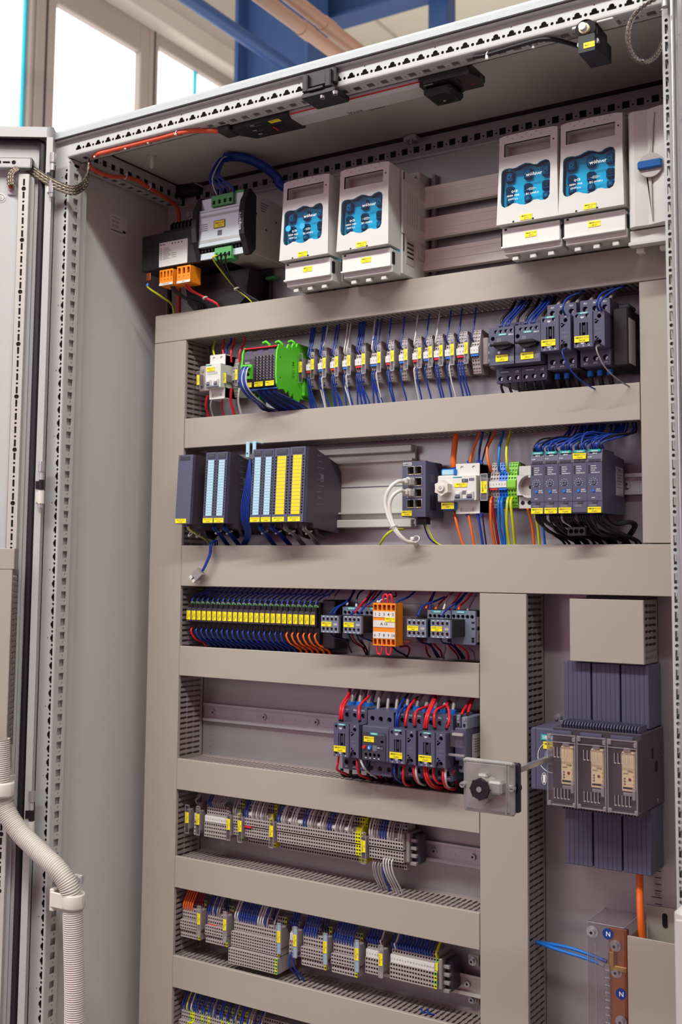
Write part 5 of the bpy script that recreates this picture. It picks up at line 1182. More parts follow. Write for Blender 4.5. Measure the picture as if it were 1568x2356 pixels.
# motor breakers
def motor_breaker(loc, l2, label):
    w = 45; T = T3('motor_breaker', label, 'motor breaker', loc, 'motor breakers with black rotary knobs')
    b = MB()
    hole_face(b, 1, w, 12, -2, 28, [circ(w * (.18 + .32 * i), 5, 3.8, 12) for i in range(3)], 'anthra', 6); b.box(1, w, 34, 110, -2, 12, 'anthra', 1); b.box(1, w, 28.2, 34.2, 11, 12, 'anthra')
    hole_face(b, 1, w, -64, -88, 28, [circ(w * (.18 + .32 * i), -80, 3.9, 12) for i in range(3)], 'anthra', 6); b.box(1, w, 34, 110, -88, -64, 'anthra', 1); b.box(1, w, 28.2, 34.2, -88, -87, 'anthra'); b.poly([(w, 28, -88), (w, 35, -88), (w, 35, -64), (w, 28, -64)], 'anthra')
    for i in range(3): screw(b, w * (.18 + .32 * i), 5, 33.5, 2.8); screw(b, w * (.18 + .32 * i), -80, 33.5, 2.8)
    b.box(w * .2, w * .5, 27.8, 28, -70, -69, 'inkwhite'); b.text('CE', (w * .82, 27.8, -72), X_, Z_, 3.6, 'inkwhite', 'c', 7)
    b.box(1.5, w - .5, 40, 112, -86, 10, 'anthra_dk'); b.build('housing', T)
    b = MB(); hs = [circ(w * (.26 + .2 * i), -7, 3, 10) for i in range(4)] + [circ(w * .14, -18, 3.6, 12)]
    hole_face(b, 0, w, 0, -62, 0, hs, 'anthra', 5); b.box(0, w, 5.1, 30, -62, 0, 'anthra', .8)
    for p in ((0, 0), (0, -62)): b.poly([(0, 0, p[1]), (w, 0, p[1]), (w, 6, p[1]), (0, 6, p[1])], 'anthra')
    b.poly([(w, 0, -62), (w, 0, 0), (w, 6, 0), (w, 6, -62)], 'anthra')
    for i in range(4): screw(b, w * (.26 + .2 * i), -7, 4.6, 2.2)
    b.text('SIRIUS', (w * .84, -.1, -14.5), X_, Z_, 2.4, 'inkwhite', 'c', 11); b.box(w * .3, w * .46, -.1, 0, -24, -18, 'inkgrey'); b.cyl((w * .38, 0, -42), (w * .38, -.1, -42), 2.2, 'inkwhite', 10); b.box(w * .76, w * .96, -.1, 0, -57, -45, 'inkgrey')
    for k in range(2): b.box(w * .1, w * .6, -.1, 0, -59.4 - 1.2 * k, -60 - 1.2 * k, 'inkgrey')
    b.build('front_panel', T)
    b = MB(); b.prism([(w * .22, -31), (w * .3, -27), (w * .8, -26.5), (w * .98, -31), (w * .92, -36), (w * .6, -39), (w * .36, -37)], (0, -12, 0), X_, Z_, Y_, 12, 'black'); b.box(w * .16, w * .94, -17, -11, -33.6, -30, 'black', 1.6); b.build('rotary_knob', T)
    b = MB(); b.box(w * .36, w * .68, -.5, 0, -14, -10.6, 'teal'); b.text('SIEMENS', (w * .52, -.6, -13.4), X_, Z_, 2.2, 'inkwhite', 'c', w * .29); b.build('brand_plate', T)
    marking(T, w * .26, w * .74, -46, -57, -.3, '=MAB+UC10', l2)
    return T
xm, zm = at(1124.5, 756, 188)
motor_breaker((xm, 188, zm), '-1FC1', 'grey motor breaker with black rotary knob, the left one of the pair')
x2, z2_ = at(1181.5, 749.5, 188)
motor_breaker((x2, 188, zm), '-2FC1', 'grey motor breaker with black rotary knob, beside the tall contactors')
c1, cz = at(1243, 728, 176); c2, _ = at(1319, 722, 176)
contactor((c1, 176, cz + 24), 48, '=MAB+UC10', '-7AQ7', 'tall grey contactor next to the motor breakers in the uppermost row', 'tall contactors of the uppermost row')
C2 = contactor((c2, 176, cz + 24.5), 48, '=MAB+UC10', '-7AQ8', 'tall grey contactor at the right end of the uppermost row', 'tall contactors of the uppermost row')
b = MB(); b.box(c2 + 50, c2 + 74, 212, 296, cz - 84, cz + 8, 'black', 2); b.box(c2 + 74, c2 + 74.3, 216, 250, cz - 80, cz - 8, 'ltgrey'); b.box(c2 + 58, c2 + 76, 214, 250, cz + 6, cz + 14, 'black', 2); one('auxiliary_switch', b, 'black auxiliary switch on the right side of the last uppermost contactor', 'switch', (c2 + 50, 212, cz))
for d, (xx, zz) in enumerate(((xm, zm), (x2, zm))):
    for i in range(3):
        a = (xx + 45 * (.18 + .32 * i), 222, zz + 8)
        wire([a, (a[0], 224, a[2] + 14), (a[0] + 8, 246, a[2] + 36), (a[0] + 10, 262, D1B + 8)], 2.4, 'wblack', 'black wire above the %s motor breaker, %s of three' % (('left', 'right')[d], nth(i)), group='black wires on the motor breakers')
        wire([(a[0], 222, zz - 84), (a[0], 220, zz - 96), (a[0] + 2, 240, zz - 112), (a[0] + 4, 262, D2T - 8)], 2.2, 'wblack', 'black wire below the %s motor breaker, %s of three' % (('left', 'right')[d], nth(i)), group='black wires on the motor breakers')
    for i in range(3):
        a = (xx + 45 * (.5 + .14 * i), 196, zz - 4)
        wire([a, (a[0], 190, a[2] + 10), (a[0] + 6, 226, a[2] + 40), (a[0] + 10, 262, D1B + 8)], 1.5, 'wblue', 'blue wire into the front of the %s motor breaker, %s of three' % (('left', 'right')[d], nth(i)), group='blue wires on the motor breakers', ends=[(0, 'wwhite', 5, 1.9)])
for d, xx in enumerate((c1, c2)):
    for i in range(3):
        a = (xx + 48 * (.17 + .33 * i), 232, cz + 22)
        wire([a, (a[0], 234, a[2] + 8), (a[0] + 2, 258, D1B - 2), (a[0] + 2, 264, D1B + 10)], 3.2, 'wgrey', 'grey wire standing in the top of the %s tall contactor, %s of three' % (('left', 'right')[d], nth(i)), group='grey wires above the tall contactors')
        wire([(a[0], 228, cz - 86), (a[0], 229, cz - 98), (a[0] + 1, 246, cz - 118), (a[0] + 2, 262, D2T - 10)], 4.2, 'wblack', 'thick black wire with blue sleeve below the %s tall contactor, %s of three' % (('left', 'right')[d], nth(i)), group='thick black wires below the tall contactors', n=8, ends=[(0, 'wblack' if d == 0 and i == 2 else 'blue', 9, 4.9)])
    wire([(xx + 48 * .82, 180, cz - 2), (xx + 48 * .82, 168, cz + 8), (xx + 48 * .9, 186, cz + 28), (xx + 50, 262, D1B + 6)], 1.7, 'wblue', 'blue wire across the front of the %s tall contactor' % ('left', 'right')[d])
    wire([(xx + 48 * .8, 182, cz - 56), (xx + 48 * .82, 164, cz - 64), (xx + 50, 172, cz - 92), (xx + 66, 200, cz - 112), (xx + 78, 262, D2T - 8)], 1.2, 'wgrey' if d else 'wblue', 'thin wire looping out of the lower front of the %s tall contactor' % ('left', 'right')[d])
wire([(c2 + 44, 182, cz - 2), (c2 + 46, 166, cz + 10), (c2 + 58, 200, cz + 34), (c2 + 62, 262, D1B + 6)], 1.7, 'wblue', 'second blue wire crossing above the last uppermost contactor')
# ================================================================ second row of devices
# profile rail of the PLC
b = MB(); x1_ = 554; b.box(105, x1_, 296, 304, -716, -567, 'alu', 1); b.box(105, x1_, 280, 297, -580, -567, 'alu', 1.5); b.box(105, x1_, 282, 297, -596, -592, 'alu'); b.box(105, x1_, 280, 297, -716, -701, 'alu', 1.5); b.box(105, x1_, 284, 297, -690, -687, 'alu')
b.box(105, x1_, 294.5, 296, -640, -639, 'inkgrey')
one('profile_rail', b, 'wide bright aluminium profile rail behind the PLC modules', 'mounting rail', (105, 296, -716))
def plc(px0, px1, kind, label, l2, Y=165, py=(1047, 1205), pyb=None):
    x0, zt = at(px0, py[0], Y); x1, _ = at(px1, py[0], Y); zb = -709.5; w = x1 - x0 - .4; h = zt - zb
    T = T3('controller_module', label, 'controller module', (x0, Y, zb), 'PLC modules on the profile rail')
    tl = .055; F = lambda x, z, d=0: (x, (z - h * .5) * tl + d, z); V = (0, tl, 1)
    b = MB()
    pr = [(-h * .5 * tl + 6, 0), (30, 0), (34, -8), (118, -16), (128, -16), (128, h - 36), (112, h - 22), (34, h), (h * .5 * tl + 6, h)]
    b.px(pr, .5, w - .5, 'dkbox')
    for k in range(9): b.box(w - .5, w - .3, 44 + 3 * (k % 2), 58 + 5 * ((k * 7) % 3), h - 12 - 11 * k, h - 13.2 - 11 * k, 'inkgrey')
    b.box(w - .5, w - .3, 56, 66, h - 60, h - 46, 'inkgrey'); b.text('CE', (w - .25, 50, 44), Y_, Z_, 5, 'inkgrey', 'c')
    b.text('SIMATIC' if False else 'SIEMENS', (w - .25, 60, h - 10), Y_, Z_, 3, 'inkgrey', 'c', 14)
    b.build('housing', T)
    b = MB(); b.tube([(w * .5, 60, -6), (w * .5, 66, -16), (w * .5, 84, -18), (w * .5, 92, -10)], (4, w * .4), 'dkbox', 8); b.build('cable_hook', T)
    b = MB()
    if kind == 'plain':
        b.prism([(0, 0), (w, 0), (w, h), (0, h)], F(0, 0), X_, V, Y_, 8, 'anthra'); b.box(w * .12, w * .8, -h * 0 + h * .5 * tl - 1.2, h * .5 * tl + 3, h - 11, h - 3, 'anthra_dk', .5)
        b.build('front_cover', T)
    else:
        hs = []
        n = 20
        zt_, zb_ = h - 15, 14
        mw = w * .52; mx = w * (.24 if kind != 'y' else .22)
        for i in range(n):
            zc = zb_ + (zt_ - zb_) * (i + .5) / n
            hs += [rc(w * .06, w * .15, zc - 1.7, zc + 1.7), rc(w * .85, w * .94, zc - 1.7, zc + 1.7)]
        b.plate(F(0, 0), X_, V, Y_, rc(0, w, 0, h), hs, 2, 'anthra', None, 'void'); b.prism([(0, 0), (w, 0), (w, h), (0, h)], F(0, 0, 2.2), X_, V, Y_, 8, 'anthra')
        for xx in (0, w): b.poly([F(xx, 0), F(xx, 0, 3), F(xx, h, 3), F(xx, h)], 'anthra')
        b.poly([F(0, h), F(w, h), F(w, h, 3), F(0, h, 3)], 'anthra')
        b.prism([(w * .14, h - 11.5), (w * .86, h - 11.5), (w * .86, h - 3), (w * .14, h - 3)], F(0, 0, -1), X_, V, Y_, 2, 'anthra_dk')
        for k in range(3): b.prism(rc(w * (.3 + .17 * k), w * (.3 + .17 * k) + 1.6, h - 6.4, h - 5), F(0, 0, -1.2), X_, V, Y_, .3, 'inkgrey')
        b.build('front_cover', T)
        b = MB(); m = 'yelmod' if kind == 'y' else 'bluelbl'
        b.prism(rc(mx, mx + w * .56, zb_, zt_), F(0, 0, -.8), X_, V, Y_, .7, m)
        for i in range(1, 16 if kind == 'y' else 20):
            zc = zb_ + (zt_ - zb_) * i / (16 if kind == 'y' else 20); b.prism(rc(mx, mx + w * .56, zc - .25, zc + .25), F(0, 0, -.9), X_, V, Y_, .2, 'inkgrey')
        b.build('label_insert', T, None)
    q = marking(T, 0, min(w * .92, 26), 0, -8.4, 0, '=PLC+UC10', l2); q.location = (w * .03 * MM, (-h * .5 * tl - .1) * MM, 9.5 * MM)
    return T
plc(408.5, 442, 'plain', 'leftmost PLC module with a plain grey front', '-NTH0')
plc(472, 496.5, 'b', 'narrow PLC module with pale blue label strip, left of the first pair', '-NTB1', py=(1041, 1205))
plc(497, 521, 'b', 'narrow PLC module with pale blue label strip, right of the first pair', '-NTB2', py=(1040, 1205))
plc(579.5, 604, 'b', 'narrow PLC module with pale blue label strip, just right of the blue wire bundle', '-NTB3', py=(1034, 1205))
plc(604.5, 628.5, 'b', 'narrow PLC module with pale blue label strip, beside the yellow modules', '-NTB4', py=(1033, 1205))
plc(629.5, 665, 'y', 'PLC module with yellow label insert, the left one', '-NTF1', py=(1031, 1205))
plc(665.5, 701, 'y', 'PLC module with yellow label insert, the right one with its tall dark side showing', '-NTF2', py=(1028, 1205))
def bundle(pts, n, r, m, label, spread=4.5, tie=None, e=None):
    """several wires side by side running along one path; every wire is a thing of its own"""
    for i in range(n):
        a = 2 * math.pi * i / max(n - 1, 1); k = 0 if i == 0 else spread
        o = (k * math.cos(a), k * .6 * math.sin(a), k * .4 * math.sin(a))
        wire([(p[0] + o[0] * (1 if j else .6), p[1] + o[1], p[2] + o[2] * (1 if j else 0)) for j, p in enumerate(pts)], r, m, label + ', %s of its %d wires' % (nth(i), n), group=label)
# blue bundle between the modules
for i in range(9):
    dx = (i % 5 - 2) * 3.0; dy = (i // 5) * 4
    wire([at3(*zA(545, 208), 205 + dy), (at(*zA(535 + dx * .6, 300), 200)[0] + dx, 200 + dy, -640), (at(*zA(518 + dx, 400), 198)[0] + dx, 198 + dy, -670), (at(*zA(515 + dx, 500), 200)[0] + dx, 200 + dy, -700), (at(*zA(522, 560), 215)[0] + dx, 222 + dy, -728), (195 + dx, 264, D3T - 6)], 1.7, 'wblue', 'blue wire in the bundle between the PLC modules, %s of nine' % nth(i), group='blue wire bundle between the PLC modules')
x0, z0, x1, z1 = rect(*zA(528, 118), *zA(552, 205), 205)
for i in range(2):
    b = MB(); xx = x0 + i * 15; b.box(xx, xx + 8, 200, 203, z1 + i * 6, z0 + 4, 'bluelbl', 1); b.box(xx, xx + 8, 203, 230, z0 + 1, z0 + 4, 'bluelbl', 1); b.cyl((xx + 4, 199.8, z1 + 8), (xx + 4, 199.5, z1 + 8), 1.6, 'void', 8)
    one('shield_clip', b, 'pale metal shield clip above the blue wire bundle, the %s one' % ('left', 'right')[i], 'clip', (xx, 200, z0))
# wires under the PLC
for (p0, p1, n, m, nm) in (((318, 635), (400, 765), 5, 'wblue', 'first'), ((385, 635), (475, 768), 6, 'wblue', 'second'), ((615, 635), (700, 765), 6, 'wblue', 'third'), ((690, 635), (800, 765), 6, 'wblue', 'fourth'), ((775, 635), (890, 765), 6, 'wgrey', 'grey left'), ((895, 640), (985, 765), 5, 'wgrey', 'grey right')):
    a = at3(*zA(*p0), 190); e = at3(*zA(*p1), 258)
    bundle([a, (a[0] + 3, 186, a[2] - 8), ((a[0] * .5 + e[0] * .5), 215, (a[2] + e[2]) / 2 + 4), e, (e[0] + 3, 264, D3T - 8)], n, 1.7, m, '%s wire bundle hanging under the PLC modules from the left' % nm if 'grey' not in nm else '%s wire bundle hanging under the yellow PLC modules' % nm, 3.6)
    mpt = ((a[0] * .5 + e[0] * .5), 215, (a[2] + e[2]) / 2 + 4)
    b = MB(); b.tube([(mpt[0] + 6 * math.cos(t * .63), mpt[1] + 5 * math.sin(t * .63), mpt[2] + 3 * math.cos(t * .63)) for t in range(11)], (1.8, .7), 'white', 6); b.box(mpt[0] + 2, mpt[0] + 7, mpt[1] - 8, mpt[1] - 4, mpt[2], mpt[2] + 4, 'white', .8)
    one('cable_tie', b, 'white cable tie around the %s wire bundle under the PLC modules' % nm, 'cable tie', mpt)
for i in range(2):
    wire([at3(*zA(142 + 10 * i, 635), 195), at3(*zA(148 + 10 * i, 665), 196), at3(*zA(200 + 8 * i, 700), 215), at3(*zA(260 + 8 * i, 735), 240), at3(*zA(285 + 4 * i, 775), 258), (108, 264, D3T - 8)], 1.5, ('wwhite', 'wyg')[i], ('white', 'yellow')[i] + ' wire under the leftmost PLC module', ends=[(0, 'wblue', 4, 1.6)])
for q, nm in (((162, 695), 'left'), ((212, 700), 'right')):
    p = at3(*zA(*q), 204 + (q[0] - 162) * .25); b = MB(); b.tube([(p[0] + 4 * math.cos(t * .63), p[1] + 3 * math.sin(t * .63), p[2] + 3.4 * math.sin(t * .63)) for t in range(11)], (1.5, .6), 'white', 6); b.box(p[0] - 2, p[0] + 2, p[1] - 6, p[1] - 2, p[2] - 6, p[2] - 1, 'white', .8)
    one('cable_tie', b, 'white cable tie on the yellow and white wires under the leftmost PLC module, %s one' % nm, 'cable tie', p)
# loose plug hanging in front of the widest duct
for i in range(2):
    wire([(132 + 3 * i, 262, D3T - 6), at3(*zA(318 + 16 * i, 740), 238), at3(*zA(290 + 10 * i, 760), 212), at3(*zA(285 + 8 * i, 820), 208), at3(*zA(262 + 8 * i, 880), 208), at3(*zA(236 + 6 * i, 935), 208)], 1.8, 'wblue', 'blue wire of the loose hanging plug, the %s one' % ('left', 'right')[i], group='blue wires of the loose plug')
p = Vector(at3(*zA(222, 945), 208)); e = Vector(at3(*zA(178, 992), 206)); d = (e - p).normalized(); r = Vector((d.z, 0, -d.x)); nrm = Vector((0, -1, 0))
T = T3('loose_plug', 'loose grey two-pole plug hanging on two blue wires over the widest duct', 'plug', tuple(p))
def obox(b, a0, a1, w0, w1, h0, h1, m):
    c = [p + d * a + r * w + nrm * h for a in (a0, a1) for w in (w0, w1) for h in (h0, h1)]; b.faces([tuple(v) for v in c], [(0, 1, 3, 2), (4, 6, 7, 5), (0, 4, 5, 1), (2, 3, 7, 6), (0, 2, 6, 4), (1, 5, 7, 3)], m)
L = (e - p).length; b = MB(); obox(b, -4, L * .6, -9, 9, -6, 6, 'termdk'); P('plug_body', b, T)
b = MB(); obox(b, L * .6, L, -8, -2, -5, 6, 'ltgrey'); obox(b, L * .6, L, 1, 8, -5, 6, 'ltgrey'); obox(b, L * .62, L * .66, -8, 8, 5.8, 6.4, 'void'); obox(b, L * .6, L * .9, -2, 1, -4, 4, 'void'); P('plug_jaws', b, T)
# ethernet switch
SX0, SX1, SZT, SZB, SYY = 562.5, 607.5, -603.5, -700.5, 230
T = T3('ethernet_switch', 'dark grey eight-port network switch with two white cables plugged in', 'network switch', (SX0, SYY, SZB))
w = SX1 - SX0; h = SZT - SZB
b = MB(); pw = 13; hs = []
for c in range(2):
    for r in range(4):
        xc = w * (.36, .69)[c]; zc = h * (.83, .625, .425, .235)[r]; hs.append(rc(xc - 6.4, xc + 6.4, zc - 6.8, zc + 6.8))
b.plate((0, 0, 0), X_, Z_, Y_, rc(0, w, 0, h), hs, 9, 'anthra', 'steel', 'void'); b.box(0, w, 9.1, 66, 0, h, 'anthra', 1.5)
for xx in (0, w): b.poly([(xx, 0, 0), (xx, 10, 0), (xx, 10, h), (xx, 0, h)], 'anthra')
b.poly([(0, 0, h), (w, 0, h), (w, 10, h), (0, 10, h)], 'anthra'); b.poly([(0, 0, 0), (w, 0, 0), (w, 10, 0), (0, 10, 0)], 'anthra')
for k in range(6): b.box(w, w + .2, 18 + 4 * k, 20.5 + 4 * k, 12, 40 - 3 * (k % 2), 'void')
b.box(w, w + .2, 20, 34, 60, 74, 'inkgrey')
b.build('housing', T)
b = MB(); b.box(w * .03, w * .4, -.4, 0, h - 7.4, h - 2, 'ltgrey'); b.text('SIEMENS', (w * .21, -.5, h - 6.4), X_, Z_, 3.2, 'ink', 'c', w * .34); b.text('XB008', (w * .78, -.1, h - 5), X_, Z_, 2, 'inkgrey', 'c', 12); b.build('brand_plate', T)
b = MB()
for (xc, zc) in [(w * (.36, .69)[c], h * (.83, .625, .425, .235)[r]) for c in range(2) for r in range(4)]: b.tube([(xc - 6.6, -.4, zc - 7), (xc + 6.6, -.4, zc - 7), (xc + 6.6, -.4, zc + 7), (xc - 6.6, -.4, zc + 7), (xc - 6.6, -.4, zc - 7)], .7, 'steel', 4); b.box(xc - 4, xc + 4, 1, 8, zc - 6.6, zc - 5.6, 'brass')
b.build('port_frames', T, None)
marking(T, -1, w * .42, 11, 2, -.3, '=MAB+UC10', '-91KF1')
b = MB(); b.box(w * .4, w * .82, 20, 36, -12, 0, 'black', 1); b.build('power_plug', T)
b = MB(); b.cyl((w * .14, 40, -2), (w * .14, 40, -14), 2.6, 'steel', 8); b.cyl((w * .14, 40, -6), (w * .14, 40, -10), 5, 'steel', 6); b.build('earth_screw', T)
for i, (r, c1_) in enumerate(((1, 'white'), (2, 'ivory'))):
    xc = SX0 + w * .36; zc = SZB + h * (.83, .625, .425, .235)[r]
    U = T3('network_cable', '%s network cable plugged into the ethernet switch, the %s one' % (('white', 'ivory')[i], ('upper', 'lower')[i]), 'cable', (xc, SYY, zc), 'network cables on the ethernet switch')
    b = MB(); b.box(xc - 6, xc + 6, SYY - 14, SYY + 6, zc - 6, zc + 6, ('ltgrey', 'pvc')[i], 1.2); b.box(xc - 3, xc + 3, SYY - 12, SYY + 2, zc + 5, zc + 8, ('ltgrey', 'pvc')[i], .8); b.box(xc - 5, xc + 5, SYY - 24, SYY - 13, zc - 5, zc + 5, ('ltgrey', 'pvc')[i], 2); P('plug', b, U)
    pts = [(xc, SYY - 20, zc), at3(*z2(120 + 15 * i, 328 + 45 * i), 196), at3(*z2(78 + 18 * i, 365 + 35 * i), 186), at3(*z2(56 + 22 * i, 430 + 20 * i), 184), at3(*z2(74 + 12 * i, 510), 184), at3(*z2(110 + 6 * i, 580), 184), at3(*z2(160 + 4 * i, 630), 192), at3(*z2(205 + 6 * i, 640), 210), (575 + 6 * i, 262, D3T - 8)]
    b = MB(); b.tube(smooth_path(pts, 6), 3.3, ('white', 'pvc')[i], 10); P('cord', b, U)
p = at3(*z2(100, 560), 183); b = MB(); b.tube([(p[0] + 6 * math.cos(t * .63), p[1] + 6 * math.sin(t * .63), p[2] + 3 * math.cos(t * .63)) for t in range(11)], (1.5, .7), 'white', 6); one('cable_tie', b, 'white cable tie around the two network cables', 'cable tie', p)
p = at3(*z2(212, 622), 205); b = MB(); b.tube([(p[0] + 7 * math.cos(t * .63), p[1] + 4 * math.sin(t * .63), p[2] + 6 * math.sin(t * .63)) for t in range(11)], (1.5, .8), 'white', 6); b.box(p[0] - 7, p[0], p[1] - 8, p[1] - 3, p[2] - 2, p[2] + 4, 'white', 1); one('cable_tie', b, 'white cable tie where the network cables dip into the duct', 'cable tie', p)
wire([at3(*z2(148, 572), 268), at3(*z2(110, 572), 250), at3(*z2(70, 592), 240), at3(*z2(40, 630), 246), at3(*z2(32, 652), 256), (510, 264, D3T - 8)], 2.2, 'wyg', 'yellow-green earth wire left below the ethernet switch')
wire([at3(*z2(255, 548), 258), at3(*z2(268, 590), 256), at3(*z2(300, 635), 260), (640, 264, D3T - 8)], 1.5, 'wnavy', 'dark wire from the black power plug of the ethernet switch')
wire([at3(*z2(262, 548), 258), at3(*z2(285, 590), 256), at3(*z2(318, 640), 260), (648, 264, D3T - 8)], 1.5, 'wyg', 'yellow-green wire from the black power plug of the ethernet switch')
# fuse holder with knob
x0, z0, x1, z1 = rect(*z2(322, 298), *z2(408, 430), 245)
T = T3('fuse_holder', 'white rail fuse holder with round lobed knob and blue top', 'fuse holder', (x0, 245, z1))
b = MB(); b.box(x0, x1, 245, 296, z1, z0, 'white', 2); P('housing', b, T)
b = MB(); b.box(x0 + 3, x1, 252, 296, z0, z0 + 12, 'wblue_lt', 2); b.box(x0 + 6, x1 - 4, 250, 260, z0 + 1, z0 + 10, 'bluelbl', 1); b.box(x0 + 4, x1, 250, 296, z1 - 14, z1, 'wblue_lt', 2); P('terminal_caps', b, T, 'blue caps')
xc, zc = at(*z2(352, 362), 236); b = MB(); b.prism([(xc + (14 if i % 2 else 11.5) * math.cos(i * math.pi / 6), zc + (14 if i % 2 else 11.5) * math.sin(i * math.pi / 6)) for i in range(12)], (0, 228, 0), X_, Z_, Y_, 18, 'pvc'); b.cyl((xc, 228, zc), (xc, 224, zc), 8, 'pvc', 16, 6); b.cyl((xc, 224, zc), (xc, 223.5, zc), 3, 'midgrey', 8); P('knob', b, T)
q = marking(T, x0 + 6, x1 - 2, z1 - 1, z1 - 12, 249, '=MAB+UC10', '-9F0'); q.location = (-x0 * MM, -245 * MM, -z1 * MM)
wire([(x0 + 22, 270, z0 + 8), at3(*z2(404, 230), 266), at3(*z2(410, 150), 266), (at(*z2(416, 90), 266)[0], 268, D2B + 6)], 5.2, 'worange', 'thick orange-brown wire above the white fuse holder', n=10, ends=[(0, 'wblue', 9, 5.6)])
wire([(x0 + 20, 268, z1 - 12), at3(*z2(418, 530), 262), at3(*z2(440, 610), 264), (at(*z2(460, 645), 264)[0], 266, D3T - 8)], 2.4, 'worange', 'orange wire below the white fuse holder')
# residual-current breaker
breaker((652, 243, -609), 44, 86, 43, 'white residual-current breaker with yellow-labelled clear holder', '=MAB+UC10', '-1F50', rcd=True)
x, z = at(*z2(560, 356), 245); label_holder(x, z, 245, 'yellow-labelled clear holder right of the residual-current breaker', None, 46, 13, ('=MAB+UC10', '-X02'), 0)
for i, (m, nm, xu, xl, xe, xf) in enumerate((('worange', 'orange', 488, 535, 482, 512), ('wblue', 'blue', 532, 552, 530, 556), ('wnavy', 'dark blue', 550, 592, 552, 572))):
    a = at3(*z2(xu, 228), 262); wire([(a[0], 262, a[2] - 4), a, at3(*z2((xu + xl) / 2 - 4, 160), 262), at3(*z2(xl, 85), 264), (at(*z2(xl, 80), 264)[0], 266, D2B + 8)], 2.3 if i < 2 else 1.5, m, '%s wire into the top of the residual-current breaker' % nm, ends=[(0, 'wblue', 7, 2.8)])
    a = at3(*z2(xe, 500), 262); wire([(a[0], 262, a[2] + 4), a, at3(*z2((xe + xf) / 2, 580), 262), (at(*z2(xf, 645), 264)[0], 266, D3T - 8)], 2.3 if i < 2 else 1.5, m, '%s wire out of the bottom of the residual-current breaker' % nm, ends=[(0, 'wblue', 7, 2.8)])
# coloured supply terminals
xb0 = at(*z2(588, 345), 250)[0]
for i in range(9):
    c = ('term', 'blue', 'gnterm')[i // 3]; nm = ('grey', 'blue', 'green-yellow')[i // 3]
    terminal('A', c, 5.2, (xb0 + 5.2 * i, 250, -648), '%s %s supply terminal right of the residual-current breaker' % (('left', 'middle', 'right')[i % 3], nm), 'supply terminals right of the residual-current breaker')
strip_marker(xb0, xb0 + 31, 249.4, -642, -653, list('123456'), 'white numbered marker on the grey and blue supply terminals', None)
jumper(xb0 + .5, xb0 + 15, 250.5, -654, 'red', 'red jumper on the grey supply terminals', None); jumper(xb0 + 16, xb0 + 31, 250.5, -654, 'blue', 'blue jumper on the blue supply terminals', None); jumper(xb0 + 31.4, xb0 + 46.6, 250, -642, 'gnterm', 'green-yellow centre bar on the earth terminals', None, 11)
for i, (m, nm, xt, xm_, xe) in enumerate((('worange', 'orange', 612, 576, 598), ('wblue_lt', 'blue', 655, 638, 637), ('wyg', 'yellow-green', 692, 675, 684))):
    wire([(at(*z2(xt, 75), 266)[0], 266, D2B + 8), at3(*z2(xt, 85), 264), at3(*z2(xm_, 160), 250), at3(*z2((xm_ + xe) / 2 - 3, 235), 244), at3(*z2(xe, 275), 254)], 2.4, m, '%s wire from the duct above into the supply terminals' % nm)
for i, (m, nm, xs_, xe) in enumerate((('worange', 'orange', 600, 612), ('wdkred', 'brown', 606, 632), ('wblue_lt', 'left blue', 640, 654), ('wblue_lt', 'right blue', 655, 666), ('wyg', 'left yellow-green', 684, 688), ('wyg', 'right yellow-green', 702, 716))):
    wire([at3(*z2(xs_, 410), 254), at3(*z2(xs_ - 6, 440), 244), at3(*z2((xs_ + xe) / 2 - 10 + 8 * (i % 2), 540), 250), at3(*z2(xe, 640), 264), (at(*z2(xe, 648), 264)[0], 266, D3T - 8)], 2.4, m, '%s wire from the supply terminals down to the duct' % nm)
# socket
x0, z0, x1, z1 = rect(*z2(729, 248), *z2(800, 465), 252); x1 = x0 + 46
T = T3('rail_socket', 'light grey round power socket partly hidden behind the motor starters', 'socket', (x0, 252, z1))
b = MB(); xc, zc = at(*z2(790, 353), 250); b.plate((0, 250, 0), X_, Z_, Y_, rc(x0, x1, z1 + 22, z0 - 16), [circ(xc, zc, 19, 28)], 14, 'ltgrey', 'ltgrey', 'midgrey'); b.box(x0, x1, 264.2, 298, z1, z0, 'ltgrey', 1); b.box(x0, x1, 258, 290, z1, z1 + 21, 'ltgrey', 1); b.box(x0, x1, 258, 290, z0 - 16, z0, 'ltgrey', 1)
b.poly([(x0, 250, z1 + 22), (x0, 266, z1 + 22), (x0, 266, z0 - 16), (x0, 250, z0 - 16)], 'ltgrey')
for dx in (-5, 7): b.cyl((x0 + 12 + dx, 258, z1 + 10), (x0 + 12 + dx, 257.6, z1 + 10), 3.6, 'void', 12)
b.cyl((xc - 3, 263.8, zc), (xc - 3, 263.4, zc), 3, 'void', 10); b.cyl((xc + 9, 263.8, zc), (xc + 9, 263.4, zc), 3, 'void', 10); b.box(xc - 2, xc + 2, 251, 256, zc + 15, zc + 19, 'steel'); b.box(xc - 2, xc + 2, 251, 256, zc - 19, zc - 15, 'steel')
P('housing', b, T)
q = marking(T, 0, 10, 0, -9, 0, '-XD', ''); q.location = ((x1 - x0 - 17) * MM, -2.5 * MM, (z0 - z1 - 4) * MM)
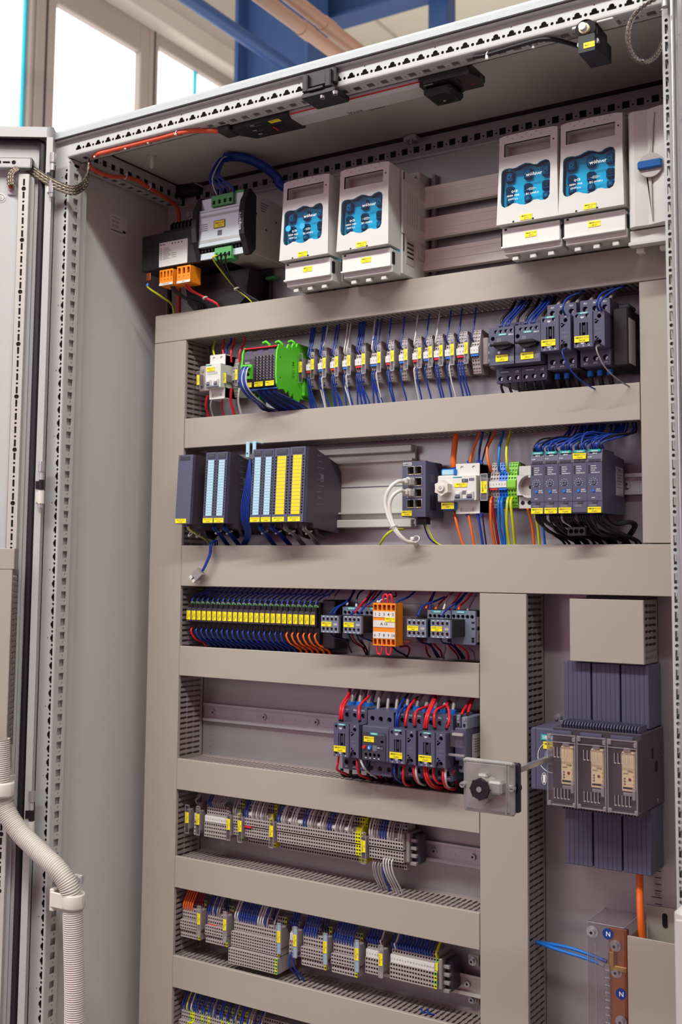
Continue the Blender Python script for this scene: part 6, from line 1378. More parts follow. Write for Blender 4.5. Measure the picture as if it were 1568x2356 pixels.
# motor starters
edges = [797.5, 865, 937, 1009.5, 1083.5, 1161]
for i in range(5):
    x0, zt = at(*z2(edges[i], 180), 180); x1, _ = at(*z2(edges[i + 1], 172), 180); zt = -603.4; w = x1 - x0 - .5
    h = 99
    T = T3('motor_starter', 'slim dark grey motor starter with blue button, %s of five' % ('leftmost', 'second from the left', 'middle', 'second from the right', 'rightmost')[i], 'motor starter', (x0, 180, zt), 'row of five motor starters')
    b = MB(); b.px([(0, -20), (4, -2), (9, 0), (60, 0), (60, -4), (112, -8), (112, -h + 2), (3, -h), (0, -h + 2)], 0, w, 'anthra')
    b.box(.2, w - .2, -.2, 1, -h + 18.6, -h + 19.2, 'void'); b.box(.2, w - .2, -.2, 1, -20.4, -19.8, 'void'); b.box(w * .1, w * .5, -.6, 1, -19.5, -15.5, 'anthra_dk'); b.box(w * .55, w * .9, -.6, 1, -19.5, -15.5, 'anthra_dk'); b.box(w * .35, w * .7, -.8, 1, -h + 15, -h + 20, 'anthra_dk', .4)
    b.build('housing', T)
    b = MB(); b.text('SIRIUS', (w * .5, 1.4, -7.6), X_, (0, .2, 1), 2, 'inkwhite', 'c', w * .5); b.text('DC24V', (w * .2, .4, -13), X_, Z_, 1.8, 'inkwhite', 'c', w * .3)
    for k in range(4): b.box(w * .08, w * .2, -.3, 0, -25 - 3.4 * k, -27.4 - 3.4 * k, 'ink'); b.text(('DEVICE', 'FAILURE', 'STATE', 'RESET/MODE')[k], (w * .26, -.1, -27 - 3.4 * k), X_, Z_, 1.7, 'inkwhite', 'l', w * .6)
    for k in range(9):
        a = math.radians(-40 + 260 * k / 8); b.cyl((w * .42 + 6.2 * math.cos(a), -.05, -51 + 6.2 * math.sin(a)), (w * .42 + 6.2 * math.cos(a), -.15, -51 + 6.2 * math.sin(a)), .5, 'inkwhite', 6)
    b.text('RESET', (w * .74, -.1, -63), X_, Z_, 1.7, 'inkwhite', 'c', w * .3); b.text('TEST MODE', (w * .74, -.1, -66), X_, Z_, 1.7, 'inkwhite', 'c', w * .36); b.text('3RM1', (w * .4, -.1, -76), X_, Z_, 1.7, 'inkwhite', 'c', w * .5); b.text('SIE', (w * .62, -.1, -22.8), X_, Z_, 1.4, 'inkgrey')
    b.box(w * .12, w * .62, -.3, 0, -h + 14, -h + 10, 'inkgrey'); b.build('front_print', T)
    b = MB(); b.cyl((w * .42, 0, -51), (w * .42, -1.6, -51), 3.6, 'anthra_lt', 16); b.box(w * .42 - .5, w * .42 + .5, -1.9, -1.6, -54, -48, 'ink'); b.box(w * .42 - 3, w * .42 + 3, -1.9, -1.6, -51.5, -50.5, 'ink'); b.build('setting_dial', T)
    b = MB(); b.cyl((w * .42, 0, -64), (w * .42, -1.4, -64), 2.2, 'blue', 12); b.build('reset_button', T, None)
    b = MB(); b.box(w * .1, w * .9, 1, 5, -4.6, -.4, 'teal', .3); b.text('SIEMENS', (w * .5, .9, -4), X_, Z_, 2.2, 'inkwhite', 'c', w * .7); b.build('brand_plate', T)
    if i == 3: marking(T, w * .04, w * .96, -5.6, -14.6, -.3, '=MAB+UC10', '-9QA4')
    else: marking(T, w * .02, w * .92, -h + 9.5, -h + .6, -.3, '=MAB+UC10', '-9QA%d' % (1, 2, 3, 4, 1)[i])
    if i == 4:
        b = MB(); b.box(w, w + .4, 68, 104, -68, -22, 'silver'); b.text('3RM1', (w + .5, 86, -28), Y_, Z_, 3, 'ink'); 
        for k in range(5): b.box(w + .4, w + .5, 72, 98 - 5 * (k % 2), -34 - 5 * k, -35 - 5 * k, 'inkgrey')
        b.build('type_plate', T, None)
    for k in range(7 if i < 4 else 8):
        m = 'wblue' if (k + i) % 5 else 'wblack'
        sx = x0 + w * (.12 + .12 * k); ex = x0 + w * .5 + 24 + (k - 3) * 4.5 + (2 - i) * -3 + (14 if i < 2 else -8 if i > 3 else 2)
        wire([(sx, 190 + 4 * (k % 2), zt - 1), (sx + 1, 186, zt + 8 + 2 * (k % 3)), ((sx * .6 + ex * .4) + random.uniform(-7, 7), 208 + random.uniform(-8, 14), zt + 20 + random.uniform(-4, 9)), (ex + random.uniform(-10, 10), 246, D2B - 16), (ex + 2, 264, D2B + 8)], 1.6, m, 'wire rising from the %s motor starter, %s from the left' % (('leftmost', 'second', 'middle', 'fourth', 'rightmost')[i], nth(k)), group='blue and black wires above the motor starters')
    for k in range(5):
        sx = x0 + w * (.15 + .17 * k); ex = sx + 26 + 3 * k
        wire([(sx, 196, zt - h + 1), (sx + 1, 196, zt - h - 10), (sx + 12 + random.uniform(-6, 8), 213 + random.uniform(-8, 10), zt - h - 24 + random.uniform(-6, 3)), (ex + random.uniform(-8, 8), 254, D3T + 6), (ex + 2, 264, D3T - 10)], 2.1, 'wblack', 'black wire below the %s motor starter, %s from the left' % (('leftmost', 'second', 'middle', 'fourth', 'rightmost')[i], nth(k)), group='black wires below the motor starters')
for i in range(2):
    wire([at3(*z2(1180, 500), 215), at3(*z2(1230, 540 + 6 * i), 222), at3(*z2(1300, 530 + 8 * i), 235), at3(*z2(1335 - 14 * i, 550 + 8 * i), 245), at3(*z2(1310 - 16 * i, 600), 250), at3(*z2(1265 + 14 * i, 645), 258), (930 + 8 * i, 264, D3T - 8)], 2.4, 'wblack', 'black wire looping far right below the motor starters, the %s one' % ('outer', 'inner')[i], group='black loops right below the motor starters')
for i, (m, nm) in enumerate((('worange', 'orange'), ('wyg', 'yellow'), ('wblue_lt', 'blue'))):
    a = at(*z2(808 + 27 * i, 500), 262)[0]; wire([(a, 240, -690), (a + 1, 256, -715), (a + 2, 264, D3T - 8)], 2.4, m, '%s wire beside the left edge of the motor starters' % nm)
x0, z0, x1, z1 = rect(*z2(985, 560), *z2(1075, 602), 192)
b = MB(); b.plate((0, 192, 0), X_, Z_, Y_, rc(x0, x1, z1, z0), [circ(x0 + (x1 - x0) * (.2 + .3 * k), (z0 + z1) / 2, 3.6, 12) for k in range(3)], 5, 'black', None, 'void'); b.box(x0, x1, 197.1, 214, z1, z0, 'black', 1); b.poly([(x0, 192, z0), (x1, 192, z0), (x1, 198, z0), (x0, 198, z0)], 'black'); one('wire_connector', b, 'small dark three-hole connector hanging among the black wires', 'connector', (x0, 192, z0))
# ================================================================ third row: relays, auxiliary contactors, orange block
def r3(a, b): return 720 + a * .2551, 1330 + b * .2551
def r4(a, b): return 740 + a * .30612, 1560 + b * .30612
def ra(a, b): return 400 + a * .24235, 1330 + b * .24235
def relay():
    T = T3('relay', 'x', 'relay', (0, 0, 0), 'yellow-labelled relays in a row'); w = 12.1
    b = MB()
    b.box(0, w, 14, 62, -44, 30, 'black', 1); b.box(.4, w - .4, 40, 66, -58, -40, 'black', 1); b.box(.8, w - .8, 4, 15, -14, 22, 'black', .6)
    b.build('housing', T)
    b = MB(); b.py([(.6, -11.5), (w - .6, -11.5), (w - .6, 11.5), (w - 2.6, 14.5), (2.6, 14.5), (.6, 11.5)], 0, 6, 'dkbox'); b.build('label_carrier', T)
    b = MB(); b.box(1.2, w - 1.6, -.7, 0, -8.6, 8.6, 'yellow'); b.text('=MAB+UC10', (w * .4, -.8, 0), Z_, NX, 2.3, 'ink', 'c', 15); b.text('-KFA', (w * .72, -.8, 0), Z_, NX, 2.3, 'ink', 'c', 10); b.build('marking_label', T)
    b = MB(); hs = [circ(3.4, 21, 1.5, 8), circ(8.6, 21, 1.5, 8)]
    b.plate((0, 12, 0), X_, Z_, Y_, rc(1, w - 1, 16.5, 25), hs, 3, 'greenconn', None, 'void'); b.box(1, w - 1, 15.2, 26, 16.5, 25, 'greenconn'); b.poly([(1, 12, 25), (w - 1, 12, 25), (w - 1, 16, 25), (1, 16, 25)], 'greenconn'); b.build('top_plug', T, None)
    b = MB(); b.box(1, w - 1, 18, 28, -24, -17, 'wgreen', .8); b.box(3, w - 3, 17.4, 18, -22, -19, 'void'); b.build('bottom_plug', T)
    b = MB(); b.box(1, w - 1, 30, 44, -40, -34, 'wgreen', .8); b.box(3, w - 3, 29.4, 30, -39, -36, 'void'); b.build('bottom_plug', T)
    return T
R0 = relay(); RX, RZ, RY = 89, -884, 230
for i in range(24):
    nm = 'yellow-labelled relay, %s from the left in the row of twenty-four' % nth(i)
    x = RX + 12.42 * i
    if i == 0: R0.location = (x * MM, RY * MM, (RZ + ZO) * MM); R0['label'] = nm
    else: copy_tree(R0, (x, RY, RZ), nm)
    a = (x + 6.5, RY + 12, RZ + 24)
    wire([a, (a[0], a[1] - 3, a[2] + 5), (a[0] + 5, 252, a[2] + 16), (a[0] + 22, 262, D3B - 2 - 4), (a[0] + 28, 266, D3B + 8)], 1.5, 'wblue', 'blue wire plugged into the top of the %s relay' % nth(i), group='blue wires on top of the relays', ends=[(0, 'wwhite', 4.2, 1.8)])
    p = (x + 26, 268, RZ + 38)
    b = MB(); b.cyl(p, (p[0] + 2, p[1] + 2, p[2] + 5), 1.9, 'wwhite', 8); q = smooth_path([(p[0] + 2, p[1] + 2, p[2] + 5), (p[0] + 7, 272, p[2] + 12), (p[0] + 16, 274, D3B + 6)], 3); b.tube(q, 1.2, 'wblack', 6); one('wire', b, 'thin black wire with white ferrule behind the %s relay' % nth(i), 'wire', p, 'black wires behind the relays')
    red = i == 0; org = i >= 18; m = 'wred' if red else 'worange' if org else 'wblue'
    nmw = 'red' if red else 'orange' if org else 'dark blue'
    wire([(x + 6.5, RY + 22, RZ - 22), (x + 5, RY + 9, RZ - 30), (x + 10, RY + 16, RZ - 46), (x + 20, 260, D4T + 6), (x + 26, 266, D4T - 8)], 1.75, m, '%s wire curving down from the %s relay' % (nmw, nth(i)), group='wires below the relays')
    if i not in (0,):
        wire([(x + 8.5, RY + 34, RZ - 38), (x + 9, RY + 28, RZ - 44), (x + 12, RY + 33, RZ - 54), (x + 18, 267, D4T + 2), (x + 19, 267, D4T - 8)], 1.6, m, 'second %s wire curving down from the %s relay' % (nmw, nth(i)), group='wires below the relays')
x = RX + 12.42 * 24
b = MB(); b.box(x, x + 28, 252, 296, RZ - 52, RZ + 36, 'black', 2); one('end_relay_base', b, 'black relay end piece right of the last yellow-labelled relay', 'relay base', (x, 252, RZ))
def aux_contactor(px, py, Y, l2, label, body=None, group='auxiliary contactors with four-pole front blocks'):
    x0, zt = at(*r3(px, py), Y); w = 35.6
    T = T3('auxiliary_contactor', label, 'contactor', (x0, Y, zt), group)
    b = MB(); hs = [circ(w * (.14 + .235 * i), z, 2.9, 12) for i in range(4) for z in (-6.2, -23.2)]
    hole_face(b, 0, w, 0, -29.5, 0, hs, 'anthra_lt', 5); b.box(0, w, 5.1, 7, -29.5, 0, 'anthra_lt')
    for p in (0, w): b.poly([(p, 0, 0), (p, 6, 0), (p, 6, -29.5), (p, 0, -29.5)], 'anthra_lt')
    for p in (0, -29.5): b.poly([(0, 0, p), (w, 0, p), (w, 6, p), (0, 6, p)], 'anthra_lt')
    for i in range(4):
        for z in (-6.2, -23.2): b.cyl((w * (.14 + .235 * i), 5, z), (w * (.14 + .235 * i), 4.4, z), 2, 'copper' if (i + int(z)) % 3 else 'steel', 8)
    for i in range(4):
        for z in (-2, -28.6): b.box(w * (.1 + .235 * i), w * (.18 + .235 * i), -.1, 0, z, z + .8, 'inkwhite')
    b.box(w * .72, w * .92, -.4, 0, -17, -13, 'midgrey'); b.build('front_block', T)
    b = MB(); b.box(.5, w - .5, 7, 62, -29, 0, 'black', 1); b.build('block_housing', T)
    bx = 9
    b = MB()
    hs = [circ(bx + 5 + 8.4 * i, 4, 3.3, 12) for i in range(5)]
    hole_face(b, bx, bx + 45, 14, -42, 58, hs, 'anthra_lt', 5); b.box(bx, bx + 45, 63.2, 122, -42, 14, 'black', 1.5); b.box(bx, bx + 45, 58.1, 63.2, 13, 14, 'anthra_lt'); b.box(bx, bx + 45, 58.1, 63.2, -42, -41, 'anthra_lt'); b.poly([(bx + 45, 58, -42), (bx + 45, 64, -42), (bx + 45, 64, 14), (bx + 45, 58, 14)], 'anthra_lt')
    for z in (-4, -14, -30): b.box(bx + 38, bx + 43, 57.6, 58, z - 3, z, 'void')
    b.cyl((bx + 40.5, 58, -36), (bx + 40.5, 57.6, -36), 2.8, 'void', 10)
    b.build('housing', T)
    b = MB(); b.box(bx + 10, bx + 26, 57.4, 58, 9.5, 13.5, 'teal'); b.text('SIEMENS', (bx + 18, 57.3, 10.2), X_, Z_, 2.4, 'inkwhite', 'c', 14); b.build('brand_plate', T)
    marking(T, w * .03, w * .6, -11, -19, -.3, '=SAFE+UC10' if l2.startswith('-7') else '=MAB+UC10', l2)
    return T, x0, zt
AC = []
for (px, py, l2, nm) in ((72, 335, '-9KF1', 'just right of the relays'), (272, 340, '-9KF2', 'just left of the orange numbered block'), (845, 368, '-7KF1', 'just right of the orange numbered block'), (1058, 373, '-7KF2', 'and white side plate, beside the vertical duct')):
    AC.append(aux_contactor(px, py, 172, l2, 'grey auxiliary contactor with four-hole front ' + nm))
T, x0, zt = AC[3]
b = MB(); b.box(x0 + 54, x0 + 54.4, 235, 278, zt - 38, zt + 4, 'ltgrey')
b.box(x0 + 54.4, x0 + 54.6, 235, 256, zt - 18, zt - 12, 'ink'); b.text('3RH2', (x0 + 54.7, 246, zt - 4), Y_, Z_, 3.4, 'ink')
for k in range(3): b.box(x0 + 54.4, x0 + 54.6, 240, 262 - 4 * k, zt - 26 - 3 * k, zt - 27 - 3 * k, 'inkgrey')
P('type_plate', b, T, 'white printed type plate')
# wires of the auxiliary contactors
def span(pts, r, m, label, group=None, **k): wire([at3(*r3(a, b_), y) for a, b_, y in pts], r, m, label, group=group, **k)
up = [((150, 325, 178), (200, 270, 215), (300, 215, 245), (375, 120, 262), 'wblue'), ((185, 325, 178), (230, 260, 215), (320, 200, 245), (365, 110, 262), 'wblue'), ((300, 245, 238), (340, 180, 250), (370, 110, 262), (372, 100, 264), 'wnavy'),
      ((390, 258, 236), (392, 190, 240), (420, 130, 256), (460, 105, 262), 'wnavy'), ((345, 328, 178), (400, 270, 215), (480, 200, 240), (560, 110, 262), 'wblue'), ((375, 310, 182), (430, 240, 220), (500, 160, 245), (525, 105, 262), 'wred'), ((455, 262, 236), (490, 200, 245), (540, 130, 258), (570, 110, 262), 'wdkred'), ((490, 260, 236), (520, 200, 245), (560, 140, 258), (580, 112, 262), 'wred'), ((415, 320, 178), (470, 255, 215), (550, 190, 245), (620, 110, 262), 'wblue'),
      ((945, 340, 178), (990, 250, 215), (1080, 215, 240), (1185, 170, 258), 'wblue'), ((1015, 280, 236), (1050, 200, 250), (1090, 130, 262), (1095, 118, 264), 'wdkred'), ((1055, 285, 236), (1060, 220, 245), (1090, 140, 258), (1100, 118, 262), 'wblue'), ((1100, 285, 236), (1130, 240, 245), (1190, 180, 255), (1270, 122, 262), 'wdkred'), ((1160, 345, 178), (1200, 290, 215), (1290, 220, 245), (1390, 125, 262), 'wblue'), ((1175, 285, 236), (1195, 220, 245), (1225, 160, 255), (1215, 125, 262), 'wwhite'), ((1235, 280, 236), (1250, 240, 245), (1300, 180, 255), (1330, 122, 262), 'wred'), ((1275, 285, 236), (1290, 240, 245), (1340, 190, 255), (1375, 125, 262), 'wblue'), ((1310, 290, 236), (1325, 250, 245), (1380, 200, 255), (1440, 125, 262), 'wred'), ((1392, 295, 250), (1410, 250, 255), (1450, 180, 260), (1480, 125, 264), 'wgrey')]
CN = dict(wblue='blue', wnavy='dark blue', wred='red', wdkred='dark red', wwhite='white', wgrey='grey', wblack='black', worange='orange')
from collections import Counter
cnt = Counter()
for u in up:
    k = ('left' if u[0][0] < 700 else 'right', CN[u[4]]); i = cnt[k]; cnt[k] += 1
    span(u[:4], 1.7, u[4], '%s wire above the auxiliary contactors %s of the orange block, %s of its colour' % (k[1], k[0], nth(i)), ends=[(0, 'wwhite' if u[4] in ('wnavy', 'wgrey') else 'worange' if u[4] in ('wred', 'wdkred') and u[0][0] > 1000 else u[4], 5, 2.1)])
dn = [((155, 500, 184), (200, 535, 190), (290, 560, 215), (345, 670, 262), 'wnavy'), ((320, 505, 184), (345, 560, 195), (400, 600, 225), (480, 640, 258), 'wnavy'), ((350, 510, 184), (375, 570, 195), (440, 620, 235), (478, 690, 262), 'wdkred'), ((395, 515, 184), (420, 570, 200), (470, 620, 235), (492, 690, 262), 'wblack'), ((410, 515, 184), (450, 540, 190), (510, 560, 205), (545, 575, 230), 'wnavy'), ((430, 550, 235), (450, 590, 240), (480, 640, 250), (495, 690, 262), 'wdkred'), ((500, 565, 235), (506, 600, 240), (504, 650, 250), (502, 690, 262), 'wwhite'),
      ((935, 540, 184), (970, 580, 195), (1060, 610, 225), (1140, 715, 262), 'wnavy'), ((1010, 580, 235), (1015, 620, 240), (1030, 680, 250), (1055, 712, 262), 'wdkred'), ((1055, 585, 235), (1070, 620, 240), (1100, 680, 250), (1120, 715, 262), 'wnavy'), ((1080, 585, 235), (1110, 620, 240), (1150, 660, 250), (1160, 718, 262), 'wdkred'), ((1150, 550, 184), (1170, 585, 195), (1260, 610, 225), (1345, 725, 262), 'wnavy'), ((1215, 590, 235), (1240, 630, 242), (1290, 680, 252), (1310, 725, 262), 'wdkred'), ((1270, 590, 235), (1290, 630, 242), (1330, 670, 252), (1365, 725, 262), 'wnavy'), ((1290, 590, 235), (1330, 620, 240), (1390, 670, 250), (1400, 735, 262), 'wred'), ((1390, 590, 250), (1410, 640, 255), (1445, 670, 260), (1455, 738, 264), 'wgrey'), ((1180, 580, 235), (1190, 640, 242), (1175, 690, 250), (1178, 725, 262), 'wgrey')]
for u in dn:
    k = ('left' if u[0][0] < 700 else 'right', CN[u[4]]); i = cnt[k + ('d',)]; cnt[k + ('d',)] += 1
    span(u[:4], 1.7, u[4], '%s wire below the auxiliary contactors %s of the orange block, %s of its colour' % (k[1], k[0], nth(i)))
# orange block
OX0, OZT, OX1, OZB = 528, -849, 571.5, -921.2; OY = 190
T = T3('numbered_block', 'orange ten-pole distribution block with white strips numbered one to ten', 'terminal block', (OX0, OY, OZB))
w = OX1 - OX0; h = OZT - OZB
b = MB()
hs = [rrc(w * (.1 + .2 * i) - 3.2, w * (.1 + .2 * i) + 3.2, z - 4.6, z + 4.6, 1.4) for i in range(5) for z in (h - 7.5, 6.5)]
hole_face(b, 0, w, h, 0, 0, hs, 'orange', 5, 'wdkred'); b.box(0, w, 5.1, 8, 0, h, 'orange')
for p in (0, w): b.poly([(p, 0, 0), (p, 6, 0), (p, 6, h), (p, 0, h)], 'orange')
for p in (0, h): b.poly([(0, 0, p), (w, 0, p), (w, 6, p), (0, 6, p)], 'orange')
for i in range(5):
    for z in (h - 9, 8): b.cyl((w * (.1 + .2 * i), 4.8, z), (w * (.1 + .2 * i), 3.6, z), 2.2, 'copper', 8); b.box(w * (.1 + .2 * i) - 2, w * (.1 + .2 * i) + 2, 3.4, 3.6, z - .4, z + .4, 'void')
b.build('front', T)
b = MB(); b.box(.3, w - .3, 8, 28, .5, h - .5, 'orange', .6); b.build('housing', T)
for (z0, z1, ts, nm) in ((h - 14, h - 24, '12345', 'upper'), (h - 29.5, h - 41, ['A 10'], 'middle'), (23.5, 12.5, ['6', '7', '8', '9', '10'], 'lower')):
    b = MB(); b.box(.8, w - .8, -.8, 0, z1, z0, 'white')
    for i, s in enumerate(ts): b.text(s, (w * ((i + .5) / len(ts)), -.9, (z0 + z1) / 2 - 2.6), X_, Z_, 5.2, 'ink', 'c', 18)
    b.build('number_strip', T)
marking(T, w * .56, w * 1.0, h - 24, h - 31.5, -1, '=MAB+UC10', '-U4')
b = MB(); b.box(8, w + 26, 30, 96, 4, h - 2, 'clearpc', 2); tag(b.build('clear_housing', T), 'clear housing')
b = MB(); b.box(12, w + 12, 34, 100, 10, h - 24, 'dkbox', 1); b.box(12, w + 8, 34, 90, 4, 9, 'wdkred'); b.build('inner_block', T)
def ulink(xa, xb_, z, up_, label, grp):
    s = 1 if up_ else -1
    wire([(xa, OY + 4, z - 3 * s), (xa, OY + 2, z + 8 * s), (xa + (xb_ - xa) * .15, OY + 2, z + 13 * s), ((xa + xb_) / 2, OY + 2, z + 15 * s), (xb_ - (xb_ - xa) * .15, OY + 2, z + 13 * s), (xb_, OY + 2, z + 8 * s), (xb_, OY + 4, z - 3 * s)], 1.7, 'wred', label, name='wire_bridge', group=grp)
for i in range(2):
    ulink(OX0 + w * (.5 + .2 * i) - 3, OX0 + w * (.5 + .2 * i) + 5, OZT, True, 'red wire bridge arching above the orange block, the %s one' % ('left', 'right')[i], 'red wire bridges on the orange block')
    ulink(OX0 + w * (.16 + .42 * i), OX0 + w * (.38 + .4 * i), OZB, False, 'red wire bridge hanging below the orange block, the %s one' % ('left', 'right')[i], 'red wire bridges on the orange block')
span([(580, 225, 196), (590, 195, 205), (640, 180, 230), (700, 130, 262)], 1.7, 'wblue', 'blue wire at the top left of the orange block', ends=[(0, 'wwhite', 5, 2)])
span([(595, 222, 196), (610, 200, 205), (650, 190, 225), (690, 180, 240)], 1.7, 'wwhite', 'white wire at the top of the orange block')
span([(750, 225, 205), (770, 205, 215), (860, 170, 245), (920, 115, 262)], 1.7, 'wblue', 'blue wire at the top right corner of the orange block')
span([(740, 125, 262), (750, 150, 262), (740, 165, 250), (715, 165, 235)], 1.7, 'wdkred', 'dark red wire behind the top of the orange block')
span([(720, 625, 205), (760, 660, 225), (820, 690, 250), (850, 712, 264)], 1.7, 'wnavy', 'dark blue wire under the orange block')
span([(780, 620, 225), (850, 615, 240), (868, 650, 250), (852, 700, 262)], 1.7, 'wdkred', 'dark red wire curving under the right side of the orange block')

# ================================================================ fourth row: contactors with red wires
CW = 48
RC = 'contactors with red wires'
cs = []
for (px, py, l2, nm) in ((90, 335, '-2QA5', 'leftmost'), (507, 378, '-2QA6', 'middle'), (724, 398, '-2QA7', 'rightmost')):
    x0, z0 = at(*r4(px, py), 168); cs.append((x0, z0 + 25)); contactor((x0, 168, z0 + 25), CW, '=MAB+UC10', l2, 'grey contactor with red wires, %s of three beside the half-empty rail' % nm, RC)
# overload relay
x0, z0 = at(*r4(298, 365), 168); w = 51
T = T3('overload_relay', 'grey overload relay with red and blue buttons between two contactors', 'overload relay', (x0, 168, z0))
b = MB()
hole_face(b, 3, w + 2, 26, 1, 16, [circ(3 + w * (.17 + .32 * i), 13, 4.4, 12) for i in range(3)], 'anthra', 7); b.box(3, w + 2, 23.2, 120, 1, 26, 'anthra', 1); b.box(3, w + 2, 16.2, 23.4, 25, 26, 'anthra'); b.box(0, w, 2, 118, -55, 2, 'anthra', 1.5); b.box(5, w - 3, 20, 118, -82, -50, 'anthra', 1.5)
for i in range(3): b.cyl((8 + 17 * i, 19.8, -70), (8 + 17 * i, 19.4, -70), 4, 'void', 12)
b.build('housing', T)
b = MB(); hs = [circ(w * (.17 + .16 * i), -45, 2.9, 12) for i in range(4)] + [circ(w * .76, -33, 4, 12), rc(w * .72, w * .82, -24, -20)]
hole_face(b, 3, w - 5, -8, -53, 0, hs, 'anthra_dk', 2); b.text('SIRIUS', (w * .74, -.1, -12), X_, Z_, 3, 'inkgrey', 'c', 12)
for i in range(4): b.box(w * (.14 + .16 * i), w * (.2 + .16 * i), -.1, 0, -51, -50, 'inkwhite')
b.box(w * .42, w * .58, -.1, 0, -38, -29, 'inkgrey'); b.cyl((w * .76, 1.8, -33), (w * .76, .2, -33), 3, 'anthra', 12); b.box(w * .6, w * .7, -.1, 0, -33, -32, 'inkwhite')
b.build('front_panel', T)
b = MB(); b.cyl((w * .11, 0, -33), (w * .11, -3, -33), 3.2, 'red', 14, 2.8); b.build('test_button', T, None)
b = MB(); b.cyl((w * .32, 0, -33), (w * .32, -3, -33), 4, 'wblue_lt', 14, 3.6); b.text('R', (w * .32, -3.1, -35), X_, Z_, 4, 'inkwhite'); b.build('reset_button', T)
b = MB(); b.box(w * .33, w * .62, -.5, 0, -12, -8, 'teal'); b.text('SIEMENS', (w * .475, -.6, -11), X_, Z_, 2.2, 'inkwhite', 'c', w * .25); b.build('brand_plate', T)
marking(T, w * .1, w * .48, -15, -24, -.3, '=MAB+UC10', '-2FC2')
OV = (x0, z0)
# narrow relay at the right
x0, z0, x1, z1 = rect(*r4(985, 390), *r4(1080, 600), 190)
T = T3('coupling_relay', 'slim grey relay with a clear flap and white side plate beside the vertical duct', 'relay', (x0, 190, z1))
b = MB(); b.box(x0 + 3, x1 + 1, 190, 296, z1 - 6, z0 + 4, 'anthra', 1.5); b.box(x0 + 3, x0 + 10, 196, 290, z0 + 4, z0 + 24, 'anthra_lt', 1.5); b.box(x0 + 14, x1 + 2, 192, 290, z0 + 2, z0 + 22, 'anthra_lt', 1.5)
for k, q in enumerate((x0 + 6.5, x0 + 19)): b.cyl((q, 195.6 - 4 * k, z0 + 18), (q, 195 - 4 * k, z0 + 18), 2.6, 'steel', 10); b.box(q - 2, q + 2, 195.4 - 4 * k, 195.8 - 4 * k, z0 + 6, z0 + 11, 'void')
b.box(x0 + 5, x0 + 16, 200, 280, z1 - 26, z1 - 4, 'anthra_lt', 1.5); b.cyl((x0 + 9, 199.8, z1 - 18), (x0 + 9, 199.4, z1 - 18), 3, 'void', 10); P('housing', b, T)
b = MB(); b.box(x0 - 1, x1 - 1, 180, 190, z0 - 26, z0, 'clearpc', 1); b.box(x0 + 1, x1 - 3, 184, 190, z0 - 8, z0 - 4, 'ltgrey'); b.box(x0 - 4, x1 + 2, 178, 184, z1 + 2, z1 + 6, 'clearfr', 1); P('clear_flap', b, T, 'clear flap')
b = MB(); b.box(x1 + 1, x1 + 1.4, 214, 262, z1 - 4, z0 - 8, 'ltgrey')
for k in range(6): b.box(x1 + 1.4, x1 + 1.6, 220, 250 - 5 * (k % 3), z0 - 16 - 4 * k, z0 - 17 - 4 * k, 'inkgrey')
P('type_plate', b, T, 'white printed type plate')
def span4(pts, r, m, label, group=None, **k): wire([at3(*r4(a, b_), y) for a, b_, y in pts], r, m, label, group=group, **k)
ups = [((135, 320, 186), (138, 270, 182), (150, 200, 190), (200, 120, 225), (208, 78, 262)), ((152, 322, 186), (155, 270, 182), (168, 200, 192), (205, 140, 225), (215, 85, 262)), ((285, 330, 186), (280, 270, 184), (285, 210, 195), (350, 140, 230), (385, 92, 262)),
       ((632, 370, 186), (630, 320, 182), (650, 230, 195), (690, 175, 225), (720, 145, 262)), ((700, 370, 186), (700, 300, 182), (715, 245, 195), (790, 215, 225), (835, 190, 262)), ((770, 390, 186), (780, 300, 182), (810, 220, 200), (840, 160, 230), (850, 120, 262)), ((786, 390, 186), (795, 300, 182), (825, 220, 200), (850, 165, 230), (858, 125, 262)), ((850, 385, 186), (845, 300, 182), (855, 245, 195), (910, 215, 225), (970, 180, 262)), ((935, 385, 190), (955, 330, 186), (955, 250, 200), (940, 200, 225), (960, 170, 262)), ((1045, 290, 200), (1060, 250, 215), (1100, 190, 245), (1130, 150, 262)), ((1095, 275, 205), (1105, 235, 220), (1125, 180, 245), (1140, 150, 262))]
for i, u in enumerate(ups): span4(u, 2.4, 'wred', 'red wire curving up from the contactors beside the half-empty rail, %s from the left' % nth(i), 'red wires above the contactors', ends=[(0, 'wblack', 4, 2.7)])
for i, u in enumerate((((556, 375, 186), (558, 320, 182), (568, 250, 190), (610, 170, 225), (650, 120, 262)), ((566, 375, 186), (572, 300, 184), (600, 240, 196), (640, 210, 225), (680, 175, 262)))):
    span4(u, 2.0, 'wblue', 'blue wire curving up from the middle contactor, %s one' % ('left', 'right')[i], 'blue wires above the middle contactor')
gp = [(225, 180, 108), (285, 182, 110), (350, 190, 112), (422, 230, 130), (492, 240, 140), (558, 235, 145), (640, 205, 145), (712, 215, 165), (780, 228, 175), (850, 230, 170), (915, 238, 178), (985, 240, 172), (250, 176, 130), (318, 180, 90), (375, 185, 118)]
for i, (px, py, pt) in enumerate(gp):
    yy = 228 if i not in (12, 13, 14) else 246
    a = at3(*r4(px, py), yy); e = at3(*r4(px + 16, pt), yy + 12)
    wire([(a[0] - 1, yy - 2, a[2] - 12), a, e, (e[0] + 3, 266, D4B + 8)], 3.0, 'wgrey', 'thick grey wire with blue end sleeve above the contactor row, %s of fifteen' % nth(i), group='grey wires with blue sleeves', n=8, ends=[(0, 'blue', 13, 6.0)])
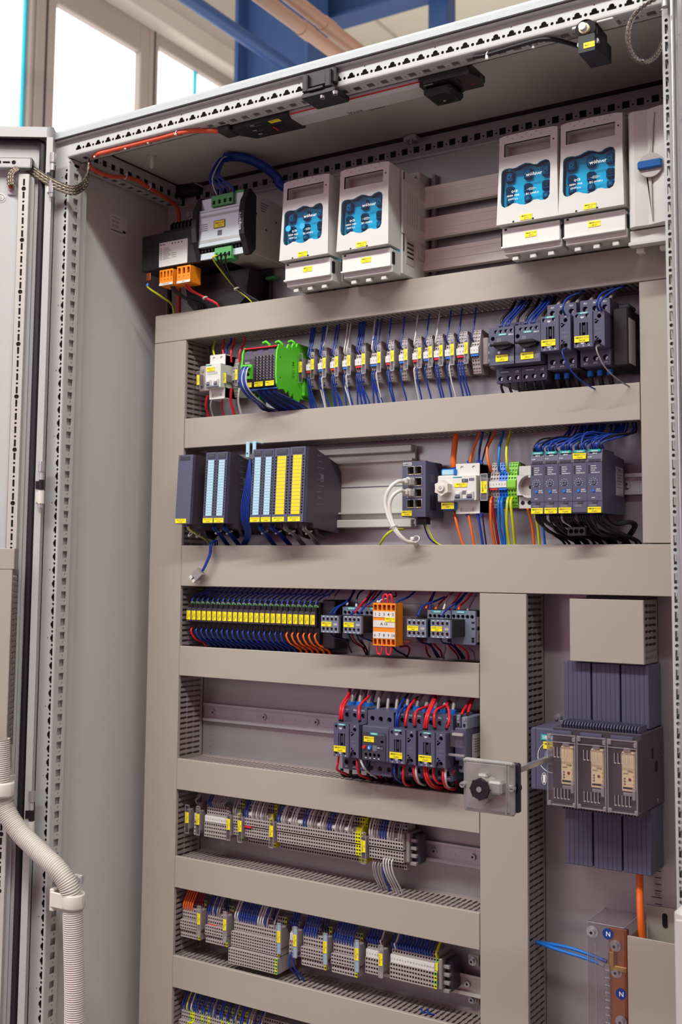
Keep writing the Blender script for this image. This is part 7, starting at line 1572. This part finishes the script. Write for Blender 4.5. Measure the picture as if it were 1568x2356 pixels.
dns = [((125, 585, 184), (120, 640, 178), (115, 690, 185), (170, 715, 220), (225, 740, 258), 'wred'), ((268, 600, 186), (265, 650, 180), (280, 720, 190), (340, 750, 225), (420, 772, 258), 'wred'), ((285, 600, 186), (300, 640, 178), (330, 690, 185), (400, 740, 225), (440, 775, 258), 'wwhite'), ((418, 625, 196), (408, 670, 190), (420, 720, 205), (450, 750, 240), (458, 775, 262), 'wred'), ((455, 625, 196), (452, 680, 190), (480, 720, 210), (520, 745, 250), (530, 770, 262), 'wred'), ((355, 620, 200), (350, 670, 196), (370, 710, 210), (430, 745, 250), (440, 770, 262), 'wnavy'), ((386, 625, 200), (385, 680, 196), (410, 720, 215), (450, 750, 252), (460, 775, 262), 'wnavy'),
       ((553, 640, 184), (545, 700, 178), (560, 755, 190), (610, 790, 228), (640, 805, 258), 'wblue'), ((618, 645, 184), (612, 700, 178), (615, 780, 186), (650, 805, 220), (740, 795, 258), 'wred'), ((697, 650, 186), (690, 700, 180), (710, 770, 188), (750, 800, 225), (800, 805, 258), 'wred'), ((712, 650, 186), (708, 710, 180), (725, 775, 190), (760, 800, 225), (810, 808, 258), 'wwhite'), ((770, 660, 184), (775, 730, 178), (800, 790, 186), (850, 825, 220), (950, 835, 258), 'wred'), ((785, 660, 184), (792, 730, 178), (820, 785, 188), (870, 818, 222), (960, 828, 258), 'wred'), ((838, 670, 184), (840, 740, 180), (870, 785, 190), (920, 790, 228), (960, 800, 258), 'wred'), ((915, 675, 186), (910, 740, 178), (925, 810, 186), (970, 835, 218), (1050, 835, 258), 'wred'), ((932, 675, 186), (928, 740, 180), (935, 805, 188), (970, 828, 220), (1040, 830, 258), 'wwhite'), ((1000, 690, 200), (985, 720, 200), (1000, 770, 220), (1030, 810, 250), (1040, 850, 262), 'wdkred')]
for u in dns:
    k = CN[u[5]]; i = cnt['d4' + k]; cnt['d4' + k] += 1
    span4(u[:5], 2.2, u[5], '%s wire looping down from the contactor row, %s of its colour from the left' % (k, nth(i)), 'wires looping down from the contactors')
for i in range(14):
    a = at3(*r4(150 + 66 * i, 680 + 8 * i), 236); wire([a, (a[0] + 3, 238, a[2] - 12), (a[0] + 26, 258, D5T + 3), (a[0] + 30, 266, D5T - 8)], 3.0, 'wblack', 'thick black wire under the contactor row, %s from the left' % nth(i), group='black wires under the contactor row', n=8)

# ================================================================ right bay: main switch, neutral bar
def sw(a, b): return 1180 + a * .24745, 1600 + b * .24739
def nb(a, b): return 1180 + a * .24745, 1980 + b * .24737
T = T3('main_switch', 'large dark grey main switch with three clear windows over cream fuses', 'main switch', (846, 170, -1150))
MX0, MX1, MZT, MZB, MY = 845.5, 985, -1039, -1147, 170
pw = (MX1 - MX0) / 3
b = MB(); b.box(MX0 + 2, MX1, MY + 18, 304, MZB, MZT + 8, 'dkbox', 2); b.cyl((MX1 + .2, 262, MZB + 60), (MX1 - .5, 262, MZB + 60), 9, 'void', 20)
for k in range(5): b.cyl((MX1 + .2, 290 - 5 * (k % 2), MZB + 84 - 7 * k), (MX1 - .5, 290 - 5 * (k % 2), MZB + 84 - 7 * k), 1.4, 'void', 8)
b.box(MX1, MX1 + 1, 240, 244, MZB + 74, MZB + 90, 'void'); b.cyl((MX1 + .4, 266, MZB + 8), (MX1 - .4, 266, MZB + 8), 3.2, 'steel', 10)
P('housing', b, T)
b = MB()
for i in range(27):
    xx = MX0 + 16 + i * (MX1 - MX0 - 18) / 27; b.px([(MY + 20, MZT + 6), (MY + 16, MZT + 13), (MY + 22, MZT + 18), (MY + 60, MZT + 18), (MY + 60, MZT + 6)], xx, xx + 2.2, 'anthra')
for i in range(27):
    xx = MX0 + 16 + i * (MX1 - MX0 - 18) / 27; b.box(xx, xx + 2.2, MY + 20, MY + 60, MZB - 7, MZB, 'dkbox')
P('cooling_ribs', b, T)
for i in range(3):
    x0 = MX0 + pw * i; x1 = x0 + pw - 1.2; dz = 0
    b = MB(); hs = [rc(x0 + pw * (.24 + .115 * k), x0 + pw * (.29 + .115 * k), z, z + 14) for k in range(5) for z in (MZT - 34, MZB + 13)]
    b.plate((0, MY, 0), X_, Z_, Y_, rc(x0, x1, MZB + 1, MZT), hs, 2, 'clearpc')
    b.box(x0, x0 + 2, MY, MY + 18, MZB + 1, MZT, 'clearpc'); b.box(x1 - 2, x1, MY, MY + 18, MZB + 1, MZT, 'clearpc'); b.box(x0, x1, MY, MY + 18, MZT - 2, MZT, 'clearpc'); b.box(x0, x1, MY, MY + 18, MZB + 1, MZB + 3, 'clearpc')
    P('clear_cover', b, T, 'clear window cover')
    b = MB()
    for (a0, a1, c0, c1_) in ((x0, x1, MZT - 2.2, MZT), (x0, x1, MZB + 1, MZB + 3.2), (x0, x0 + 2.2, MZB, MZT), (x1 - 2.2, x1, MZB, MZT), (x0, x1, MZT - 13, MZT - 11.6)): b.box(a0, a1, MY - 2, MY, c0, c1_, 'clearfr', .5)
    for (a, c) in ((x0 + 2, MZT - 4), (x1 - 5, MZT - 6), (x0 + 2, MZB + 5), (x1 - 5, MZB + 5)): b.box(a, a + 5, MY - 4, MY, c - 4, c + 3, 'clearfr', 1)
    b.box(x1 - 8, x1 - 3, MY - 3, MY, MZB + 22, MZB + 40, 'clearfr', 1)
    P('cover_frame', b, T, 'clear cover frame')
    b = MB(); b.box(x0 + 6, x1 - 6, MY - 2, MY + 6, MZT, MZT + 5, 'anthra', .6); b.box(x0 + 3, x1 - 3, MY + 16, MY + 18, MZB + 4, MZT - 3, 'dkbox')
    for k in range(5):
        for z in (MZT - 34, MZB + 13): b.box(x0 + pw * (.235 + .115 * k), x0 + pw * (.25 + .115 * k), MY - 1.4, MY, z, z + 14, 'midgrey'); b.box(x0 + pw * (.235 + .115 * k), x0 + pw * (.295 + .115 * k), MY - 1.4, MY, z - 1.4, z, 'midgrey')
    P('pole_front', b, T)
    b = MB(); fx = x0 + pw * .42; b.box(fx, fx + pw * .42, MY + 6, MY + 16, MZB + 32, MZT - 18, 'ivory', 1.5); b.box(fx + 2, fx + pw * .36, MY + 4, MY + 6, MZB + 26, MZB + 31, 'steel', 1); b.box(fx + 3, fx + pw * .3, MY + 4, MY + 7, MZT - 18, MZT - 12, 'steel', 1)
    yy = MY + 5.8; b.text('100A', (fx + pw * .27, yy, MZT - 48), X_, Z_, 3.6, 'ink', 'c', 9); b.text('690V', (fx + pw * .14, yy, MZT - 51), X_, Z_, 2.6, 'ink', 'c', 8)
    b.cyl((fx + pw * .26, yy + .1, MZT - 58), (fx + pw * .26, yy - .2, MZT - 58), 2.3, 'wdkred', 12); b.box(fx + 2, fx + pw * .4, yy, yy + .2, MZT - 72, MZT - 69, 'ink'); b.box(fx + 2, fx + pw * .3, yy, yy + .2, MZT - 75.5, MZT - 74.8, 'inkgrey'); b.text('siemens', (fx + pw * .18, yy, MZT - 80), X_, Z_, 3, 'ink', 'c', 12)
    for k in range(3): b.cyl((fx + pw * .1, yy + .1, MZT - 57 - 4 * k), (fx + pw * .1, yy - .05, MZT - 57 - 4 * k), 1.6, 'inkgrey', 10); b.text('F', (fx + pw * .38, yy, MZT - 54 - 6 * k), X_, Z_, 2, 'ink')
    P('fuse_link', b, T, 'cream fuse link')
# drive panel left of the switch
x0, zt, x1, zb = 808, -1036.5, 850, -1131.5
b = MB(); b.box(x0, x1 + 20, 198, 296, zb, zt, 'anthra', 2); b.box(x0 + 8, x0 + 8.6, 197.4, 198, zb, zt, 'anthra_dk')
P('drive_housing', b, T)
b = MB(); sc_ = (x0 + 36, zt - 43); b.box(x0 + 17, x0 + 40, 197.4, 198, zt - 18, zt - 9, 'teal'); b.text('SIEMENS', (x0 + 19, 197.2, zt - 16), X_, Z_, 5.4, 'inkwhite', 'l', 28); P('brand_plate', b, T)
q = marking(T, 0, 22, 0, -11, 0, '=MAB+UC10', '-1QB1'); q.location = ((x0 + 21 - 846) * MM, (197.4 - 170) * MM, (zt - 20 + 1150) * MM)
b = MB(); b.tube([(sc_[0] + 24 * math.cos(math.radians(a)), 197.4, sc_[1] + 24 * math.sin(math.radians(a))) for a in range(90, 271, 12)], .6, 'inkwhite', 4); b.tube([(x0 + 22 + 4 * math.cos(a * .52), 197.4, zb + 18 + 9 * math.sin(a * .52)) for a in range(13)], .5, 'inkwhite', 4); b.box(x0 + 20, x0 + 24, 197.3, 197.6, zb + 12, zb + 24, 'inkwhite'); P('position_print', b, T)
b = MB(); b.cyl((sc_[0], 198, sc_[1]), (sc_[0], 190, sc_[1]), 14, 'anthra_lt', 20, 11); P('drive_hub', b, T)
x, z = at(*sw(405, 205), 296); b = MB(); b.cyl((x, 304, z), (x, 296, z), 6, 'steel', 14); b.cyl((x, 296, z), (x, 292, z), 3.6, 'steel', 6); b.box(x - 6, x + 8, 296, 304, z - 10, z - 4, 'galv', 1); P('fixing_screw', b, T)
# shaft and door coupling handle
T = T3('door_coupling', 'square cast metal door coupling on a long steel shaft in front of the ducts', 'handle', (830, -20, -1094))
hx0, hx1, hz0, hz1 = 793.5, 870, -1056.5, -1130
b = MB(); b.box(hx0, hx1, -22, -12, hz1, hz0, 'cast', 3); b.box(hx0 + 4, hx1 - 4, -24, -20, hz1 + 4, hz0 - 4, 'cast', 2); b.box(hx0 + 2, hx1 + 4, -14, -4, hz1 + 4, hz0 - 2, 'black', 2)
b.box(hx1 - 12, hx1 - 9, -25.5, -22, hz1 + 2, hz0 - 2, 'cast', .8); b.box(hx0 + 1, hx1 - 1, -24.5, -21, hz0 - 5, hz0 - 1, 'cast', 1)
P('cast_plate', b, T)
kx, kz = at(1103, 1816, -44)
b = MB(); b.cyl((kx + 3, -22, kz), (kx, -40, kz), 17, 'cast', 24, 15); b.box(kx + 8, kx + 30, -40, -22, kz - 6, kz + 12, 'cast', 3); b.box(kx - 8, kx + 8, -38, -22, kz + 10, kz + 20, 'cast', 3); b.box(kx - 8, kx + 8, -38, -22, kz - 20, kz - 10, 'cast', 3); P('coupling_boss', b, T)
b = MB(); b.cyl((kx, -40, kz), (kx, -46, kz), 14.5, 'black', 28, 13.5); b.cyl((kx, -46, kz), (kx, -47.5, kz), 3.8, 'cast', 12)
for a in range(8): b.cyl((kx + 13.6 * math.cos(a * .785), -40, kz + 13.6 * math.sin(a * .785)), (kx + 13.6 * math.cos(a * .785), -45, kz + 13.6 * math.sin(a * .785)), 1.8, 'black', 6)
P('black_ring', b, T, 'black plastic ring')
for (px, py) in ((1064, 1805), (1177, 1815)):
    x, z = at(px, py, -24); b = MB(); b.cyl((x, -20, z), (x, -27, z), 4.6, 'steel', 14, 4); b.box(x - 2.6, x + 2.6, -27.2, -27, z - .5, z + .5, 'void'); b.cyl((x + 2, -14, z), (x + 2, -8, z), 6.5, 'black', 12); P('plate_screw', b, T)
b = MB(); b.box(sc_[0] - 4, sc_[0] + 4, -10, 192, sc_[1] - 4, sc_[1] + 4, 'steel', 1.2); P('steel_shaft', b, T, 'long square steel shaft')
# terminal covers
for side, (zt, zb) in (('above', (-934, MZT + 9)), ('below', (MZB - 2, -1247))):
    for i, (a0, a1) in enumerate(((848.5, 891.5), (894, 937.3), (939.8, 982))):
        b = MB(); w = a1 - a0
        b.box(a0, a1, 238, 304, zb, zt, 'anthra', 1)
        for k in range(1, 6): b.box(a0 + w * k / 6 - .5, a0 + w * k / 6 + .5, 237.8, 239, zb, zt, 'dkbox')
        one('terminal_cover', b, 'long ribbed grey terminal cover %s the main switch, %s of three' % (side, ('left', 'middle', 'right')[i]), 'terminal cover', (a0, 238, zb), 'ribbed terminal covers of the main switch')
a = at(*nb(1175, 150), 268)
pts = [(a[0], 268, -1240), at3(*nb(1176, 160), 266), at3(*nb(1176, 300), 262), at3(*nb(1178, 420), 255), at3(*nb(1185, 560), 250), at3(*nb(1196, 700), 250), at3(*nb(1205, 800), 252)]
wire(pts, 5.4, 'worange', 'orange cable dropping from the right terminal cover into the low duct', name='cable', cat='cable', n=12)
# neutral bar behind its clear box
NX0, NX1, NZT, NY0 = 890, 946, -1323, 216
T = T3('neutral_busbar', 'copper neutral bar with blue N stickers behind a clear box', 'busbar', (NX0, 216, -1500))
b = MB()
for (x0, x1, y0, y1, z0, z1) in ((NX0, NX1, 216, 218.5, -1500, NZT), (NX0, NX1, 216, 304, NZT - 2.5, NZT), (NX0, NX0 + 2.5, 216, 304, -1500, NZT), (NX1 - 2.5, NX1, 216, 304, -1500, NZT)): b.box(x0, x1, y0, y1, z0, z1, 'clear')
P('clear_box', b, T, 'clear protective box')
b = MB()
for p in (((NX0, 216, NZT), (NX1, 216, NZT)), ((NX0, 216, NZT), (NX0, 216, -1500)), ((NX0, 216, NZT), (NX0, 304, NZT)), ((NX1, 216, NZT), (NX1, 304, NZT)), ((NX0 + 12, 218, NZT - 20), (NX0 + 12, 218, -1500))): b.tube(list(p), .8, 'clearfr', 4)
P('box_edge', b, T, 'bright polished box edges')
b = MB(); b.box(914, 942, 244, 254, -1500, -1334, 'copper', .8); P('copper_bar', b, T, 'copper bar')
for (q, nm) in (((877, 685), 'u'), ((1000, 1245), 'l')):
    x, z = at(*nb(*q), 214); b = MB(); b.cyl((x, 216, z), (x, 215.4, z), 8.2, 'bluedk', 28); b.text('N', (x, 215.3, z - 3.4), X_, Z_, 7, 'inkwhite'); P('neutral_sticker', b, T, 'round blue N sticker')
x, z = at(*nb(738, 660), 216); b = MB(); b.cyl((x, 216, z), (x, 214, z), 9, 'steel', 24); b.cyl((x, 214, z), (x, 208, z), 5, 'steel', 16); b.cyl((x, 208, z), (x, 207.8, z), 2.4, 'void', 6); P('box_screw', b, T)
for q in ((945, 795), (955, 1040), (1000, 1500)):
    x, z = at(*nb(*q), 240); b = MB(); b.cyl((x, 244, z), (x, 241, z), 8.6, 'steel', 20); b.cyl((x, 241, z), (x, 235, z), 5.4, 'steel', 14 if q[1] < 900 else 6); b.cyl((x, 235, z), (x, 234.8, z), 2.4, 'void', 6); P('bar_screw', b, T)
x, z = at(*nb(900, 940), 240); x1, _ = at(*nb(1060, 970), 240)
b = MB(); b.box(x, x1, 238, 244, z - 12, z - 4, 'brass', 1.2); b.box(x - 2, x + 8, 236, 246, z - 6, z + 16, 'brass', 2); P('brass_clamp', b, T, 'brass clamp')
b = MB()
for k in range(9):
    z = -1400 - 11 * k; b.box(908, 917, 238, 246, z - 4, z + 4, 'steel', 1.4); b.cyl((912, 238, z), (912, 236, z), 3, 'cast', 8)
P('clamp_strip', b, T)
for i, (p1, p2, p3) in enumerate(((((228, 758), 262), ((480, 800), 248), ((700, 870), 244)), (((228, 764), 260), ((450, 840), 246), ((690, 915), 240)))):
    e = at3(*nb((870, 845)[i], (940, 980)[i]), 240)
    s0 = at3(*nb(*p1[0]), p1[1])
    wire([(780, 262, s0[2] + 1), s0, at3(*nb(*p2[0]), p2[1]), at3(*nb(*p3[0]), p3[1]), e], 2.9, 'wblue_lt', 'bright blue wire from the vertical duct to the neutral bar, the %s one' % ('upper', 'lower')[i], group='blue wires to the neutral bar', n=8, ends=[(1, 'wblue' if i == 0 else 'termdk', 8, 3.1)])
b = MB(); x, z = at(1567, 2090, -140); b.box(x - 4, x + 60, -165, -120, z - 330, z + 8, 'ltgrey', 9); b.box(x, x + 60, -167, -164, z - 330, z - 6, 'ltgrey', 1)
one('cable_guide', b, 'blurred light grey plastic box at the lower right edge of the cabinet', 'box', (x, -140, z))
# ================================================================ terminal rows
PT = 5.2
def row(kind, x0, n, zc, where, grp, col=None, Y=245):
    for i in range(n):
        c = (col or {}).get(i, (col or {}).get(i - n, 'term'))
        nm = {'term': 'grey', 'gy': 'green-yellow', 'yelterm': 'yellow'}[c]
        terminal(kind, c, PT, (x0 + PT * i, Y, zc), '%s terminal, %s in line %s' % (nm, nth(i), where), grp)
def clampend(x, zc, label, Y=252):
    b = MB(); b.box(x, x + 7, Y, 296, zc - 26, zc + 24, 'termdk', 1.5); b.box(x + 6, x + 20, Y + 14, 292, zc - 30, zc + 20, 'anthra_dk', 2)
    for k in range(4): b.box(x + 5, x + 18, Y + 5, Y + 14, zc + 14 - 13 * k, zc + 8 - 13 * k, 'termdk', 1)
    one('end_clamp', b, label, 'end clamp', (x, Y, zc))
# ---- upper terminal row
Z5 = -1265
GR5 = 'grey terminals of the upper terminal row'; H5 = 'clear label holders of the upper terminal row'
def hold5(x, nm, z=Z5 - 10): label_holder(x, z, 240, 'yellow-labelled clear holder %s, upper terminal row' % nm, H5, 54, 10, ('=MAB+UC10', '-X3'), 3, 'clear')
hold5(93.6, 'at the far left end'); row('E', 109, 1, Z5 - 3, 'standing alone in the upper terminal row', None); strip_marker(109, 114.2, 244, Z5 + 3, Z5 - 9, ['1'], 'small white marker on the lone terminal of the upper terminal row', None)
hold5(120, 'second from the left')
row('E', 134, 10, Z5 - 3, 'under the upper strip numbered one to ten', GR5); strip_marker(134, 188, 244, Z5 + 2, Z5 - 9, [str(i) for i in range(1, 11)], 'white marker strip numbered one to ten in the upper terminal row', None)
jumper(134.5, 150, 246, Z5 - 11, 'red', 'red jumper under the white strip numbered one to ten', None)
hold5(192.5, 'right of the strip numbered one to ten')
row('B', 199, 3, Z5, 'in the short group of the upper row', GR5, {-1: 'gy'})
hold5(219, 'right of the short group')
row('B', 225.5, 12, Z5, 'in the red-jumper group of the upper row', GR5, {-1: 'yelterm'}); jumper(226, 242, 244, Z5 - 6, 'red', 'red jumper on the middle group of the upper terminal row', None)
hold5(290, 'left of the longest terminal group')
row('B', 298, 35, Z5, 'in the longest group of the upper row', GR5, {-1: 'yelterm', -2: 'yelterm', -3: 'yelterm'})
for x0, n in ((226, 10), (298, 31)):
    b = MB(); b.box(x0, x0 + PT * n, 245, 249, Z5 + 14, Z5 + 20, 'white', .5); one('marker_strip', b, 'blank white marker strip on the %s group of the upper terminal row' % ('middle' if n == 10 else 'longest'), 'marker strip', (x0, 245, Z5), 'blank white marker strips')
hold5(484, 'right of the three yellow terminals')
row('B', 491.5, 13, Z5, 'in the rightmost group of the upper row', GR5)
clampend(560, Z5, 'grey end clamp at the right end of the upper terminal row')
def up5(x, m, s, nm, grp, dx, zoff=0):
    a = (x, 248, Z5 + 8 + zoff); wire([a, (x, 243, Z5 + 16 + zoff), (x + dx * .5, 246, Z5 + 32), (x + dx, 258, D5B + 2), (x + dx, 264, D5B + 10)], 1.5, m, nm, group=grp, ends=[(0, m, 3, 1.6)])
k5 = 0
pat = 'bb.ww.www.w..' ; cols = {'b': 'wblue', 'w': 'wgrey', 'W': 'wwhite'}
seq = [(111, 'w', 4), (111, 'w', 9)] + [(136 + PT * i, c, d) for i, (c, d) in enumerate((('.', 0), ('b', 2), ('b', 2), ('w', 4), ('w', 2), ('w', 3), ('w', 3), ('w', 9), ('w', 8)))] + [(201, 'w', 3), (206, 'w', 5), (206, 'w', 7)] + \
      [(228 + PT * i, c, 3 + i % 3) for i, c in enumerate('bb.WwWwWww')] + [(300 + PT * i, c, 4 + (i * 7) % 5) for i, c in enumerate('bbWWw.WWW..bbWWww.WWwbb.WwWw.Ww')] + [(494 + PT * i, c, 1 + i % 3) for i, c in enumerate('WWwwbbbWww.ww')]
for i, (x, c, d) in enumerate(seq):
    if c == '.': continue
    m = {'b': 'wblue', 'w': 'wgrey', 'W': 'wwhite'}[c]
    up5(x, m, 1, '%s wire rising behind the duct from the upper terminal row, number %d from the left' % ({'wblue': 'blue', 'wgrey': 'grey', 'wwhite': 'white'}[m], i + 1) if False else '%s wire at the top of the upper terminal row, %s from the left' % ({'wblue': 'blue', 'wgrey': 'grey', 'wwhite': 'white'}[m], nth(i)), 'wires above the upper terminal row', d, 12 if x < 200 else 0)
for i, (dx, m) in enumerate(((0, 'wgrey'), (4, 'wgrey'), (10, 'wgrey'), (15, 'wgrey'), (20, 'wblue'), (27, 'wwhite'), (32, 'wwhite'), (37, 'wwhite'), (43, 'wwhite'))):
    x = 497 + dx; zs = Z5 - 34 if dx < 24 else Z5 - 22; ys = 256 if dx < 24 else 244
    wire([(x, ys, zs), (x, ys - 5, zs - 6), (x + 2, ys - 2, zs - 24), (x + 8, 258, D6T + 4), (x + 9, 264, D6T - 8)], 1.5, m, '%s wire hanging below the rightmost group of the upper terminal row, %s from the left' % (CN.get(m, 'grey'), nth(i)), group='wires hanging below the upper terminal row', ends=[(0, 'wwhite', 3, 1.7)])
wire([(476, 250, Z5 + 14), (478, 246, Z5 + 22), (482, 256, Z5 + 34), (486, 262, D5B + 8)], 2.2, 'wyg', 'yellow-green wire beside the three yellow terminals')
# ---- lower terminal row
Z6 = -1450; GR6 = 'grey terminals of the lower terminal row'; H6 = 'clear label holders of the lower terminal row'
def hold6(x, nm, m='clearfr'): label_holder(x, Z6 - 6, 232, 'yellow-labelled clear holder %s, lower terminal row' % nm, H6, 54, 9, ('=MAB+UC10', '-X6'), 3, m)
GYL = {-1: 'gy'}
hold6(68, 'at the far left end'); row('C', 84, 9, Z6, 'in the lower group with orange wires', GR6, GYL); hold6(133, 'right of the group with orange wires')
row('C', 144, 10, Z6, 'in the lower group with red jumpers', GR6, GYL); hold6(194, 'right of the group with red jumpers')
jumper(146, 166, 243, Z6 - 12, 'red', 'lower red jumper in the lower terminal row', 'red jumpers of the lower terminal row'); jumper(170, 188, 257, Z6 + 9, 'red', 'upper red jumper in the lower terminal row', 'red jumpers of the lower terminal row')
row('D', 206, 21, Z6, 'in the tall group of the lower row', GR6, GYL); hold6(315, 'right of the tall wide group', 'frost')
row('E', 331, 3, Z6, 'under the short white marker of the lower row', GR6); strip_marker(331, 346.8, 245, Z6 + 4, Z6 - 9, ['1', '2', '3'], 'white marker over red jumper in the lower terminal row', None); jumper(331.5, 343, 244, Z6 - 9, 'red', 'red jumper under the short white marker in the lower terminal row', None, 4)
hold6(350, 'right of the short white-marked group', 'frost')
row('C', 359, 10, Z6, 'in the lower group after the short white marker', GR6, GYL); hold6(413, 'between the two similar middle groups', 'frost')
row('C', 422, 10, Z6, 'in the lower group before strip one to six', GR6, GYL); hold6(477, 'left of the strip numbered one to six', 'frost')
row('E', 488, 6, Z6, 'under the lower strip numbered one to six', GR6); strip_marker(488, 519.5, 245, Z6 + 5, Z6 - 8, list('123456'), 'white marker strip numbered one to six in the lower terminal row', None); hold6(524, 'left of the strip numbered one to sixteen')
row('E', 536, 17, Z6, 'under the lower strip numbered one to sixteen', GR6, GYL); strip_marker(536, 619, 245, Z6 + 5, Z6 - 8, [str(i) for i in range(1, 17)], 'white marker strip numbered one to sixteen in the lower terminal row', None)
clampend(625, Z6 - 10, 'grey end clamp at the right end of the lower terminal row', 246)
def up6(x, m, i, nm, dx, deep=0, zt=0):
    a = (x, 248 + deep, Z6 + 3 + zt); wire([a, (x, 243 + deep, Z6 + 12 + zt), (x + dx * .4, 248 + deep * .6, Z6 + 26), (x + dx, 260, D6B - 2), (x + dx, 265, D6B + 8)], 1.6, m, nm, group='wires above the lower terminal row', ends=[(0, m, 3, 1.7)])
seq6 = [(87 + PT * i, 'worange', 4) for i in range(5)] + [(92 + PT * i, 'wdkred', 5) for i in range(7)] + [(147 + PT * i, c, 3) for i, c in enumerate(('wblue', 'wblue', 'wgrey', 'wblue', 'wgrey', 'wgrey', 'wnavy', 'wnavy'))] + \
       [(209 + PT * i, c, 4 + i % 2) for i, c in enumerate(('wwhite', 'wwhite', 'wblue', 'wblue', 'wblue', 'wblue', 'wblue', 'wblue', 'wblue', 'wblue', 'wwhite', 'wwhite', 'wwhite', 'wblue', 'wgrey', 'wnavy', 'wnavy', 'wgrey'))] + [(334 + PT * i, 'wblue', 1) for i in range(3)] + \
       [(362 + PT * i, 'wblue', 3) for i in range(6)] + [(392 + PT * i, 'wnavy', 4) for i in range(3)] + [(425 + PT * i, 'wblue', 4) for i in range(8)] + [(491 + PT * i, c, 2) for i, c in enumerate(('wblue', 'wblue', 'wblue', 'wblue', 'wblue', 'wwhite'))] + [(539 + PT * i, 'wwhite' if i == 1 else 'wblue', 2 + i % 3) for i in range(15)]
for i, (x, m, dx) in enumerate(seq6): up6(x, m, i, '%s wire at the top of the lower terminal row, %s from the left' % (CN[m], nth(i)), dx, 10 if m in ('wdkred', 'wnavy') else 0, 12 if 325 < x < 350 or x > 486 or m in ('wdkred', 'wnavy') else 0)
wire([(622, 250, Z6 + 14), (622, 245, Z6 + 22), (624, 254, Z6 + 36), (628, 264, D6B + 8)], 2.2, 'wyg', 'yellow-green wire at the right end of the lower terminal row')
for i in range(2):
    x = 336 + 7 * i; wire([(x, 246, Z6 - 26), (x - 1, 238, Z6 - 34), (x - 2 + 4 * i, 240, Z6 - 54), (x + 4 + 4 * i, 256, D7T + 4), (x + 6 + 4 * i, 262, D7T - 8)], 1.7, 'wblue', 'blue wire hanging below the short white-marked terminals, the %s one' % ('left', 'right')[i], group='blue wires hanging below the lower terminal row')
for i in range(2):
    x = 590 + 12 * i; wire([(x, 254, D7T + 2), (x + 6, 246, D7T - 1), (x + 14, 262, D7T - 6)], 1.7, 'wblue', 'short blue wire peeping out of the lowest duct, %s of two' % nth(i), group='blue wires in the lowest duct')
# ---- lowest terminal row, cut by the picture's lower edge
Z7 = -1634; GR7 = 'terminals of the lowest row'
label_holder(70, Z7 - 6, 232, 'yellow-labelled clear holder at the left end of the lowest terminal row', None, 54, 9, ('=MAB+UC10', '-X8'), 3, 'clearfr')
row('C', 86, 42, Z7, 'in the lowest terminal row', GR7, {4: 'gy', 5: 'yelterm', 9: 'gy', 12: 'yelterm', 18: 'gy', 21: 'gy', 24: 'gy', 27: 'yelterm', 28: 'gy', 29: 'yelterm'})
row('C', 306, 12, Z7, 'in the right part of the lowest terminal row', GR7)
seq7 = ['wblue', 'wblue', 'wyg', 'wblue', 'wwhite', 'wblue', 'wblue', 'wblue', '', 'wblue', 'wblue', '', 'wblue', 'wblue', 'wgrey', 'wblue', '', 'wblue', 'wblue', '', 'wblue', 'wnavy', '', 'wblue', 'wgrey', '', 'wblue', 'wblue', '', 'wblue', 'wgrey', 'wgrey', 'wnavy', '', 'wblue', 'wgrey']
for i, m in enumerate(seq7):
    if not m: continue
    x = 89 + PT * i + (i % 3) * .4
    wire([(x, 248, Z7 + 3), (x, 243, Z7 + 11), (x + 2, 247, Z7 + 26), (x + 4, 260, D7B - 2), (x + 4, 265, D7B + 8)], 1.6, m, '%s wire at the top of the lowest terminal row, %s from the left' % (CN.get(m, 'yellow'), nth(i)), group='wires above the lowest terminal row')
finish_wires(266)
